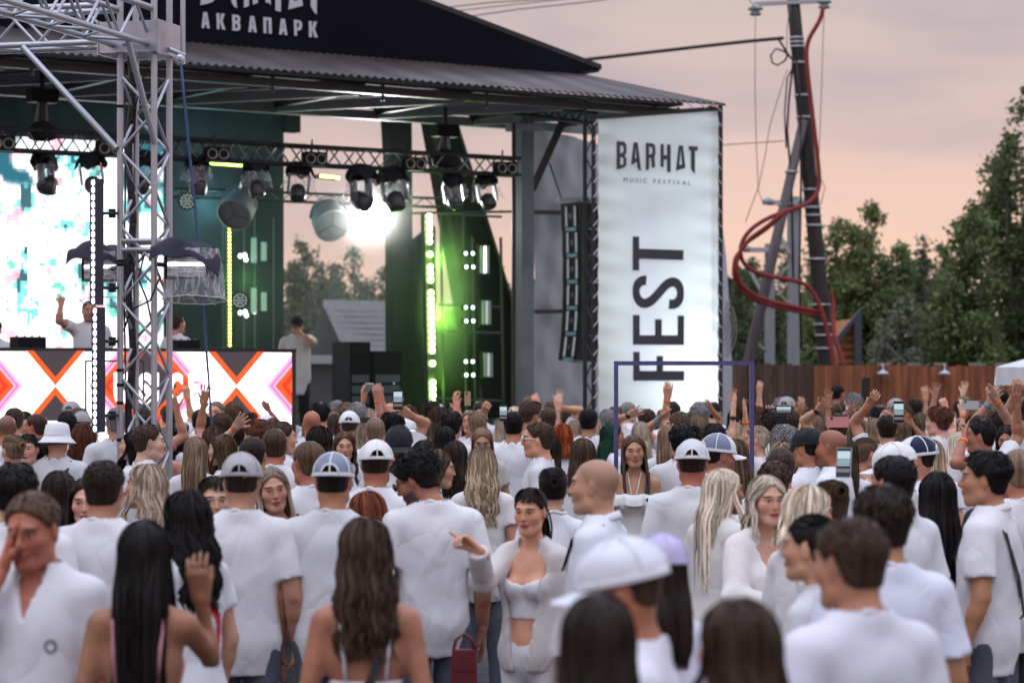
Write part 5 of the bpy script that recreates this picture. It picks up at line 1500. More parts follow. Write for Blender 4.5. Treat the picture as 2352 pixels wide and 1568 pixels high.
def point(loc, e, col, r=.1, name='point_light', spot=None):
    l_ = bpy.data.lights.new(name, 'POINT'); l_.energy, l_.color, l_.shadow_soft_size = e, col, r
    o = bpy.data.objects.new(name, l_); o.location = loc; COL.objects.link(o); return o
sl = bpy.data.lights.new('dazzling_beam', 'SPOT'); sl.energy, sl.spot_size, sl.spot_blend, sl.shadow_soft_size = 900, R(75), .6, .2
slo = bpy.data.objects.new('dazzling_beam', sl); slo.location = sp(858, 496, 30.25); slo.rotation_euler = Vector((.05, -1, -.12)).to_track_quat('-Z', 'Y').to_euler(); COL.objects.link(slo)

# ---- green diode strips on their posts
GRN = mat('diode_green', (.02, .03, .01), .3, emit=(.62, 1.0, .22), es=40.); GRN2 = mat('diode_yellow_green', (.02, .03, .01), .3, emit=(.62, 1.0, .10), es=14.)
for (x0, y0_, x1, y1_, v, r_, nd, m_, lb) in ((986, 488, 996, 930, 30.2, .042, 30, GRN, 'bright yellow-green diode strip on the rear tower'), (527, 520, 528, 797, 32.6, .020, 30, GRN2, 'yellow-green diode strip beside the LED wall'),
                                              (478, 374, 556, 380, 27.3, .02, 12, GRN2, 'short yellow-green strip under the truss by the rope'), (735, 404, 780, 409, 27.3, .02, 7, GRN2, 'short yellow-green strip under the truss by the sky')):
    a, b = sp(x0, y0_, v), sp(x1, y1_, v)
    t = thing('diode_strip', b, lb, 'light strip', 'yellow-green diode strips')
    rod('channel', a + SV * .10, b + SV * .10, r_ * 1.3, BLK, t, square=True)
    mb = MB(); mb.lathe([(.0001, r_ * .4), (r_ * .8, r_ * .3), (r_, 0)], 12, ax=(SU, SZ, -SV)); mm = mb.mesh('diode', [m_], True)
    for i in range(nd):
        if x0 == 986 and i in (5, 7, 11, 22, 24, 25): continue
        o = link('diode', mm, t); p = a + (b - a) * (i + .5) / nd; o.location = Vector(p) - t.location
point(sp(1012, 590, 30.2), 26, (.30, 1., .06), .1); point(sp(1016, 730, 30.2), 30, (.30, 1., .06), .1); point(sp(1010, 880, 30.2), 18, (.30, 1., .06), .1); point(sp(560, 640, 32.4), 5, (.25, 1., .25), .1)
point(sp(420, 300, 31.0), 16, (.2, .75, 1.), .3); point(sp(470, 470, 31.8), 26, (.25, .8, 1.), .2)  # cyan lights without fixtures, added to tint the drape and haze

# ---- dark rear towers
rt = thing('rear_tower', sp(960, YH, 32) * (1, 1, 0) + SZ * 1.1, 'dark cloth-wrapped lighting tower at the rear of the stage', 'tower')
for (pl, v) in (([(893, 268), (917, 268), (920, 440), (903, 440)], 32.0), ([(928, 268), (946, 270), (950, 960), (905, 960), (903, 440), (930, 440)], 32.2), ([(950, 560), (1000, 520), (1004, 960), (950, 960)], 32.6)):
    mb = MB(); mb.prism([sp(x, y, v) for x, y in pl][::-1], SV * .0, SV * .25); mb.build('wrap', [mat('rear_wrap', (.0045, .0045, .006), .9, spec=.1)], rt)
lg = thing('raking_tower', sp(1120, YH, 32.4) * (1, 1, 0) + SZ * 1.1, 'raking black tower leg leaning towards the steel column', 'tower')
mb = MB(); mb.prism([sp(x, y, 32.4) for x, y in ((988, 272), (1048, 274), (1178, 700), (1178, 960), (1110, 960))][::-1], SV * 0, SV * .3); mb.build('leg', [mat('rear_wrap', (.0045, .0045, .006), .9, spec=.1)], lg)
rod('edge_tube', sp(1046, 274, 32.35), sp(1180, 705, 32.35), .03, BLK, lg); rod('edge_tube', sp(990, 274, 32.35), sp(1112, 960, 32.35), .03, BLK, lg)
ft = thing('floor_tower', sp(1090, YH, 30.2) * (1, 1, 0) + SZ * 1.1, 'black upright frame holding three slim strobe panels', 'tower')
for x in (1012, 1064, 1085, 1150): rod('upright', sp(x, 490 if x < 1080 else 545, 30.4), sp(x + 8, 985, 30.4), .022, BLK, ft)
for y in (492, 700, 760, 915): rod('crossbar', sp(1008, y, 30.4), sp(1152, y + 6, 30.4), .018, BLK, ft)
mb = MB(); mb.box(sp(1040, 850, 30.9), (.9, .1, 1.3), stage_ax()); mb.build('panel', [mat('rear_wrap', (.0045, .0045, .006), .9, spec=.1)], ft)
rod('boom', sp(935, 490, 30.3), sp(1176, 486, 29.5), .018, BLK, ft)
PANEL = mat('strobe_panel', (.55, .57, .62), .35, .3)
for i, (x, y0_, y1_) in enumerate(((1113, 562, 628), (1117, 688, 745), (1121, 808, 865))):
    t = thing('strobe_lamp', sp(x, y1_, 30.0), ['lit slim strobe panel, topmost on the black frame', 'faintly glowing slim strobe panel halfway down the black frame', 'faintly glowing slim strobe panel lowest on the black frame'][i], 'stage light', 'slim strobe panels', SA)
    hgt = (y1_ - y0_) / F * 34.5
    mb = MB(); mb.box((0, .04, hgt / 2), (.20, .06, hgt + .06)); link('housing', mb.mesh('housing', [DARKP]), t)
    for sx in (-1, 1):
        mb = MB(); mb.box((sx * .042, 0, hgt / 2), (.07, .02, hgt)); link('reflector', mb.mesh('reflector', [PANEL]), t)
    mb = MB(); mb.box((0, -.012, hgt / 2), (.028, .012, hgt * .95)); link('tube', mb.mesh('tube', [mat('tube_lit', (.02, .02, .02), .3, emit=(.9, .95, 1), es=7.) if i == 0 else mat('tube_dim', (.5, .5, .5), .3, emit=(.8, .85, .9), es=.55)]), t)
DOT = mat('pin_diode', (.02, .02, .02), .3, emit=(.85, 1., .98), es=5.)
for (x, y) in [(1070 + dx, y_ + dy) for y_ in (582, 706, 830) for dx, dy in ((0, 0), (16, 0), (1, 31), (17, 31))]:
    c = sp(x, y, 30.1); t = thing('pin_light', c, '%s pin light %s, level with the %s strobe' % ('upper' if (y - 582) % 124 == 0 else 'lower', 'nearer the green strip' if x < 1075 else 'nearer the strobe panel', 'topmost' if y < 650 else 'middle' if y < 780 else 'lowest'), 'stage light', 'paired pin lights on the black frame', SA)
    mb = MB(); mb.lathe([(.0001, -.01), (.022, -.008), (.028, 0)], 12, ax=((1, 0, 0), (0, 0, 1), (0, 1, 0))); link('lens', mb.mesh('lens', [DOT], True), t)
    mb = MB(); mb.box((0, .04, 0), (.07, .07, .07)); link('housing', mb.mesh('housing', [DARKP]), t)
# left light frame with lamps behind the rope
lf = thing('light_frame', sp(540, YH, 32.9) * (1, 1, 0) + SZ * 1.1, 'upright light frame with slim tubes beside the LED wall', 'tower')
for x in (513, 560, 585, 628): rod('upright', sp(x, 500, 32.9), sp(x, 985, 32.9), .03 if x == 513 else .014, mat('frame_steel', (.12, .17, .18), .4, .4), lf)
for (x, y) in ((552, 588), (562, 586), (584, 560), (585, 590), (552, 718), (563, 716), (585, 690), (585, 715), (565, 596), (566, 724)):
    mb = MB(); mb.lathe([(.0001, -.01), (.03, -.008), (.036, 0)], 12, ax=(SU, SZ, SV), c=sp(x, y, 32.75)); mb.build('lamp_dot', [DOT], lf, True)
for (x, y0_, y1_) in ((583, 545, 605), (606, 555, 600), (583, 660, 720), (606, 670, 715)):
    mb = MB(); mb.box(sp(x, (y0_ + y1_) / 2, 32.7), (.08, .03, (y1_ - y0_) / F * 35), stage_ax()); mb.build('light_tube', [mat('tube_faint', (.4, .45, .45), .3, emit=(.35, .55, .5), es=.35)], lf)

# ---- amplifier racks and monitor gear at the stage edge
for i, (x0, x1, y0_, lb) in enumerate(((783, 830, 785, 'tall black equipment rack with switches'), (836, 902, 806, 'wide black equipment rack under a loose cable pile'))):
    v = 29.6 + .2 * i; a, b = sp(x0, YH, v), sp(x1, YH, v); zt_ = sp(x0, y0_, v)[2]; w = np.linalg.norm((b - a)[:2]); c = (a + b) / 2
    t = thing('equipment_rack', (c[0], c[1], 1.1), lb, 'rack', 'equipment racks on the stage', SA)
    mb = MB(); mb.box((0, 0, (zt_ - 1.1) / 2), (w, .5, zt_ - 1.1)); link('case', mb.mesh('case', [DARKP]), t)
    for q in range(6):
        mb = MB(); mb.box((0, -.256, .12 + q * .15), (w * .84, .012, .11)); link('module', mb.mesh('module', [mat('rack_module', (.06, .085, .09), .4)]), t)
    for q in range(3):
        mb = MB(); mb.box((-.1 + .1 * q, -.266, .2 + .3 * q), (.02, .01, .012)); link('indicator', mb.mesh('indicator', [mat('indicator', (.02, .02, .02), .4, emit=(.5, .9, .8), es=1.2)]), t)

# ---- grey tarpaulin side wall
tp = thing('tarpaulin', sp(1300, YH, 29.0) * (1, 1, 0), 'grey tarpaulin side wall hanging behind the speaker', 'tarpaulin')
nx_, nz_ = 40, 40; V = []
for i in range(nx_):
    x = 1224 + (1378 - 1224) * i / (nx_ - 1); yt = 288 + (x - 1224) * .29
    for j in range(nz_):
        y = yt + (990 - yt) * j / (nz_ - 1); V.append(sp(x, y, 29.0) + SV * (.03 * math.sin(i * .5 + j * .25) + .02 * math.sin(j * .9 - i * .3)))
V = np.array(V); i, j = np.meshgrid(np.arange(nx_ - 1), np.arange(nz_ - 1), indexing='ij')
Q = np.stack([i * nz_ + j, (i + 1) * nz_ + j, (i + 1) * nz_ + j + 1, i * nz_ + j + 1], -1).reshape(-1, 4)
attach(link('sheet', fastmesh('sheet', V, [Q], mat('tarpaulin', (.36, .37, .385), .85, noise=.08, nscale=2), True)), tp)
for (ya, yb) in ((487, 491), (716, 713)): rod('batten', sp(1222, ya, 28.8), sp(1378, yb, 28.8), .03, BLK, tp, square=True)

# ---- hanging line array speaker
la = thing('line_array', sp(1322, 455, 27.0), 'hanging column of black loudspeakers beside the white banner', 'loudspeaker')
fa = R(-48); fx = np.array([math.cos(fa), math.sin(fa), 0.]); fy = np.array([-math.sin(fa), math.cos(fa), 0.])   # fx across the front, fy into the box
rod('fly_bar', sp(1282, 458, 26.9), sp(1372, 460, 26.9), .03, GREYB, la, square=True)
rod('sling', sp(1290, 457, 26.9), sp(1262, 375, 26.9), .012, mat('violet_sling', (.06, .03, .10), .7), la); rod('sling', sp(1362, 457, 26.9), sp(1362, 300, 26.9), .012, BLK, la)
for i in range(6):
    y = 497 + i * 60.5; x = 1327 + [0, 3, 4, 4, 2, -3][i]
    c = sp(x, y, 27.0); tl = R([-2, -1, 0, 2, 5, 9][i])
    rx = fx; rz = SZ * math.cos(tl) + fy * math.sin(tl); ry = fy * math.cos(tl) - SZ * math.sin(tl)
    cb = MB(); hh = .185
    cb.hexa([c + rx * (sx * .20) + ry * yy + rz * (sz * hh * (1 if yy < 0 else .9)) for sz in (-1, 1) for (sx, yy) in ((-1, -.13), (1, -.13), (1, .22), (-1, .22))]); o = cb.build('cabinet', [DARKP], la)
    for sx in (-.085, .085):
        mb = MB(); mb.box(c + rx * sx - ry * .134 + rz * 0, (.035, .012, .27), (rx, ry, rz)); q = mb.build('grille_strip', [mat('grille_white', (.62, .66, .68), .4)]); attach(q, la)
    mb = MB(); mb.box(c - ry * .134, (.07, .008, .07), (rx, ry, rz)); q = mb.build('horn', [BLK], la)
    mb = MB(); mb.box(c - ry * .128 - rz * .176, (.20, .02, .05), (rx, ry, rz)); mb.build('rigging_plate', [mat('teal_steel', (.09, .24, .27), .4, .2)], la)

# ---- the tall banner
VN = 25.75
bn = thing('banner', sp(1510, YH, VN) * (1, 1, 0), 'tall white translucent banner lettered FEST on a black lattice frame', 'banner')
ban = bpy.data.materials.new('banner_cloth'); ban.use_nodes = True
n_, l_ = ban.node_tree.nodes, ban.node_tree.links; b_ = n_['Principled BSDF']; b_.inputs['Base Color'].default_value = (.80, .81, .82, 1); b_.inputs['Roughness'].default_value = .6
tr = n_.new('ShaderNodeBsdfTranslucent'); tr.inputs[0].default_value = (.62, .65, .68, 1); mxs = n_.new('ShaderNodeMixShader'); mxs.inputs[0].default_value = .45
l_.new(b_.outputs[0], mxs.inputs[1]); l_.new(tr.outputs[0], mxs.inputs[2]); l_.new(mxs.outputs[0], n_['Material Output'].inputs[0])
tcx = n_.new('ShaderNodeTexCoord'); mpx = n_.new('ShaderNodeMapping'); mpx.inputs['Scale'].default_value = (.7, .7, 3.2); nb = n_.new('ShaderNodeTexNoise'); nb.inputs['Scale'].default_value = 1.6; nb.inputs['Detail'].default_value = 4; nb.inputs['Distortion'].default_value = .8
l_.new(tcx.outputs['Object'], mpx.inputs[0]); l_.new(mpx.outputs[0], nb.inputs['Vector']); bpx = n_.new('ShaderNodeBump'); bpx.inputs['Strength'].default_value = .05; bpx.inputs['Distance'].default_value = .06
l_.new(nb.outputs['Fac'], bpx.inputs['Height']); l_.new(bpx.outputs[0], b_.inputs['Normal']); l_.new(bpx.outputs[0], tr.inputs['Normal'])
nx_, nz_ = 30, 70; V = []
rb_ = np.random.default_rng(5)
for i in range(nx_):
    x = 1374 + (1650 - 1374) * i / (nx_ - 1); yt = 268 - (x - 1374) * .058
    for j in range(nz_):
        y = yt + (1000 - yt) * j / (nz_ - 1); e = min(i, nx_ - 1 - i) / 4
        V.append(sp(x, y, VN) + SV * (.006 * math.sin(j * .55 + i * .10) * min(e, 1) + .010 * math.sin(j * 1.35 - i * .2) * (1 - min(e / 2, 1))))
V = np.array(V); i, j = np.meshgrid(np.arange(nx_ - 1), np.arange(nz_ - 1), indexing='ij')
attach(link('cloth', fastmesh('cloth', V, [np.stack([i * nz_ + j, (i + 1) * nz_ + j, (i + 1) * nz_ + j + 1, i * nz_ + j + 1], -1).reshape(-1, 4)], ban, True)), bn)
PRINT = mat('banner_print', (.045, .046, .058), .6, noise=.15, nscale=3)
zf = lambda zx, zy: sp(1359.8 + zx * .2929, 514.5 + zy * .2929, VN - .014)
LF = dict(T=[[(318, 97), (368, 99), (368, 365), (318, 362)], [(368, 193), (715, 205), (715, 283), (368, 273)]],
          E=[[(320, 870), (720, 872), (720, 948), (320, 946)], [(320, 712), (372, 713), (372, 871), (320, 871)], [(493, 745), (545, 746), (545, 871), (493, 871)], [(670, 717), (720, 718), (720, 872), (670, 872)]],
          F=[[(322, 1150), (722, 1150), (722, 1228), (322, 1228)], [(322, 1000), (372, 1001), (372, 1151), (322, 1151)], [(505, 1033), (555, 1034), (555, 1151), (505, 1151)]])
for k, pl in LF.items():
    mb = MB(); polys(mb, pl, zf, -SV, .004); mb.build('letter', [PRINT], bn)
# S drawn as a swept band
cp = np.array([(425, 442), (400, 440), (368, 455), (346, 492), (343, 540), (356, 588), (388, 620), (425, 624), (470, 600), (520, 545), (565, 490), (608, 455), (650, 452), (684, 482), (696, 535), (688, 590), (662, 622), (628, 630), (603, 628)], float)
tt = np.linspace(0, len(cp) - 1, 60); cs = np.stack([np.interp(tt, np.arange(len(cp)), cp[:, q]) for q in (0, 1)], 1)
for _ in range(3): cs[1:-1] = (cs[:-2] + 2 * cs[1:-1] + cs[2:]) / 4
tg = np.gradient(cs, axis=0); tg /= np.linalg.norm(tg, axis=1)[:, None]; nm_ = np.stack([-tg[:, 1], tg[:, 0]], 1)
wd = 26 + 11 * np.abs(nm_[:, 1]); lft, rgt = cs + nm_ * wd[:, None], cs - nm_ * wd[:, None]
a = np.array([zf(*p) for p in lft]); b = np.array([zf(*p) for p in rgt]); n = len(a); k = np.arange(n - 1)
attach(link('letter', fastmesh('letter', np.concatenate([a, b, a - SV * .004, b - SV * .004]), [np.concatenate([np.stack([k + 2 * n, k + 1 + 2 * n, k + 1 + 3 * n, k + 3 * n], 1), np.stack([k, k + n, k + 1 + n, k + 1], 1)])], PRINT)), bn)
for k, pl in LOGO.items():
    mb = MB(); polys(mb, pl, lambda x, y: sp(1286.25 + x * .293, 183.75 + y * .293, VN - .014), -SV, .004); mb.build('logo_letter', [PRINT], bn)
a = sp(1432, 417.5, VN - .014); b = sp(1587, 425.5, VN - .014); dr = (b - a); L_ = np.linalg.norm(dr)
for i, w_ in enumerate(('MUSIC', 'FESTIVAL')):
    f0, f1 = ((0, .345), (.44, 1))[i]
    attach(text_mesh(' '.join(w_), 'small_lettering', mat('print_teal', (.09, .12, .13), .6), L_ * (f1 - f0), 10.0 / F * 31.8, a + dr * f0, SU, SZ, .003, .0), bn)
for (xp, y0_) in ((1366, 270), (1655, 240)):
    p_ = [sp(xp, y0_, VN), sp(xp, YH, VN) * (1, 1, 0) + SZ * .02]
    offs = [SU * 0, SV * .22] if xp > 1500 else [SU * -.02, SV * .22]
    for o_ in offs: rod('frame_post', p_[0] + o_, p_[1] + o_, .028, BLK, bn, square=True)
    m = 22
    for q in range(m):
        z0 = p_[0][2] + (p_[1][2] - p_[0][2]) * q / m; z1 = p_[0][2] + (p_[1][2] - p_[0][2]) * (q + 1) / m
        A_, B_ = (offs[0], offs[1]) if q % 2 else (offs[1], offs[0])
        rod('frame_lacing', np.array((*p_[0][:2], z0)) + A_, np.array((*p_[0][:2], z1)) + B_, .010, BLK, bn)
        # white cord lacing the cloth to the post
        sx = 1 if xp < 1500 else -1
        rod('cord', sp(xp - sx * 3, y0_ + 18 + q * 33, VN - .04), sp(xp + sx * 8, y0_ + 18 + q * 33 - 14 * 1, VN - .04), .006, mat('white_cord', (.7, .7, .7), .7), bn, 6)
rod('top_bar', sp(1366, 270, VN + .02), sp(1655, 249, VN + .02), .03, BLK, bn, square=True)
for x in (1592, 1620, 1648): rod('cord', sp(x, 249, VN - .03), sp(x - 12, 236, VN - .03), .009, mat('white_cord', (.7, .7, .7), .7), bn, 6)
# floodlights at the foot of the banner (behind and below the cloth)
fl = thing('floodlight', sp(1520, YH, VN + .9) * (1, 1, 0), 'floodlight washing the banner from below', 'floodlight')
mb = MB(); mb.box(sp(1520, YH, VN + .9) * (1, 1, 0) + SZ * .16, (.5, .2, .32), stage_ax()); mb.build('housing', [DARKP], fl)
for k_, (xx_, e_) in enumerate(((1455, 900), (1575, 900))):
    ll = bpy.data.lights.new('flood', 'SPOT'); ll.energy, ll.color, ll.spot_size, ll.spot_blend, ll.shadow_soft_size = e_, (.86, .93, 1.), R(100), .8, .3
    lo_ = bpy.data.objects.new('flood', ll); lo_.location = sp(xx_, YH, VN + 2.1) * (1, 1, 0) + SZ * .6
    lo_.rotation_euler = Vector(SZ * .95 - SV * .95).to_track_quat('-Z', 'Y').to_euler(); COL.objects.link(lo_)
# feather flag behind the banner
ff = thing('feather_flag', pt(1668, YH, 36) * (1, 1, 0), 'tall pale feather flag with faint rings behind the banner', 'flag')
mb = MB(); mb.prism([pt(x, y, 36) for x, y in ((1652, 500), (1660, 520), (1668, 590), (1674, 680), (1679, 780), (1682, 850), (1682, 990), (1652, 990))][::-1], (0, 0, 0), (0, .01, 0)); mb.build('cloth', [mat('flag_cloth', (.42, .44, .50), .7)], ff)
for r_ in (.09, .17, .25, .33, .41):
    mb = MB(); mb.tube([pt(1660, 755, 35.98) + (r_ * .5 * math.cos(a), 0, r_ * math.sin(a)) for a in np.linspace(-1.35, 1.35, 24)], .008, 4); mb.build('ring_print', [mat('ring_print', (.30, .26, .22), .7)], ff)
rod('pole', pt(1652, 495, 36.02), pt(1652, YH, 36.02) * (1, 1, 0), .012, BLK, ff)

# ---- plank fence with two lamps
FD = 40.
fn = thing('plank_fence', pt(2000, YH, FD) * (1, 1, 0), 'tall plank fence, dark brown turning to orange-brown', 'fence')
rf_ = np.random.default_rng(9); x = 1560.
while x < 2480:
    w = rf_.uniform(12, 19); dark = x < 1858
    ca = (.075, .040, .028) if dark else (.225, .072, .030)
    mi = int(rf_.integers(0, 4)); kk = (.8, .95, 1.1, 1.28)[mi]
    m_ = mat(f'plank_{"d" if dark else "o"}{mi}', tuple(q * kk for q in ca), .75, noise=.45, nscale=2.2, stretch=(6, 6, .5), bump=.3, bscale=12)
    a, b = pt(x, YH, FD), pt(x + w - 1.0, YH, FD); zt_ = 2.15 + rf_.uniform(-.015, .02) + (.025 if dark else 0)
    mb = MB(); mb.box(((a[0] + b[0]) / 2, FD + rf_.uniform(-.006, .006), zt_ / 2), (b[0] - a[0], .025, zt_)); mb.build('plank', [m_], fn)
    x += w
for z in (.4, 1.9):
    mb = MB(); mb.box(((pt(1560, YH, FD) + pt(2480, YH, FD))[0] / 2, FD + .05, z), (6.6, .05, .09)); mb.build('rail', [mat('rail_wood', (.10, .05, .03), .8)], fn)
for x in (2160, 2240, 2300, 2390, 2460, 2030 , 2098):
    if x > 2300 or True: 
        mb = MB(); mb.box(pt(x, 836, FD + .09) , (.22, .03, .05)); mb.build('cap_board', [mat('cap_board', (.24, .20, .18), .8)], fn)
for x, lb in ((2028, 'bell-shaped wall lamp on the fence above the staff man'), (2170, 'bell-shaped wall lamp on the fence next to the canopy')):
    t = thing('wall_lamp', pt(x, 858, FD - .16), lb, 'lamp', 'bell-shaped fence lamps')
    mb = MB(); mb.lathe([(.012, .10), (.014, .07), (.03, .05), (.09, .02), (.105, 0), (.10, -.004), (.05, .01)], 24); link('shade', mb.mesh('shade', [mat('lamp_enamel', (.42, .44, .48), .35, .2)], True), t)
    mb = MB(); mb.tube([(0, 0, .07), (0, 0, .13), (0, .05, .15), (0, .145, .15)], .012, 8); link('arm', mb.mesh('arm', [mat('lamp_enamel', (.42, .44, .48), .35, .2)], True), t)

# ---- wooden utility pole with raking brace, conduits and wires
WOOD = mat('weathered_wood', (.036, .028, .026), .85, noise=.4, nscale=5, stretch=(5, 5, .5), bump=.5, bscale=14)
PD = 44.
up = thing('utility_pole', pt(1905, YH, PD) * (1, 1, 0), 'leaning dark wooden utility pole with raking brace behind the fence', 'utility pole')
gb = lambda x0, y0_, x1, y1_, d: (pt(x0, y0_, d), pt(x0 + (x1 - x0) * ((YH + 2.15 * F / d) - y0_) / (y1_ - y0_), YH + 2.15 * F / d, d))
a, b = gb(1818, -40, 1899, 835, PD); mb = MB(); mb.tube([a + (b - a) * q for q in np.linspace(0, 1, 9)], np.linspace(.115, .165, 9), 14); mb.build('pole', [WOOD], up, True)
a, b = gb(1846, 275, 1718, 825, PD - .12); b[1] -= .3; mb = MB(); mb.tube([a, (a + b) / 2, b], [.085, .10, .115], 12); mb.build('brace_pole', [mat('grey_wood', (.105, .092, .092), .85, noise=.35, nscale=5, stretch=(5, 5, .5))], up, True)
BND = mat('steel_band', (.42, .42, .45), .4, .5)
for y in (88, 98, 108, 145, 220, 270, 436, 477, 495, 518, 595, 700, 745, 770, 800):
    x = 1818 + (1899 - 1818) * (y + 40) / 875; mb = MB(); r_ = .118 + .05 * y / 900; mb.lathe([(r_, -.02), (r_ + .012, -.02), (r_ + .012, .02), (r_, .02)], 18, c=pt(x, y, PD)); mb.build('band', [BND], up, True)
for y in (395, 470, 700):
    x = 1846 - (y - 275) * .2327; mb = MB(); mb.lathe([(.10, -.02), (.12, -.02), (.12, .02), (.10, .02)], 16, c=pt(x, y, PD - .15)); mb.build('band', [BND], up, True)
rod('crossarm', pt(1732, 10, PD - .1), pt(1904, 2, PD - .1), .035, BND, up, square=True)
for (x, y) in ((1735, 26), (1893, 10)):
    mb = MB(); mb.lathe([(.02, .14), (.05, .12), (.13, .06), (.14, .02), (.06, .0), (.11, -.05), (.09, -.08), (.0001, -.09)], 18, c=pt(x, y, PD - .1)); mb.build('insulator', [mat('insulator_glass', (.28, .32, .33), .25)], up, True)
CAB = mat('cable', (.012, .012, .013), .5)
for pl, r_ in (([(1788, 90), (1812, 128), (1822, 140), (1812, 230), (1808, 300), (1818, 420), (1822, 640)], .022), ([(1830, 140), (1838, 240), (1840, 420), (1836, 640), (1840, 800)], .022), ([(1812, 128), (1800, 118), (1782, 112), (1770, 128), (1774, 145), (1786, 150), (1800, 142), (1810, 128)], .018), ([(1824, 150), (1808, 180), (1802, 260), (1806, 340)], .016)):
    mb = MB(); mb.tube([pt(x, y, PD - .2) for x, y in pl], r_, 6); mb.build('cable', [CAB], up, True)
TW = mat('thin_wire', (.18, .15, .14), .6)
for pl in ([(1735, 32), (1734, 200), (1737, 330), (1742, 440), (1752, 465), (1770, 470)], [(1893, 16), (1887, 200), (1882, 330), (1880, 400), (1895, 430), (1885, 470)], [(1808, 160), (1795, 200), (1768, 290), (1757, 360), (1742, 430), (1712, 510)], [(1700, -30), (1735, 20)], [(1815, 12), (1808, 60), (1806, 140)]):
    mb = MB(); mb.tube([pt(x, y, PD - .25) for x, y in pl], .008, 5); mb.build('wire', [TW], up, True)
cd = thing('red_conduit', pt(1935, 835, PD - .35) * (1, 1, 0), 'looping red plastic conduit strapped to the utility pole', 'conduit')
RED = mat('red_conduit', (.25, .040, .036), .75, spec=.2, noise=.15, nscale=10)
def smooth(pl, n=60):
    pl = np.array(pl, float); t = np.linspace(0, len(pl) - 1, n); c = np.stack([np.interp(t, np.arange(len(pl)), pl[:, q]) for q in range(pl.shape[1])], 1)
    for _ in range(6): c[1:-1] = (c[:-2] + 2 * c[1:-1] + c[2:]) / 4
    return c
for i, (pl, r_) in enumerate((([(1890, 18, 0), (1888, 40, 0), (1872, 66, 0), (1855, 92, 0), (1850, 120, 0), (1856, 180, 0), (1866, 260, 0), (1874, 330, 0), (1882, 400, 0), (1883, 430, 0), (1872, 458, -.1), (1845, 474, -.3), (1800, 486, -.5), (1750, 505, -.6), (1712, 535, -.6), (1697, 570, -.6), (1702, 602, -.6), (1725, 622, -.5), (1760, 634, -.45), (1800, 640, -.4), (1838, 645, -.35), (1862, 660, -.3), (1880, 690, -.3), (1895, 740, -.3), (1908, 790, -.3), (1916, 836, -.3), (1930, 980, -.3)], .040),
        ([(1800, 488, -.7), (1762, 520, -.7), (1722, 548, -.7), (1695, 585, -.7), (1690, 620, -.7), (1702, 655, -.6), (1735, 680, -.5), (1780, 695, -.4), (1830, 706, -.3), (1880, 716, -.2)], .038),
        ([(1796, 494, -.62), (1760, 527, -.62), (1716, 556, -.62), (1688, 592, -.62), (1684, 628, -.62), (1698, 664, -.55), (1732, 690, -.45), (1780, 705, -.36), (1830, 715, -.28), (1880, 724, -.2)], .034),
        ([(1908, 670, .1), (1914, 690, .1), (1914, 730, .0), (1916, 770, -.2), (1926, 800, -.3), (1938, 836, -.35), (1946, 980, -.35)], .040))):
    c = smooth(pl, 90); mb = MB(); mb.tube([pt(x, y, PD - .3 + dd) for x, y, dd in c], r_, 9); mb.build('tube', [RED], cd, True)
for x, y0_, r_, lb in ((1822, 452, .12, 'grey concrete pole with a short crossarm'), (1768, 560, .10, 'slimmer grey concrete pole half hidden by the brace')):
    t = thing('concrete_pole', pt(x, YH, 52) * (1, 1, 0), lb, 'utility pole', 'concrete poles')
    CON = mat('concrete', (.26, .27, .285), .85, noise=.15, nscale=4)
    rod('shaft', pt(x, y0_, 52), pt(x, YH, 52) * (1, 1, 0), r_, CON, t, square=True)
    rod('crossarm', pt(x - 60, y0_ + 14, 51.8), pt(x + 24, y0_ + 14, 51.8), .05, BND, t, square=True)
    for dx in (-58, 22):
        mb = MB(); mb.lathe([(.03, .10), (.13, .04), (.12, -.05), (.0001, -.06)], 14, c=pt(x + dx, y0_ + 12, 51.8)); mb.build('insulator', [mat('insulator_glass', (.28, .32, .33), .25)], t, True)
    rod('strut', pt(x - 8, y0_ + 130, 51.8), pt(x - 46, y0_ + 60, 51.8), .035, BND, t, square=True)
    mb = MB(); mb.tube([pt(x - 6 - 28 * math.sin(q) , y0_ + 160 + 60 * (1 - math.cos(q)) / 2 + 8 * q, 51.6) for q in np.linspace(0, 3.1, 12)], .03, 6); mb.build('cable', [mat('grey_cable', (.25, .26, .27), .6)], t, True)
# overhead lines
for pl, r_, lb in (([(1340, 138), (1480, 122), (1620, 106), (1720, 95), (1800, 88)], .035, 'thick twisted cable from the stage roof to the utility pole'), ([(1660, 333), (1740, 328), (1800, 324)], .010, 'thin dark line beside the banner'), ([(985, 22), (1130, 6), (1330, -6)], .012, 'upper thin line above the roof'), ([(1010, 48), (1190, 22), (1340, 6), (1400, -2)], .012, 'middle thin line above the roof'), ([(990, 32), (1170, 12), (1360, -8)], .010, 'lower thin line above the roof')):
    t = thing('overhead_cable', pt(*pl[0], 43.5), lb, 'cable', 'overhead lines'); mb = MB(); mb.tube([pt(x, y, 43.6 if len(pl) > 3 or r_ > .011 else 43.6) for x, y in pl], r_, 6); mb.build('line', [CAB if r_ > .02 else TW], t, True)

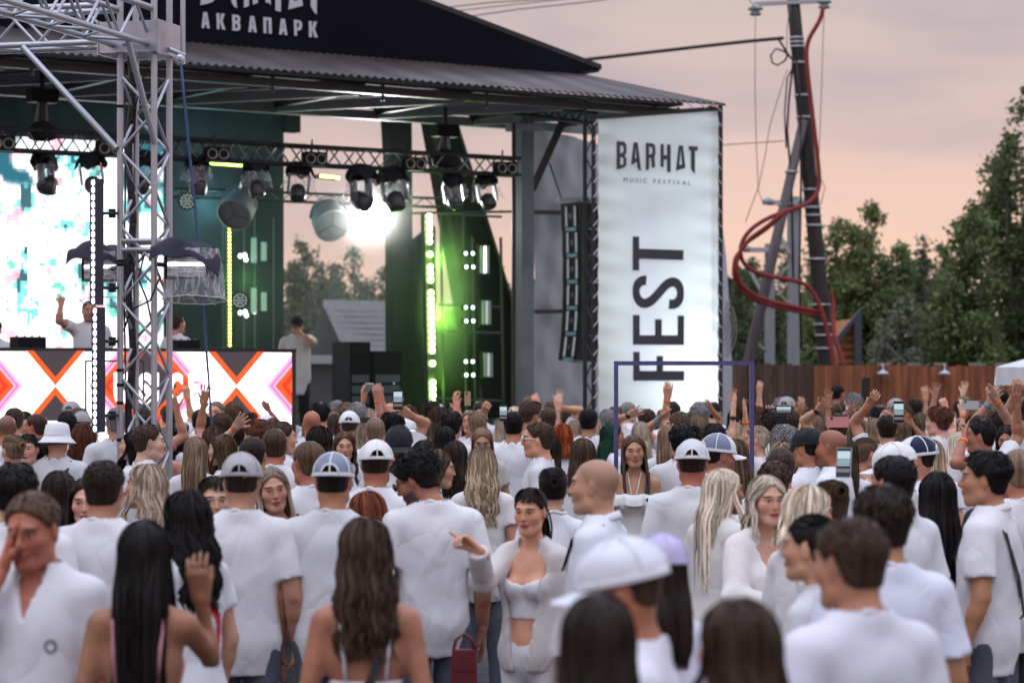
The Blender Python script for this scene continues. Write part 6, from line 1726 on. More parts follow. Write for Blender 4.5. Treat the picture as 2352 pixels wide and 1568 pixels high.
# ---- small timber hut and the A-frame house seen through the stage
ht = thing('timber_hut', pt(1945, YH, 47) * (1, 1, 0), 'sharp-peaked timber hut with slate-blue verge behind the fence', 'hut')
D_ = 47.
mb = MB(); mb.prism([pt(x, y, D_) for x, y in ((1924, 1090), (1966, 1090), (1966, 735), (1958, 732), (1924, 776))][::-1], (0, 0, 0), (0, 3., 0)); mb.build('wall', [mat('hut_timber', (.30, .115, .032), .8, noise=.3, nscale=3, stretch=(.6, .6, 6))], ht)
for y in range(750, 860, 17): rod('board_joint', pt(1926 if y > 790 else 1944, y, D_ - .02), pt(1962, y, D_ - .02), .012, mat('joint_dark', (.05, .022, .012), .9), ht, square=True)
TR = mat('slate_trim', (.045, .050, .075), .6)
mb = MB(); mb.prism([pt(x, y, D_ - .05) for x, y in ((1918, 800), (1918, 778), (1977, 708), (1978, 740), (1960, 742))][::-1], (0, -.08, 0), (0, .12, 0)); mb.build('verge', [TR], ht)
mb = MB(); mb.prism([pt(x, y, D_ - .10) for x, y in ((1962, 742), (1978, 712), (1980, 1090), (1962, 1090))][::-1], (0, -.05, 0), (0, .12, 0)); mb.build('corner_board', [TR], ht)
hs = thing('a_frame_house', pt(800, YH, 52) * (1, 1, 0), 'grey steep-roofed house beyond the open rear of the stage', 'house')
D_ = 52.
mb = MB(); mb.prism([pt(x, y, D_) for x, y in ((690, 835), (742, 702), (800, 835), (800, 1100), (690, 1100))][::-1], (0, 0, 0), (0, .1, 0)); mb.build('gable_wall', [mat('house_dark', (.075, .072, .08), .8, noise=.2, nscale=2)], hs)
A_ = [pt(742, 700, D_), pt(884, 703, D_ + 2), pt(915, 822, D_ + .6), pt(798, 822, D_ - 1.2)]
mb = MB(); mb.hexa([q for q in A_] + [q + np.array((0, .15, .12)) for q in A_]); mb.build('roof', [mat('house_roof', (.15, .145, .15), .7, noise=.12, nscale=3)], hs)
for q in range(1, 9):
    f = q / 9; rod('roof_course', A_[0] + (A_[3] - A_[0]) * f - np.array((0, .03, 0)), A_[1] + (A_[2] - A_[1]) * f - np.array((0, .03, 0)), .012, mat('roof_joint', (.14, .135, .14), .8), hs, square=True)
mb = MB(); mb.prism([pt(x, y, D_ - 1.5) for x, y in ((690, 815), (905, 815), (905, 835), (690, 835))][::-1], (0, 0, 0), (0, .2, 0)); mb.build('band', [mat('house_band', (.33, .33, .35), .8)], hs)
mb = MB(); mb.prism([pt(x, y, D_ - 1.3) for x, y in ((690, 835), (905, 835), (905, 1090), (690, 1090))][::-1], (0, 0, 0), (0, .2, 0)); mb.build('lower_wall', [mat('house_low', (.055, .048, .052), .8)], hs)

# ---- white canopy at the fence
cn = thing('canopy', pt(2340, YH, 30) * (1, 1, 0), 'white canopy with a hanging valance in front of the fence', 'canopy')
CC = mat('canopy_cloth', (.62, .64, .66), .8, noise=.05, nscale=3, bump=.3, bscale=3)
corner = pt(2287, 843, 30); ap = pt(2440, 800, 31.2); c2 = pt(2600, 842, 30); c3 = pt(2290, 842, 32.8)
n = 14; V = [ap]
for a_, b_ in ((corner, c2),):
    for q in np.linspace(0, 1, n): V.append(a_ + (b_ - a_) * q)
for q in np.linspace(0, 1, n): V.append(c3 + (corner - c3) * q)
V = np.array(V); tri = [[0, i, i + 1] for i in range(1, n)] + [[0, i, i + 1] for i in range(n + 1, 2 * n)]
attach(link('roof', fastmesh('roof', V, [tri], CC)), cn)
m = 40; V = []
for q in np.linspace(0, 1, m):
    p_ = corner + (c2 - corner) * q; V += [p_ - (0, .012, 0), p_ + (0, .02 * math.sin(q * 60) - .012, -.225)]
attach(link('valance', fastmesh('valance', V, [[[2 * i, 2 * i + 1, 2 * i + 3, 2 * i + 2] for i in range(m - 1)]], CC, True)), cn)
V = []
for q in np.linspace(0, 1, m):
    p_ = corner + (c3 - corner) * q; V += [p_, p_ + (.02 * math.sin(q * 50), 0, -.225)]
attach(link('valance', fastmesh('valance', V, [[[2 * i, 2 * i + 1, 2 * i + 3, 2 * i + 2] for i in range(m - 1)]], CC, True)), cn)
rod('leg', corner + (.04, .05, -.02), np.array((corner[0] + .04, corner[1] + .05, 0)), .025, ALU, cn)

# ---- blue photo frame standing in the crowd, and a darker one by the tower
for (x0, x1, y0_, d, w, c_, lb) in ((1415, 1727, 834, 17.0, .030, (.075, .072, .20), 'violet-blue steel picture frame standing upright in the crowd'), (197, 330, 829, 23., .018, (.05, .028, .034), 'thin dark picture frame behind the LED bar')):
    t = thing('picture_frame', pt((x0 + x1) / 2, YH, d) * (1, 1, 0), lb, 'frame', None)
    m_ = mat(f'frame_paint_{x0}', c_, .45, noise=.15, nscale=30)
    a, b = pt(x0, y0_, d), pt(x1, y0_ + 2, d); zt_ = a[2]
    for p_ in (a, b): mb = MB(); mb.box((p_[0], d, (zt_ - w / 2) / 2), (w, w, zt_ - w / 2)); mb.build('post', [m_], t)
    mb = MB(); mb.box(((a[0] + b[0]) / 2, d, zt_), (b[0] - a[0] + w, w, w)); mb.build('top_rail', [m_], t)
    mb = MB(); mb.box(((a[0] + b[0]) / 2, d, .02), (b[0] - a[0] + w, .3, .03)); mb.build('foot', [m_], t)

# ---- trees
def leaf_material():
    m = bpy.data.materials.new('leaves'); m.use_nodes = True; X.nt = m.node_tree
    n, l = m.node_tree.nodes, m.node_tree.links; b = n['Principled BSDF']
    oi = n.new('ShaderNodeObjectInfo'); c = X.mix(1., X(oi.outputs['Color']), X.attr('rnd').step(0, 1, .5, 1.6), 'MULTIPLY')
    l.new(c.s, b.inputs['Base Color']); b.inputs['Roughness'].default_value = .6; b.inputs['Specular IOR Level'].default_value = .25
    tr_ = n.new('ShaderNodeBsdfTranslucent'); l.new(c.s, tr_.inputs[0]); mx = n.new('ShaderNodeMixShader'); mx.inputs[0].default_value = .45
    l.new(b.outputs[0], mx.inputs[1]); l.new(tr_.outputs[0], mx.inputs[2]); l.new(mx.outputs[0], n['Material Output'].inputs[0])
    return m
LEAF = leaf_material()
BARK = mat('bark', (.10, .085, .075), .9, noise=.4, nscale=4, stretch=(4, 4, .6))
def tree(x, ytop, d, w, label, seed, col=(.030, .048, .018), nleaf=5200, low=.1, slim=1., leaf=.078, droop=.6):
    r = np.random.default_rng(seed); base = pt(x, YH, d) * (1, 1, 0); H = pt(x, ytop, d)[2]
    t = thing('tree', base, label, 'tree', 'trees beyond the fence')
    wm = w / F * d / 2; mb = MB(); cl = []
    mb.tube([(0, 0, 0), (r.normal(0, .1), 0, H * .3)], [.15 + H * .008, .12 + H * .005], 9)
    nl = 8 if wm > 1 else 5
    for k_ in range(nl):
        a0 = 6.28 * k_ / nl + r.uniform(0, 1.); off = wm * r.uniform(.30, .80) if k_ else wm * r.uniform(0, .3)
        hk = H * (1. if k_ == 0 else r.uniform(.58, .95)); ox, oy = off * math.cos(a0), off * math.sin(a0)
        tp = [np.array((0, 0, H * .12)), np.array((ox * .6, oy * .6, hk * .4)), np.array((ox, oy, hk * .72)), np.array((ox * 1.05 + r.normal(0, .08), oy, hk * .985))]
        mb.tube(tp, [.09 + H * .004, .07, .04, .008], 7)
        zz_ = [q[2] for q in tp]; nb_ = 20
        for i in range(nb_):
            f = low + (1 - low) * (i + r.uniform()) / nb_
            env = wm * .46 * (np.interp(f, (0, low, .3, .55, .8, .94, 1.), (.8, .95, 1., 1., .92, .66, .25)) ** slim) * r.uniform(.6, 1.25)
            z0 = max(hk * f * .95, H * .13); a = r.uniform(0, 6.28)
            p0 = np.array([np.interp(z0, zz_, [q[c_] for q in tp]) for c_ in (0, 1)] + [z0])
            p1 = p0 + np.array((math.cos(a) * env * .6, math.sin(a) * env * .6, .30 * env)); p2 = p0 + np.array((math.cos(a) * env, math.sin(a) * env, .12 * env - droop * .25 * env))
            mb.tube([p0, p1, p2], [.022 * (1.25 - f), .014 * (1.25 - f), .004], 4, cap=False)
            for q in (.3, .55, .8, 1.0):
                c_ = (p0 + (p1 - p0) * q / .6) if q < .6 else p1 + (p2 - p1) * (q - .6) / .4
                cl.append((c_ + r.normal(0, .06, 3), (.10 + .055 * wm) * r.uniform(.6, 1.2)))
        for i in range(4): cl.append((np.array((tp[-1][0] + r.normal(0, .04), tp[-1][1], hk * r.uniform(.95, 1.0))), .10))
    link('trunk', mb.mesh('trunk', [BARK], True), t)
    per = max(6, int(nleaf * 2.1) // len(cl)); C = np.repeat(np.array([c for c, _ in cl]), per, 0); S = np.repeat(np.array([s_ for _, s_ in cl]), per)
    n = len(C); g_ = np.clip(r.normal(0, 1, (n, 3)), -1.9, 1.9) * S[:, None] * (1, 1, .9); g_[:, 2] -= np.abs(r.normal(0, droop, n)) * S
    P_ = C + g_; P_[:, 2] = np.maximum(P_[:, 2], .3)
    ax_ = r.normal(0, 1, (n, 3)); ax_ /= np.linalg.norm(ax_, axis=1)[:, None]; bx_ = np.cross(ax_, r.normal(0, 1, (n, 3))); bx_ /= np.linalg.norm(bx_, axis=1)[:, None] + 1e-6
    sz = leaf * r.uniform(.6, 1.3, n)[:, None]
    V = np.stack([P_ - ax_ * sz, P_ + bx_ * sz * .5, P_ + ax_ * sz, P_ - bx_ * sz * .5], 1).reshape(-1, 3)
    shade = np.repeat(np.repeat(r.uniform(0, 1, len(cl)), per) * .6 + r.uniform(0, .4, n), 4)
    o = link('crown', fastmesh('crown', V, [np.arange(4 * n).reshape(-1, 4)], LEAF, False, {'rnd': ('FLOAT', shade)}), t)
    o.color = (col[0] * 4.2, col[1] * 3.2, col[2] * 3.8, 1)
    return t
G1, G2, G3 = (.034, .060, .020), (.046, .072, .024), (.040, .058, .034)
tree(2372, 178, 52, 300, 'tallest birch with drooping sprays behind the canopy', 1, (.026, .044, .016), 9000, .08, .8)
tree(2235, 470, 50, 190, 'bushy birch at the foot of the tallest one', 2, G1, 6000, .05)
tree(2420, 300, 56, 330, 'broad dark tree beyond the tallest birch', 3, (.024, .040, .016), 7000, .08)
tree(2105, 545, 60, 90, 'slim drooping tree with an open top', 4, (.028, .046, .022), 2600, .15, .8)
tree(1990, 468, 58, 190, 'leafy light green tree behind the timber hut', 5, G2, 7000, .08)
tree(1915, 500, 58, 130, 'upright tree close behind the utility pole', 6, G2, 4800, .1)
tree(2065, 560, 57, 150, 'rounded tree between the hut and the slim one', 7, G1, 5000, .06)
tree(2165, 560, 62, 140, 'feathery tree left standing before the bushy birch', 8, G1, 4500, .06)
tree(2050, 690, 50, 220, 'low grey-green willow over the fence', 9, G3, 6000, .04)
tree(2180, 700, 51, 200, 'low dark bush-like tree over the fence', 10, G1, 5000, .04)
tree(1800, 560, 66, 150, 'tree behind the concrete poles', 11, G1, 5000, .06)
tree(1720, 590, 68, 150, 'tree showing between the banner and the brace', 12, (.028, .048, .020), 5000, .06)
tree(1860, 640, 60, 170, 'dense tree below the crossing conduits', 13, G1, 5000, .05)
tree(1690, 640, 56, 120, 'dense dark tree right beside the banner', 16, (.022, .038, .016), 4500, .05)
tree(1775, 700, 55, 170, 'undergrowth tree behind the raking brace', 17, (.022, .038, .018), 4500, .04)
tree(690, 545, 70, 150, 'hazy tree beyond the rear of the stage by the drape', 14, (.030, .045, .022), 4500, .06)
tree(800, 560, 74, 170, 'hazy tree beyond the drum lamp', 15, (.030, .045, .024), 5000, .06)
tree(880, 610, 78, 160, 'hazy tree beyond the dazzling lamp', 18, (.030, .045, .024), 4500, .06)
tree(740, 640, 64, 200, 'low hazy tree above the steep roof', 19, (.030, .045, .024), 5000, .05)
tree(1120, 590, 80, 190, 'hazy tree beyond the raking tower', 20, (.030, .045, .024), 4500, .06)
# far wood
fwv = []; r = np.random.default_rng(77); n = 26000
xx = r.uniform(-40, 75, n); hh = 5.0 + .7 * np.sin(xx * .21) + .5 * np.sin(xx * .63 + 1) + .4 * np.sin(xx * 1.9)
P_ = np.stack([xx, 112 + r.uniform(-3, 3, n), hh * r.uniform(0, 1, n) ** .6], 1); ax_ = r.normal(0, .28, (n, 3)); bx_ = r.normal(0, .20, (n, 3))
o = link('far_wood', fastmesh('far_wood', np.stack([P_ - ax_, P_ + bx_, P_ + ax_, P_ - bx_], 1).reshape(-1, 3), [np.arange(4 * n).reshape(-1, 4)], LEAF, False, {'rnd': ('FLOAT', np.repeat(r.uniform(0, 1, n), 4))}))
o.color = (.030, .042, .030, 1); tag(o, 'far-off wood closing the horizon behind the fence trees', 'wood', kind='stuff')

# ---- stage smoke
smk = bpy.data.materials.new('stage_smoke'); smk.use_nodes = True; sn = smk.node_tree.nodes; sn.clear()
ov = sn.new('ShaderNodeOutputMaterial'); pv = sn.new('ShaderNodeVolumePrincipled'); pv.inputs['Density'].default_value = .010; pv.inputs['Color'].default_value = (.85, .93, .95, 1); pv.inputs['Anisotropy'].default_value = .2
smk.node_tree.links.new(pv.outputs[0], ov.inputs['Volume'])
ua, ub = su(-300, 28.6), su(1170, 29)
mb = MB(); mb.box(st((ua + ub) / 2, 30.9, 3.45), (ub - ua, 4.7, 4.6), stage_ax()); so = mb.build('smoke', [smk]); tag(so, 'thin stage smoke drifting among the lamps', 'smoke', kind='stuff')

def puff(c, r, dens, label, grain=1.6):
    "soft-edged drift of smoke"
    m = bpy.data.materials.new('smoke_drift'); m.use_nodes = True; n, l = m.node_tree.nodes, m.node_tree.links; n.clear(); X.nt = m.node_tree
    ov = n.new('ShaderNodeOutputMaterial'); pv = n.new('ShaderNodeVolumePrincipled'); pv.inputs['Color'].default_value = (.93, .96, .96, 1); pv.inputs['Anisotropy'].default_value = .1
    tc_ = n.new('ShaderNodeTexCoord'); ln = n.new('ShaderNodeVectorMath'); ln.operation = 'LENGTH'; l.new(tc_.outputs['Object'], ln.inputs[0])
    ns = n.new('ShaderNodeTexNoise'); ns.inputs['Scale'].default_value = grain; ns.inputs['Detail'].default_value = 2; l.new(tc_.outputs['Object'], ns.inputs['Vector'])
    d_ = X(ln.outputs['Value']).step(1., .05) * X(ns.outputs['Fac']).step(.3, .7, .35, 1.3) * dens
    l.new(d_.s, pv.inputs['Density']); l.new(pv.outputs[0], ov.inputs['Volume'])
    mb = MB(); mb.lathe([(math.sin(a), -math.cos(a)) for a in np.linspace(.001, math.pi - .001, 13)], 20)
    o = link('smoke', mb.mesh('smoke', [m]), loc=c, rot=(0, 0, SA), scale=r); tag(o, label, 'smoke', kind='stuff')
puff(sp(1028, 690, 30.4), (.62, .4, 1.6), 1.3, 'green-lit smoke rising along the diode strip')
puff(sp(858, 492, 29.9), (1.0, .5, .8), .40, 'added smoke drift making the halo of the dazzling lamp', 1.2)  # drift put in to scatter a glow halo around the lamp
point(sp(858, 494, 29.8), 30, (1., 1., .97), .06)  # extra light inside the drift, added to feed that halo
puff(sp(575, 690, 32.2), (.55, .4, 1.2), .25, 'faint green smoke beside the LED wall')
puff(sp(790, 660, 31.2), (1.9, .9, 1.5), .10, 'grey smoke hanging in the open rear of the stage')
puff(sp(480, 480, 32.0), (1.5, .6, 1.9), .13, 'teal haze before the dark drape')
# ================================================================== the crowd
P = person
NAVY, JEANS, BEIGE, WPANT = (.02, .022, .035), (.07, .09, .14), (.42, .34, .26), (.72, .72, .72)
A = lambda x, y, hand='open', dd=-.1, band=None, palm=None, pole=None, hdir=None: dict(px=(x, y), hand=hand, dd=dd, band=band, palm=palm, pole=pole, hdir=hdir)
P(842, 1122, 11.6, 30, 'f', ('bob', (.16, .045, .022)), 'tee', fix=True, hd=(20, 10, 0), label='person with rust-red hair ducking between two men in white tees')
# ---- the row standing in front, out of focus
P(1372, 1352, 5.0, 4, 'f', ('verylong', 'dark'), 'cami', (.5, .22, .34), label='person with very dark smooth hair beside the one with chestnut hair')
P(1692, 1364, 5.0, 38, 'f', ('long', 'brown'), 'cami', (.72, .7, .72), label='person with chestnut-brown hair whose cheek shows, close to the fade-cut man')
P(332, 1186, 6.3, -4, 'f', ('verylong', 'black'), 'cami', (.7, .3, .35), Rr=A(462, 1372, 'hold', .10, pole=(.1, .5, -1.2)), skin='tan', label='person with waist-long black hair raising a hand to the ear')
P(840, 1182, 6.6, 3, 'f', ('wavy', 'brown'), 'cami', (.78, .76, .8), skin='tan', strap='r', var=1, label='bare-shouldered person with long wavy brown hair and thin white straps')
pl_, *_ = P(74, 1122, 7.5, 166, 'm', ('crew', 'midbrown'), 'polo', (.74, .75, .8), hd=(0, 12, 0), Rr=A(6, 1300, 'flat', -.06, palm=(.9, .2, 0), pole=(.5, .3, -1.), hdir=(.30, -.1, 1.)), skin='ruddy', lips=.5, label='man in white polo shirt holding a palm against his temple')
zr, *_ = P(425, 1122, 7.7, 48, 'f', ('wavy', 'black'), 'tee', (.76, .77, .82), var=0, label='person with black hair in white tee bearing a red number zero')
P(556, 1032, 9.3, 0, 'm', ('crew', 'dark'), 'tee', (.76, .77, .82), cap='cap', capcol=(.40, .39, .40), label='broad man in plain white tee and grey cap worn forwards', legs=(.09, .10, .13))
P(766, 1032, 9.4, -4, 'm', ('short', 'black'), 'tee', cap='trucker', capcol=(.74, .74, .78), capcol2=(.22, .25, .33), label='man in white tee and white cap with grey mesh back panels', skin='tan')
P(958, 1027, 9.9, 8, 'm', ('tousled', 'black'), 'tee', hd=(60, 24, 0), beard=.9, glasses='dark', skin='tan', label='bearded man in white tee and sunglasses bending his head aside')
P(1218, 1116, 11.2, 150, 'f', ('pony', 'dark'), 'cardigan', (.70, .67, .67), fix=True, hd=(8, 4, 0), Rr=A(1098, 1262, 'point', -.24, 'orange', palm=(.3, -.3, -1.), pole=(.2, .0, -1.), hdir=(-.75, -.1, .62)), legs=WPANT, lips=1., skin='light', label='person in white cropped top and open knitted cardigan pointing a finger')
P(1366, 1052, 8.7, 72, 'm', None, 'polo', (.76, .79, .84), stub=.35, skin='light', strap='l', label='bald man in pale polo shirt with a dark bag strap')
P(1425, 1218, 6.5, 84, 'm', ('crew', 'brown'), 'tee', (.78, .78, .86), cap='plain', capcol=(.74, .76, .82), skin='ruddy', hd=(0, 6, 0), label='person in plain white peaked cap facing along the crowd')
P(1518, 1212, 7.5, 10, 'f', ('long', 'dark'), 'tee', (.75, .74, .85), cap='plain', capcol=(.50, .46, .66), label='person in a lavender cap with dark hair hanging below it')
P(1952, 1182, 5.6, 28, 'm', ('crew', 'brown'), 'tee', (.74, .75, .84), hd=(12, 4, 0), skin='tan', stub=.25, label='man with a brown fade cut and white tee close by the chestnut-haired person')
P(2025, 1112, 6.5, 18, 'm', ('short', 'dark'), 'tee', (.74, .75, .84), skin='tan', label='tall man with dark rounded hair behind the fade-cut man')
P(2050, 1044, 8.8, 40, 'm', ('crew', 'black'), 'tee', skin='tan', label='man with cropped black hair whose forehead shows, half hidden by others')
P(2152, 1078, 8.6, 4, 'f', ('verylong', 'black'), 'bandeau', (.10, .07, .07), skin='tan', label='person with jet-black waist-long hair and bare back')
P(2262, 1034, 8.9, 62, 'm', ('short', 'black'), 'shirt', (.74, .75, .79), hd=(10, 0, 0), skin='tan', strap='l', Rr=None, label='man with swept black hair in white collared shirt with backpack straps')
P(1862, 1176, 6.9, 62, 'f', ('bun', 'black'), 'tee', label='person with tied black hair squeezed beside the fade-cut man')
P(1860, 1108, 7.9, -58, 'f', ('bob', 'platinum'), 'long', (.74, .74, .76), hd=(-14, 6, 0), Rr=A(1836, 1262, 'fist', -.3, 'orange', pole=(.5, -.3, -1.)), root=.2, label='person with rounded platinum hair holding a fist near the mouth')
P(1762, 1088, 9.5, 206, 'f', ('bob', 'platinum'), 'blazer', (.72, .70, .68), hd=(-8, 2, 0), legs=WPANT, lips=1., skin='fair', root=.35, Rr=dict(at=(.05, .24, 1.12), hand='relaxed'), L=dict(at=(-.05, .26, 1.10), hand='relaxed'), var=1, label='blonde person in white blazer with wide lapels facing back from the stage')
P(1664, 1072, 10.1, -52, 'f', ('verylong', 'platinum'), 'blazer', (.74, .73, .72), hd=(-18, 0, 0), legs=WPANT, skin='tan', root=.3, Rr=dict(at=(.12, .25, 1.1), hand='relaxed'), label='person with long pale blonde hair in white tailored jacket')
P(1908, 1098, 9.4, 14, 'f', ('bun', 'brown'), 'tee', label='person with a brown bun behind the platinum-haired person')
P(2338, 1030, 10.2, 20, 'm', ('buzz', 'light'), 'tee', skin='ruddy', stub=.5, label='man with ginger shaved head in white tee by the picture edge fence')
P(2478, 1330, 4.6, 16, 'm', ('short', 'black'), 'tee', (.55, .56, .62), strap='l', fix=True, label='man in a pale grey top with a broad black strap')
P(36, 1062, 9.6, 2, 'm', ('short', 'black'), 'tee', label='man with dense black hair behind the one holding his temple')
P(136, 1076, 9.6, 5, 'f', ('long', 'dark'), 'tee', label='person with smooth dark brown hair next to the dense black-haired man')
P(240, 1055, 9.3, -8, 'm', ('crew', 'dark'), 'tee', (.76, .77, .82), skin='tan', label='man with dark cropped hair in white tee beside the wavy blonde')
P(333, 1062, 9.4, 66, 'f', ('wavy', 'ash'), 'tee', (.76, .76, .8), root=.35, hd=(6, -4, 0), skin='light', var=1, label='person with loose wavy ash-blonde hair gazing aside')
P(200, 1090, 10.3, 172, 'f', ('long', 'dark'), 'cami', skin='fair', lips=1., hd=(10, 6, 0), label='dark-haired person partly hidden behind the cropped-hair man')
P(627, 1068, 11.0, 188, 'f', ('straightfront', 'ash'), 'cami', skin='light', lips=1., hd=(5, 4, 8), root=.6, var=1, label='smiling person with braided fair hair between two capped men')
P(492, 1088, 10.6, 200, 'f', ('pony', 'dark'), 'tee', skin='fair', hd=(-6, 4, 0), label='person with dark pulled-back hair peering past the grey cap')
rd_, *_ = P(708, 1012, 11.6, 30, 'm', ('buzz', 'midbrown'), 'tee', skin='ruddy', stub=.6, hd=(8, 0, 0), label='man with clipped scalp and red neck in white tee')
P(864, 1004, 11.8, -6, 'm', ('buzz', 'dark'), 'tee', cap='cap', capcol=(.76, .77, .77), capyaw=12, skin='ruddy', label='man in creased white cap with a lettered strap at the back')
P(916, 970, 13.6, 182, 'm', ('crew', 'brown'), 'tee', cap='plain', capcol=(.018, .019, .024), beard=.55, skin='ruddy', hd=(0, 8, 0), label='man in black cap with a white emblem scowling towards the back')
P(1006, 1028, 11.1, -72, 'f', ('bob', 'midbrown'), 'long', (.58, .58, .60), skin='light', lips=.9, hd=(-8, 4, 0), var=0, label='person in profile with brown hair and grey striped shirt')
P(1108, 1022, 11.0, 0, 'f', ('wavy', 'blond'), 'tee', (.72, .71, .70), root=.75, var=2, label='person with long wavy blonde hair with dark roots over lace top')
P(1108, 976, 13.7, 176, 'f', ('long', (.28, .17, .11)), 'shirt', (.58, .55, .50), hd=(4, 16, 0), root=.2, lips=.6, label='person with copper-blonde hair looking down at someone')
P(1262, 992, 12.2, -10, 'f', ('verylong', 'dark'), 'bandeau', WHITE, skin='tan', label='person with straight dark hair falling on a bare back')
P(1236, 968, 13.7, 82, 'm', ('crew', 'brown'), 'tee', glasses='white', skin='light', label='man in white-rimmed sunglasses and white tee')
P(1180, 944, 16.2, -8, 'm', ('crew', 'black'), 'tee', skin='tan', label='dark-haired man with bare neck beside the white-rimmed sunglasses')
P(1340, 1003, 12.6, -15, 'f', ('long', 'brown'), 'tee', label='person with brown hair held by a clear clip')
P(1456, 996, 12.3, 176, 'f', ('straightfront', 'midbrown'), 'halter', (.78, .78, .76), skin='light', lips=1., hd=(6, 2, 3), strap='l', var=1, label='person in white ruffled halter top walking away from the stage')
bt_, *_ = P(1590, 1003, 12.1, -5, 'm', ('buzz', 'dark'), 'tee', (.74, .75, .76), cap='trucker', capcol=(.76, .76, .77), capcol2=(.60, .62, .66), skin='ruddy', label='sturdy man in white tee with a small square back print')
P(1652, 990, 14.0, -66, 'm', ('crew', 'black'), 'shirt', (.74, .76, .84), cap='trucker', capcol=(.74, .75, .77), capcol2=(.20, .23, .31), skin='tan', beard=.35, label='man in blue-white shirt and white cap with slate mesh')
P(1738, 976, 14.1, 66, 'f', ('pony', 'ash'), 'tee', WHITE, skin='fair', glasses='top', hd=(8, 0, 0), Rr=A(1712, 962, 'flat', .25, 'orange', palm=(-.9, .3, 0)), L=A(1684, 952, 'flat', -.12, 'watch', palm=(.9, .3, 0)), lips=.9, label='clapping person with fair ponytail and watch')
P(1792, 1026, 13.6, 6, 'm', ('buzz', 'brown'), 'tee', skin='ruddy', stub=.6, fix=True, label='man with dark shaved head below the clapping person')
P(1778, 1058, 13.0, 4, 'm', ('short', 'brown'), 'tee', fix=True, label='man with brown short hair behind the two blonde people')
P(1852, 978, 14.7, 52, 'm', ('crew', 'black'), 'tee', cap='plain', capcol=(.014, .016, .02), skin='tan', label='man in a black cap and sleeveless white top')
P(1906, 985, 13.7, 66, 'm', None, 'tee', stub=.45, beard=.5, skin='ruddy', label='bald man with trimmed beard in white tee')
P(1942, 1004, 12.2, -10, 'f', ('long', 'brown'), 'tee', L=A(1942, 1085, 'hold', .30), label='person with sleek brown hair holding a silver phone')
P(1990, 1002, 13.1, -54, 'f', ('updo', 'midbrown'), 'cami', hd=(-10, 4, 0), label='person with messy brown updo turned side-on')
P(2052, 1008, 11.7, 72, 'm', ('buzz', 'brown'), 'tee', cap='plain', capcol=(.76, .76, .76), skin='ruddy', hd=(0, 6, 0), label='man in bright white dad cap with bowed peak')
P(2104, 996, 13.2, 80, 'm', ('crew', 'dark'), 'tee', cap='trucker', capcol=(.74, .74, .76), capcol2=(.02, .025, .06), label='man in cap with navy mesh and white front')
P(2138, 1006, 13.0, 5, 'f', ('long', 'blond'), 'tee', root=.7, label='person with straight streaky blonde hair')
P(2154, 936, 16.2, 56, 'm', ('tousled', 'auburn'), 'tee', skin='fair', label='young man with fluffy chestnut hair standing above the others')
P(2252, 962, 13.7, 64, 'm', ('crew', 'black'), 'tee', skin='tan', hd=(6, 0, 0), L=A(2214, 1008, 'fist', -.2, 'orange', pole=(-.3, -.2, -1.)), label='man with cropped black hair raising a fist with paper wristband')
P(2312, 972, 15.2, 160, 'f', ('wavy', 'dark'), 'tee', hd=(0, 14, 0), skin='tan', label='person with wavy dark hair looking down before the fence')
P(2342, 922, 17.5, 60, 'm', ('quiff', 'black'), 'tee', glasses='dark', label='man with spiky black hair and sunglasses by the canopy')
RED_ = (.62, .015, .05)
a_ = np.linspace(0, 2 * math.pi, 22)[:-1]
decal(zr, [(.02 + .058 * math.cos(t) - .016, 1.17 + .105 * math.sin(t) - .02, .02 + .058 * math.cos(t) + .016, 1.17 + .105 * math.sin(t) + .02) for t in a_], RED_)
decal(bt_, [(.02, 1.34, .055, 1.375), (.02, 1.375, .055, 1.385)], (.03, .035, .05)); decal(bt_, [(.025, 1.36, .035, 1.367), (.04, 1.36, .05, 1.367), (.025, 1.347, .035, 1.353)], (.6, .6, .6))
decal(pl_, [(-.10 + .015 * math.cos(t) - .004, 1.25 + .019 * math.sin(t) - .004, -.10 + .015 * math.cos(t) + .004, 1.25 + .019 * math.sin(t) + .004) for t in a_], (.22, .25, .26), 'front')
decal(rd_, [(-.13, 1.36, -.115, 1.37), (-.10, 1.352, -.085, 1.362), (-.075, 1.345, -.06, 1.355)], (.25, .03, .04))
# ---- second tier beside the truss tower
P(28, 914, 27.0, 5, 'f', ('bob', 'brown'), 'tee', cap='bucket', capcol=(.40, .40, .44), label='person in a grey houndstooth bucket hat')
P(116, 926, 22.5, 75, 'f', ('long', 'light'), 'tee', cap='plain', capcol=(.42, .27, .19), label='person in a tan cap below the LED booth')
P(16, 952, 21.5, 0, 'm', None, 'tee', stub=.6, skin='tan', label='man with a tanned bare scalp near the booth')
P(82, 950, 20.5, 70, 'm', ('buzz', 'brown'), 'tee', skin='ruddy', stub=.5, label='man with a shaved brown head in profile near the booth')
P(132, 964, 18.6, -5, 'm', ('buzz', 'grey'), 'tee', cap='bucket', capcol=(.76, .77, .80), strap='r', label='man in a white bucket hat with a black shoulder strap')
P(192, 976, 17.3, -8, 'f', ('curly', 'auburn'), 'tee', label='person with a big mane of auburn curls')
P(66, 994, 15.2, 160, 'f', ('pony', 'dark'), 'cami', skin='fair', lips=1.3, hd=(10, 0, 0), label='person with swept-back dark hair and bright red lips')
P(6, 966, 17.0, 10, 'f', ('long', 'platinum'), 'cami', label='person with pale blonde hair and white straps near the bucket hat')
P(30, 996, 14.0, 40, 'f', ('updo', 'light'), 'cami', label='person with light pinned hair beside the pale blonde')
P(342, 973, 14.7, -70, 'm', ('crew', 'brown'), 'tee', skin='fair', stub=.3, label='young man in profile with neat fade beside the tower')
P(303, 988, 15.6, 78, 'f', ('long', 'black'), 'tee', skin='fair', hd=(10, -6, 0), label='laughing person with sleek black hair behind the tower')
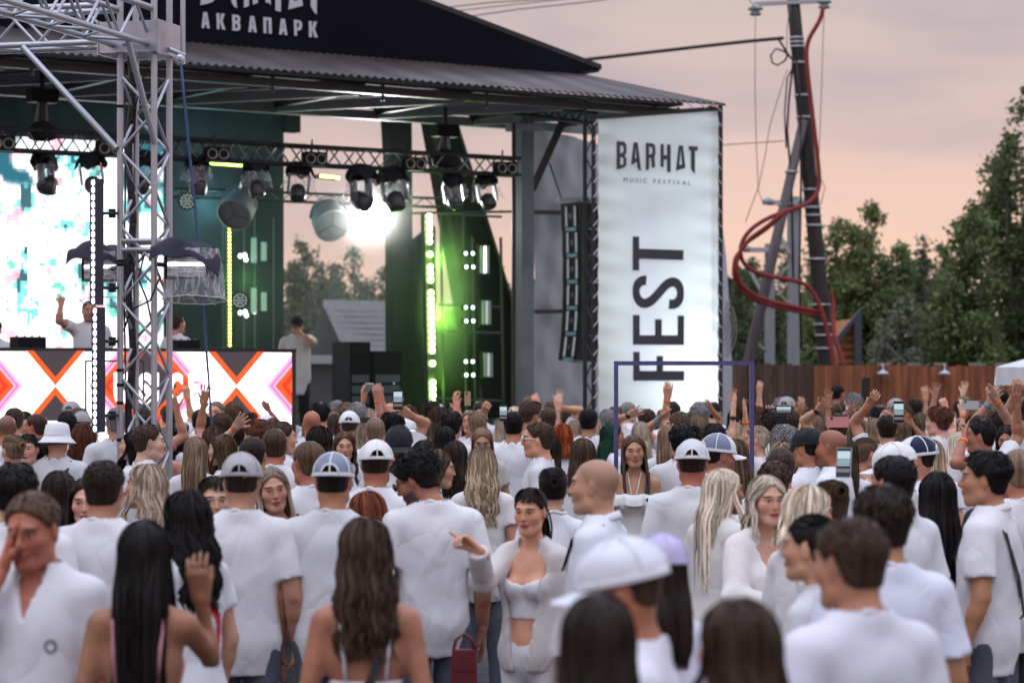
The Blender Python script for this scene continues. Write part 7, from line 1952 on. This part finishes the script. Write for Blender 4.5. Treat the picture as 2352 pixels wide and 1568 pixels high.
P(412, 961, 16.6, -58, 'f', ('curly', 'black'), 'tee', cap='trucker', capcol=(.72, .73, .76), capcol2=(.38, .42, .50), label='person with black curls under a white mesh cap')
P(450, 1000, 14.6, -6, 'f', ('verylong', 'light'), 'tee', label='person with very straight light brown hair by the blue strap')
P(508, 994, 14.2, 78, 'f', ('long', 'midbrown'), 'tee', skin='fair', Rr=A(543, 978, 'open', -.05, 'orange', palm=(0, 1, 0)), label='person in profile with one hand thrown up and orange wristband')
P(590, 962, 16.2, 50, 'm', ('short', 'auburn'), 'tee', label='man with reddish-dark hair before the booth')
P(648, 966, 15.7, -30, 'm', ('crew', 'brown'), 'tee', skin='light', hd=(-35, 0, 0), label='man with a high forehead glancing back')
P(631, 983, 14.5, 0, 'm', ('buzz', 'brown'), 'tee', skin='ruddy', stub=.5, label='man with buzzed brown hair and protruding ears')
P(582, 1002, 14.9, -14, 'm', ('buzz', 'dark'), 'tee', stub=.5, label='man with dark buzzed hair squeezed behind another')
P(716, 942, 19.0, 8, 'm', None, 'tee', skin='ruddy', stub=.2, label='man with a shiny bald head below the stage')
P(716, 962, 17.2, -6, 'f', ('long', 'light'), 'tee', root=.4, glasses='top', label='person with sunglasses pushed up on streaked fair hair')
P(772, 948, 17.9, -10, 'f', ('verylong', 'brown'), 'tee', label='person with glossy brown hair reaching the shoulder blades')
P(734, 980, 15.1, -12, 'f', ('curly', 'dark'), 'tee', label='person with dark loose curls before the bald man')
P(791, 988, 15.5, 184, 'f', ('wavy', 'midbrown'), 'tee', skin='light', lips=.9, hd=(4, 4, 0), label='person with wavy brown hair facing away from the stage')
P(803, 940, 20.3, 0, 'm', ('crew', 'brown'), 'tee', cap='cap', capcol=(.78, .79, .82), label='person in a round white cap seen from behind')
P(838, 971, 19.0, 6, 'f', ('bob', 'ash'), 'tee', root=.5, label='person with grey-blonde streaked bob')
P(862, 958, 21.5, 0, 'm', ('buzz', 'light'), 'tee', skin='ruddy', stub=.4, label='man with short sandy buzz cut')
P(775, 920, 25.6, -120, 'm', ('short', 'grey'), 'tee', skin='light', label='grey-haired man glancing aside below the stage')
P(736, 926, 25.0, 0, 'm', ('tousled', 'black'), 'tee', label='man with curly black top below the stage')
P(668, 928, 21.4, 10, 'f', ('bun', (.05, .022, .03)), 'tee', label='person with deep maroon hair before the booth edge')
P(868, 938, 23.5, 0, 'f', ('bob', 'blond'), 'tee', L=A(836, 912, 'hold', -.1, 'orange'), Rr=A(874, 904, 'hold', -.1, 'orange'), root=.4, label='person lifting a phone overhead with both hands')
P(912, 948, 19.2, 6, 'm', ('tousled', 'black'), 'tee', Rr=A(944, 955, 'hold', -.12, 'orange'), label='man holding a phone high before the green light')
P(990, 921, 21.8, 0, 'm', ('tousled', 'dark'), 'tee', label='man with bushy hair right under the green light strip')
P(1046, 924, 20.6, -5, 'f', ('updo', 'midbrown'), 'tee', label='person with flyaway updo under the green light')
P(1038, 944, 17.4, -12, 'm', ('short', 'black'), 'tee', label='man with thick black hair below the strobe tower')
P(975, 956, 19.2, 3, 'f', ('long', 'midbrown'), 'tee', label='person with flat brown hair near the strobe tower')
P(1022, 976, 15.6, -5, 'f', ('long', 'black'), 'tee', label='person with smooth black hair below the thick-haired man')
P(1045, 1008, 13.6, 0, 'f', ('long', 'dark'), 'tee', label='person with dark hair beside the copper-blonde one')
P(1146, 958, 18.3, -6, 'f', ('long', 'ash'), 'long', (.62, .45, .46), L=A(1112, 948, 'fist', -.1, 'orange'), root=.4, label='person in pink patterned sleeves holding something up')
P(1222, 908, 22.5, -60, 'm', ('crew', 'light'), 'tee', glasses='dark', skin='tan', L=A(1214, 944, 'fist', -.35, 'white'), label='man lit yellow in sunglasses by the steel column')
P(1268, 924, 23.0, -10, 'm', ('short', 'black'), 'tee', L=A(1254, 945, 'hold', -.2), Rr=A(1294, 938, 'hold', -.2, 'orange'), label='person making a heart with both hands near the speaker')
P(1292, 971, 17.2, 4, 'f', ('bob', 'red'), 'tee', label='person with vivid red hair')
P(1322, 962, 19.0, 4, 'f', ('long', 'ash'), 'tee', root=.4, label='person with pale hair next to the vivid red hair')
P(1352, 937, 18.2, -12, 'm', ('crew', 'black'), 'tee', skin='tan', glasses='dark', label='man with trim black hair and glasses below the hanging speaker')
P(1396, 938, 22.2, 10, 'm', ('crew', 'grey'), 'tee', skin='light', label='man with ash-grey short hair next to the picture frame post')
P(1408, 968, 16.2, -70, 'f', ('long', 'green'), 'tee', hd=(-10, 0, 0), skin='tan', label='person with green-tinted black hair behind the frame post')
P(1472, 966, 15.6, 0, 'f', ('long', 'ash'), 'tee', root=.3, label='person with silvery blonde hair inside the picture frame')
P(1534, 973, 15.0, -8, 'f', ('verylong', 'light'), 'tee', label='person with long tawny hair inside the picture frame')
P(1516, 944, 19.3, 40, 'm', ('crew', 'midbrown'), 'tee', glasses='dark', L=A(1516, 962, 'cross', -.4, 'blue'), skin='light', label='man in glasses behind a hand with crossed fingers')
P(1484, 938, 22.5, 10, 'm', ('crew', 'brown'), 'tee', L=A(1448, 952, 'open', -.1, 'watch'), label='person raising an open hand with a black watch inside the frame')
P(1612, 946, 21.2, 0, 'f', ('bob', 'platinum'), 'tee', L=A(1592, 942, 'hold', -.12), Rr=A(1632, 938, 'hold', -.12, 'orange'), skin='tan', label='person forming an arch overhead with both arms')
P(1640, 970, 17.3, 4, 'm', ('crew', 'black'), 'tee', skin='tan', label='man with dark crown inside the picture frame')
P(1566, 974, 17.8, 0, 'm', ('short', 'black'), 'tee', label='man with black hair between the two frame posts')
P(1592, 975, 16.2, 0, 'f', ('bun', 'black'), 'tee', label='person with black knot of hair above the mesh caps')
P(1800, 950, 18.5, 0, 'f', ('curly', 'brown'), 'tee', Rr=A(1770, 945, 'open', .4), label='person with frizzy brown hair catching light')
P(1882, 948, 19.0, -5, 'm', ('crew', 'brown'), 'tee', L=A(1882, 940, 'open', -.2, 'watch', palm=(0, 1, 0)), skin='light', build=1.02, label='person raising a big open palm with a grey watch')
P(1838, 952, 19.8, 0, 'f', ('long', 'light'), 'tee', L=A(1832, 950, 'open', -.1, 'orange'), label='person with straw hair raising one hand by the dark planks')
P(1925, 884, 35.5, -50, 'm', ('crew', 'black'), 'tee', (.012, .012, .014), skin='tan', group='festival staff', label='man in a black tee standing against the fence')
P(1965, 950, 20.0, 0, 'f', ('long', 'midbrown'), 'tee', L=A(1950, 944, 'open', -.1), Rr=A(1962, 952, 'open', -.3, 'blue'), label='person raising two open hands with blue wristband')
P(1998, 952, 19.4, 0, 'm', ('crew', 'dark'), 'tee', L=A(1994, 930, 'hold', -.15, 'orange'), label='man holding a black phone high by the fence')
P(2040, 960, 18.0, 0, 'f', ('bob', 'light'), 'tee', L=A(2024, 966, 'fist', -.1), label='person pushing up a pinched fist')
P(2078, 958, 17.0, 170, 'f', ('bob', 'dark'), 'tee', L=A(2092, 972, 'hold', -.25), Rr=A(2052, 978, 'hold', -.25), skin='tan', label='person filming with a gold-edged phone')
P(2240, 942, 20.3, 0, 'f', ('bob', 'ash'), 'tee', L=A(2226, 948, 'hold', -.2, 'orange'), label='person holding a phone sideways near the canopy')
P(2296, 945, 18.8, 0, 'm', ('crew', 'dark'), 'tee', L=A(2272, 925, 'open', .1, 'blue'), Rr=A(2286, 915, 'cross', -.2, 'orange'), label='person raising two spread hands near the canopy')
P(2352, 935, 19.5, 0, 'm', ('tousled', 'brown'), 'tee', L=A(2332, 900, 'fist', -.1), label='person punching a fist up in front of the canopy')
P(450, 948, 22.0, 0, 'f', ('long', 'dark'), 'tee', L=A(466, 938, 'open', -.1, 'orange'), label='person stretching a hand across the LED booth')
P(600, 944, 21.0, 0, 'f', ('bun', 'brown'), 'tee', (.6, .15, .3), Rr=A(616, 940, 'cross', -.15), label='person in pink top pointing two fingers up')

# ---- everyone between them and the stage
plan = [(bx, by) for _, bx, by, _, _ in PEOPLE]
heads = [((o.location.x) / d * F + 1176, YH + (HC - 1.75 * s) * F / d, d) for o, bx, by, d, s in PEOPLE]
frng = np.random.default_rng(21)
HC_M = ['dark', 'black', 'brown', 'brown', 'midbrown', 'light', 'grey', 'dark']; HC_F = ['dark', 'brown', 'brown', 'midbrown', 'light', 'ash', 'blond', 'black', 'auburn', 'platinum', 'midbrown', 'light']
def vfront(bx, by): return -math.sin(SA) * bx + math.cos(SA) * by
nfill = 0
for d0 in np.arange(12.5, 37.0, .56):
    lim = 1230 / F * d0
    for bx in np.arange(-lim, lim, .50):
        if nfill >= 195: break
        bx2, by2 = bx + frng.uniform(-.16, .16), d0 + frng.uniform(-.18, .18)
        px_ = bx2 / by2 * F + 1176
        if vfront(bx2, by2) > 23.6 or (px_ < 1650 and by2 > 29) or (by2 > 34.5): continue
        if frng.uniform() < (.30 if by2 < 27 else .2): continue
        if min((bx2 - a) ** 2 + (by2 - b) ** 2 for a, b in plan) < .46 ** 2: continue
        gg = 'f' if frng.uniform() < .62 else 'm'
        hh = frng.uniform(1.58, 1.70) if gg == 'f' else frng.uniform(1.68, 1.80)
        yc = YH + (HC - hh - .02) * F / by2; hw = 480 / by2
        # do not hide someone placed from the photograph
        if any(dd > by2 and abs(hx - px_) < hw * 1.6 and yc < hy + (2300 if dd < 15.5 else 1000) / dd for hx, hy, dd in heads if dd > by2 + .2 and dd < 25): continue
        yw = frng.normal(0, 16) if frng.uniform() < .86 else frng.choice([70, -70, 165, 190])
        if gg == 'm':
            hr = (str(frng.choice(['crew', 'short', 'crew', 'buzz', 'tousled', 'quiff'])), str(frng.choice(HC_M)))
        else:
            hr = (str(frng.choice(['long', 'long', 'verylong', 'wavy', 'bob', 'pony', 'bun', 'curly', 'updo'])), str(frng.choice(HC_F)))
        kw = {}
        if frng.uniform() < .10: kw = dict(cap=str(frng.choice(['cap', 'plain', 'trucker'])), capcol=tuple([(.76, .77, .79), (.76, .77, .79), (.02, .02, .025), (.35, .33, .33)][int(frng.integers(0, 4))]))
        elif frng.uniform() < .20 and by2 > 17 and px_ > 300:
            sd = frng.choice(['L', 'Rr']); sg = -1 if sd == 'L' else 1
            kw = {sd: dict(at=[(sg * .25, .16, 1.84), (sg * .16, .22, 1.80), (sg * .3, .1, 1.82)][int(frng.integers(0, 3))], hand=str(frng.choice(['open', 'hold', 'fist'])), band=[None, 'orange'][int(frng.integers(0, 2))])}
        if frng.uniform() < .09: kw['col'] = [(.02, .02, .024), (.5, .4, .3), (.55, .25, .3), (.25, .3, .4)][int(frng.integers(0, 4))]
        P(px_, yc, by2, round(float(yw)), gg, hr, str(frng.choice(['tee', 'tee', 'cami'])) if gg == 'f' else 'tee', skin=str(frng.choice(['fair', 'light', 'tan', 'light'])), root=.5 if hr[1] in ('blond', 'ash', 'platinum') else 0, **kw)
        plan.append((bx2, by2)); nfill += 1
# phones and what hands hold
phone(845, 889, 23.3, 20, 62, False, 'silver', label='pale phone tipped flat above two raised hands')
phone(914, 917, 18.9, 0, 0, True, 'black', label='phone filming the stage before the green light', s=1.05)
phone(1074, 915, 18.2, 40, 0, False, 'gold', wide=False, label='gold-cased phone gripped in a lifted hand', s=.7)
phone(1156, 948, 18.9, 0, 0, True, 'black', label='phone with bright screen below the dark scaffold', s=.85)
phone(1988, 889, 19.0, 25, 0, False, 'black', label='black phone held highest by the fence')
phone(2064, 946, 16.6, 0, 0, True, 'gold', label='gold-edged phone filming the stage')
phone(2228, 930, 20.0, 0, 0, False, 'silver', wide=True, label='grey phone held sideways near the canopy', s=.95)
phone(1800, 941, 18.8, 0, 0, True, 'black', wide=True, label='phone held sideways before the dark planks', s=.85)
phone(1924, 969, 16.0, 0, 0, False, 'pink', wide=True, label='pink phone gripped sideways', s=.95)
phone(1938, 1062, 12.0, -16, -18, True, 'silver', label='silver phone in the hand of the sleek-haired person')
# ---- people up on the stage
SG = 'people on the stage'
P(205, 690, 29.0, 195, 'm', ('buzz', 'brown'), 'tee', base=1.10, L=None, Rr=A(140, 700, 'open', -.1), beard=.4, group=SG, label='DJ in white tee waving one arm behind the booth', skin='light')
P(408, 722, 29.6, -40, 'm', ('crew', 'brown'), 'tee', base=1.10, group=SG, label='person in white tee working behind the booth')
P(683, 722, 33.0, 176, 'm', ('crew', 'dark'), 'longtee', (.70, .70, .69), base=1.10, cap='plain', capcol=(.03, .03, .035), L=dict(at=(-.06, .17, 1.52), hand='relaxed'), legs=(.02, .02, .022), group=SG, label='man in black cap and long white tee with a hand over his mouth')
P(-12, 748, 28.5, 170, 'm', ('crew', 'brown'), 'tee', base=1.10, group=SG, label='person in white tee at the booth end by the LED wall')

# labels that several filler people would share name the neighbour they stand next to
from collections import Counter
cnt = Counter(o['label'] for o, _, _ in AUTO)
named = [(o, bx, by) for o, bx, by, _, _ in PEOPLE if not any(o is q for q, _, _ in AUTO)]
STOP = {'in', 'with', 'and', 'the', 'a', 'on', 'by', 'of', 'to', 'at', 'before', 'below', 'behind', 'beside', 'near', 'under', 'whose', 'next', 'between'}
taken = {o['label'] for o, *_ in PEOPLE if cnt[o['label']] < 2}
for o, bx, by in AUTO:
    if cnt[o['label']] < 2: continue
    stem_ = o['label'].split(' facing')[0].split(' turned')[0].split(' looking')[0].split()
    for n_, *_ in sorted(named, key=lambda q: (q[1] - bx) ** 2 + (q[2] - by) ** 2)[:6]:
        w = n_['label'].split()[:13 - len(stem_)]
        while w[-1] in STOP: w.pop()
        lb = ' '.join((stem_ + ['beside', 'the'] + w)[:16])
        if lb not in taken: break
    o['label'] = lb; taken.add(lb)
# ---- bags
def bag(x, y, d, w, h, col, label, hang):
    c = pt(x, y, d); t = thing('handbag', (c[0], c[1], c[2] - h / 2), label, 'bag')
    m_ = mat('leather_%d' % x, col, .4, noise=.15, nscale=12)
    mb = MB(); mb.hexa([(sx * w / 2 * k_, sy * w * .2, z) for z, k_ in ((0, 1.), (h, .86)) for sx, sy in ((-1, -1), (1, -1), (1, 1), (-1, 1))]); link('body', mb.mesh('body', [m_]), t)
    mb = MB(); mb.box((0, -w * .205, h * .72), (w * .88, .008, h * .5)); link('flap', mb.mesh('flap', [m_]), t)
    mb = MB(); mb.tube([(-w * .4, 0, h * .95), (-w * .3, 0, h + hang * .6), (0, 0, h + hang), (w * .3, 0, h + hang * .6), (w * .4, 0, h * .95)], .008, 6); link('handle', mb.mesh('handle', [m_], True), t)
    return t
bag(1066, 1535, 10.6, .12, .17, (.12, .012, .018), 'dark red leather bag hanging beside the pointing person', .07)
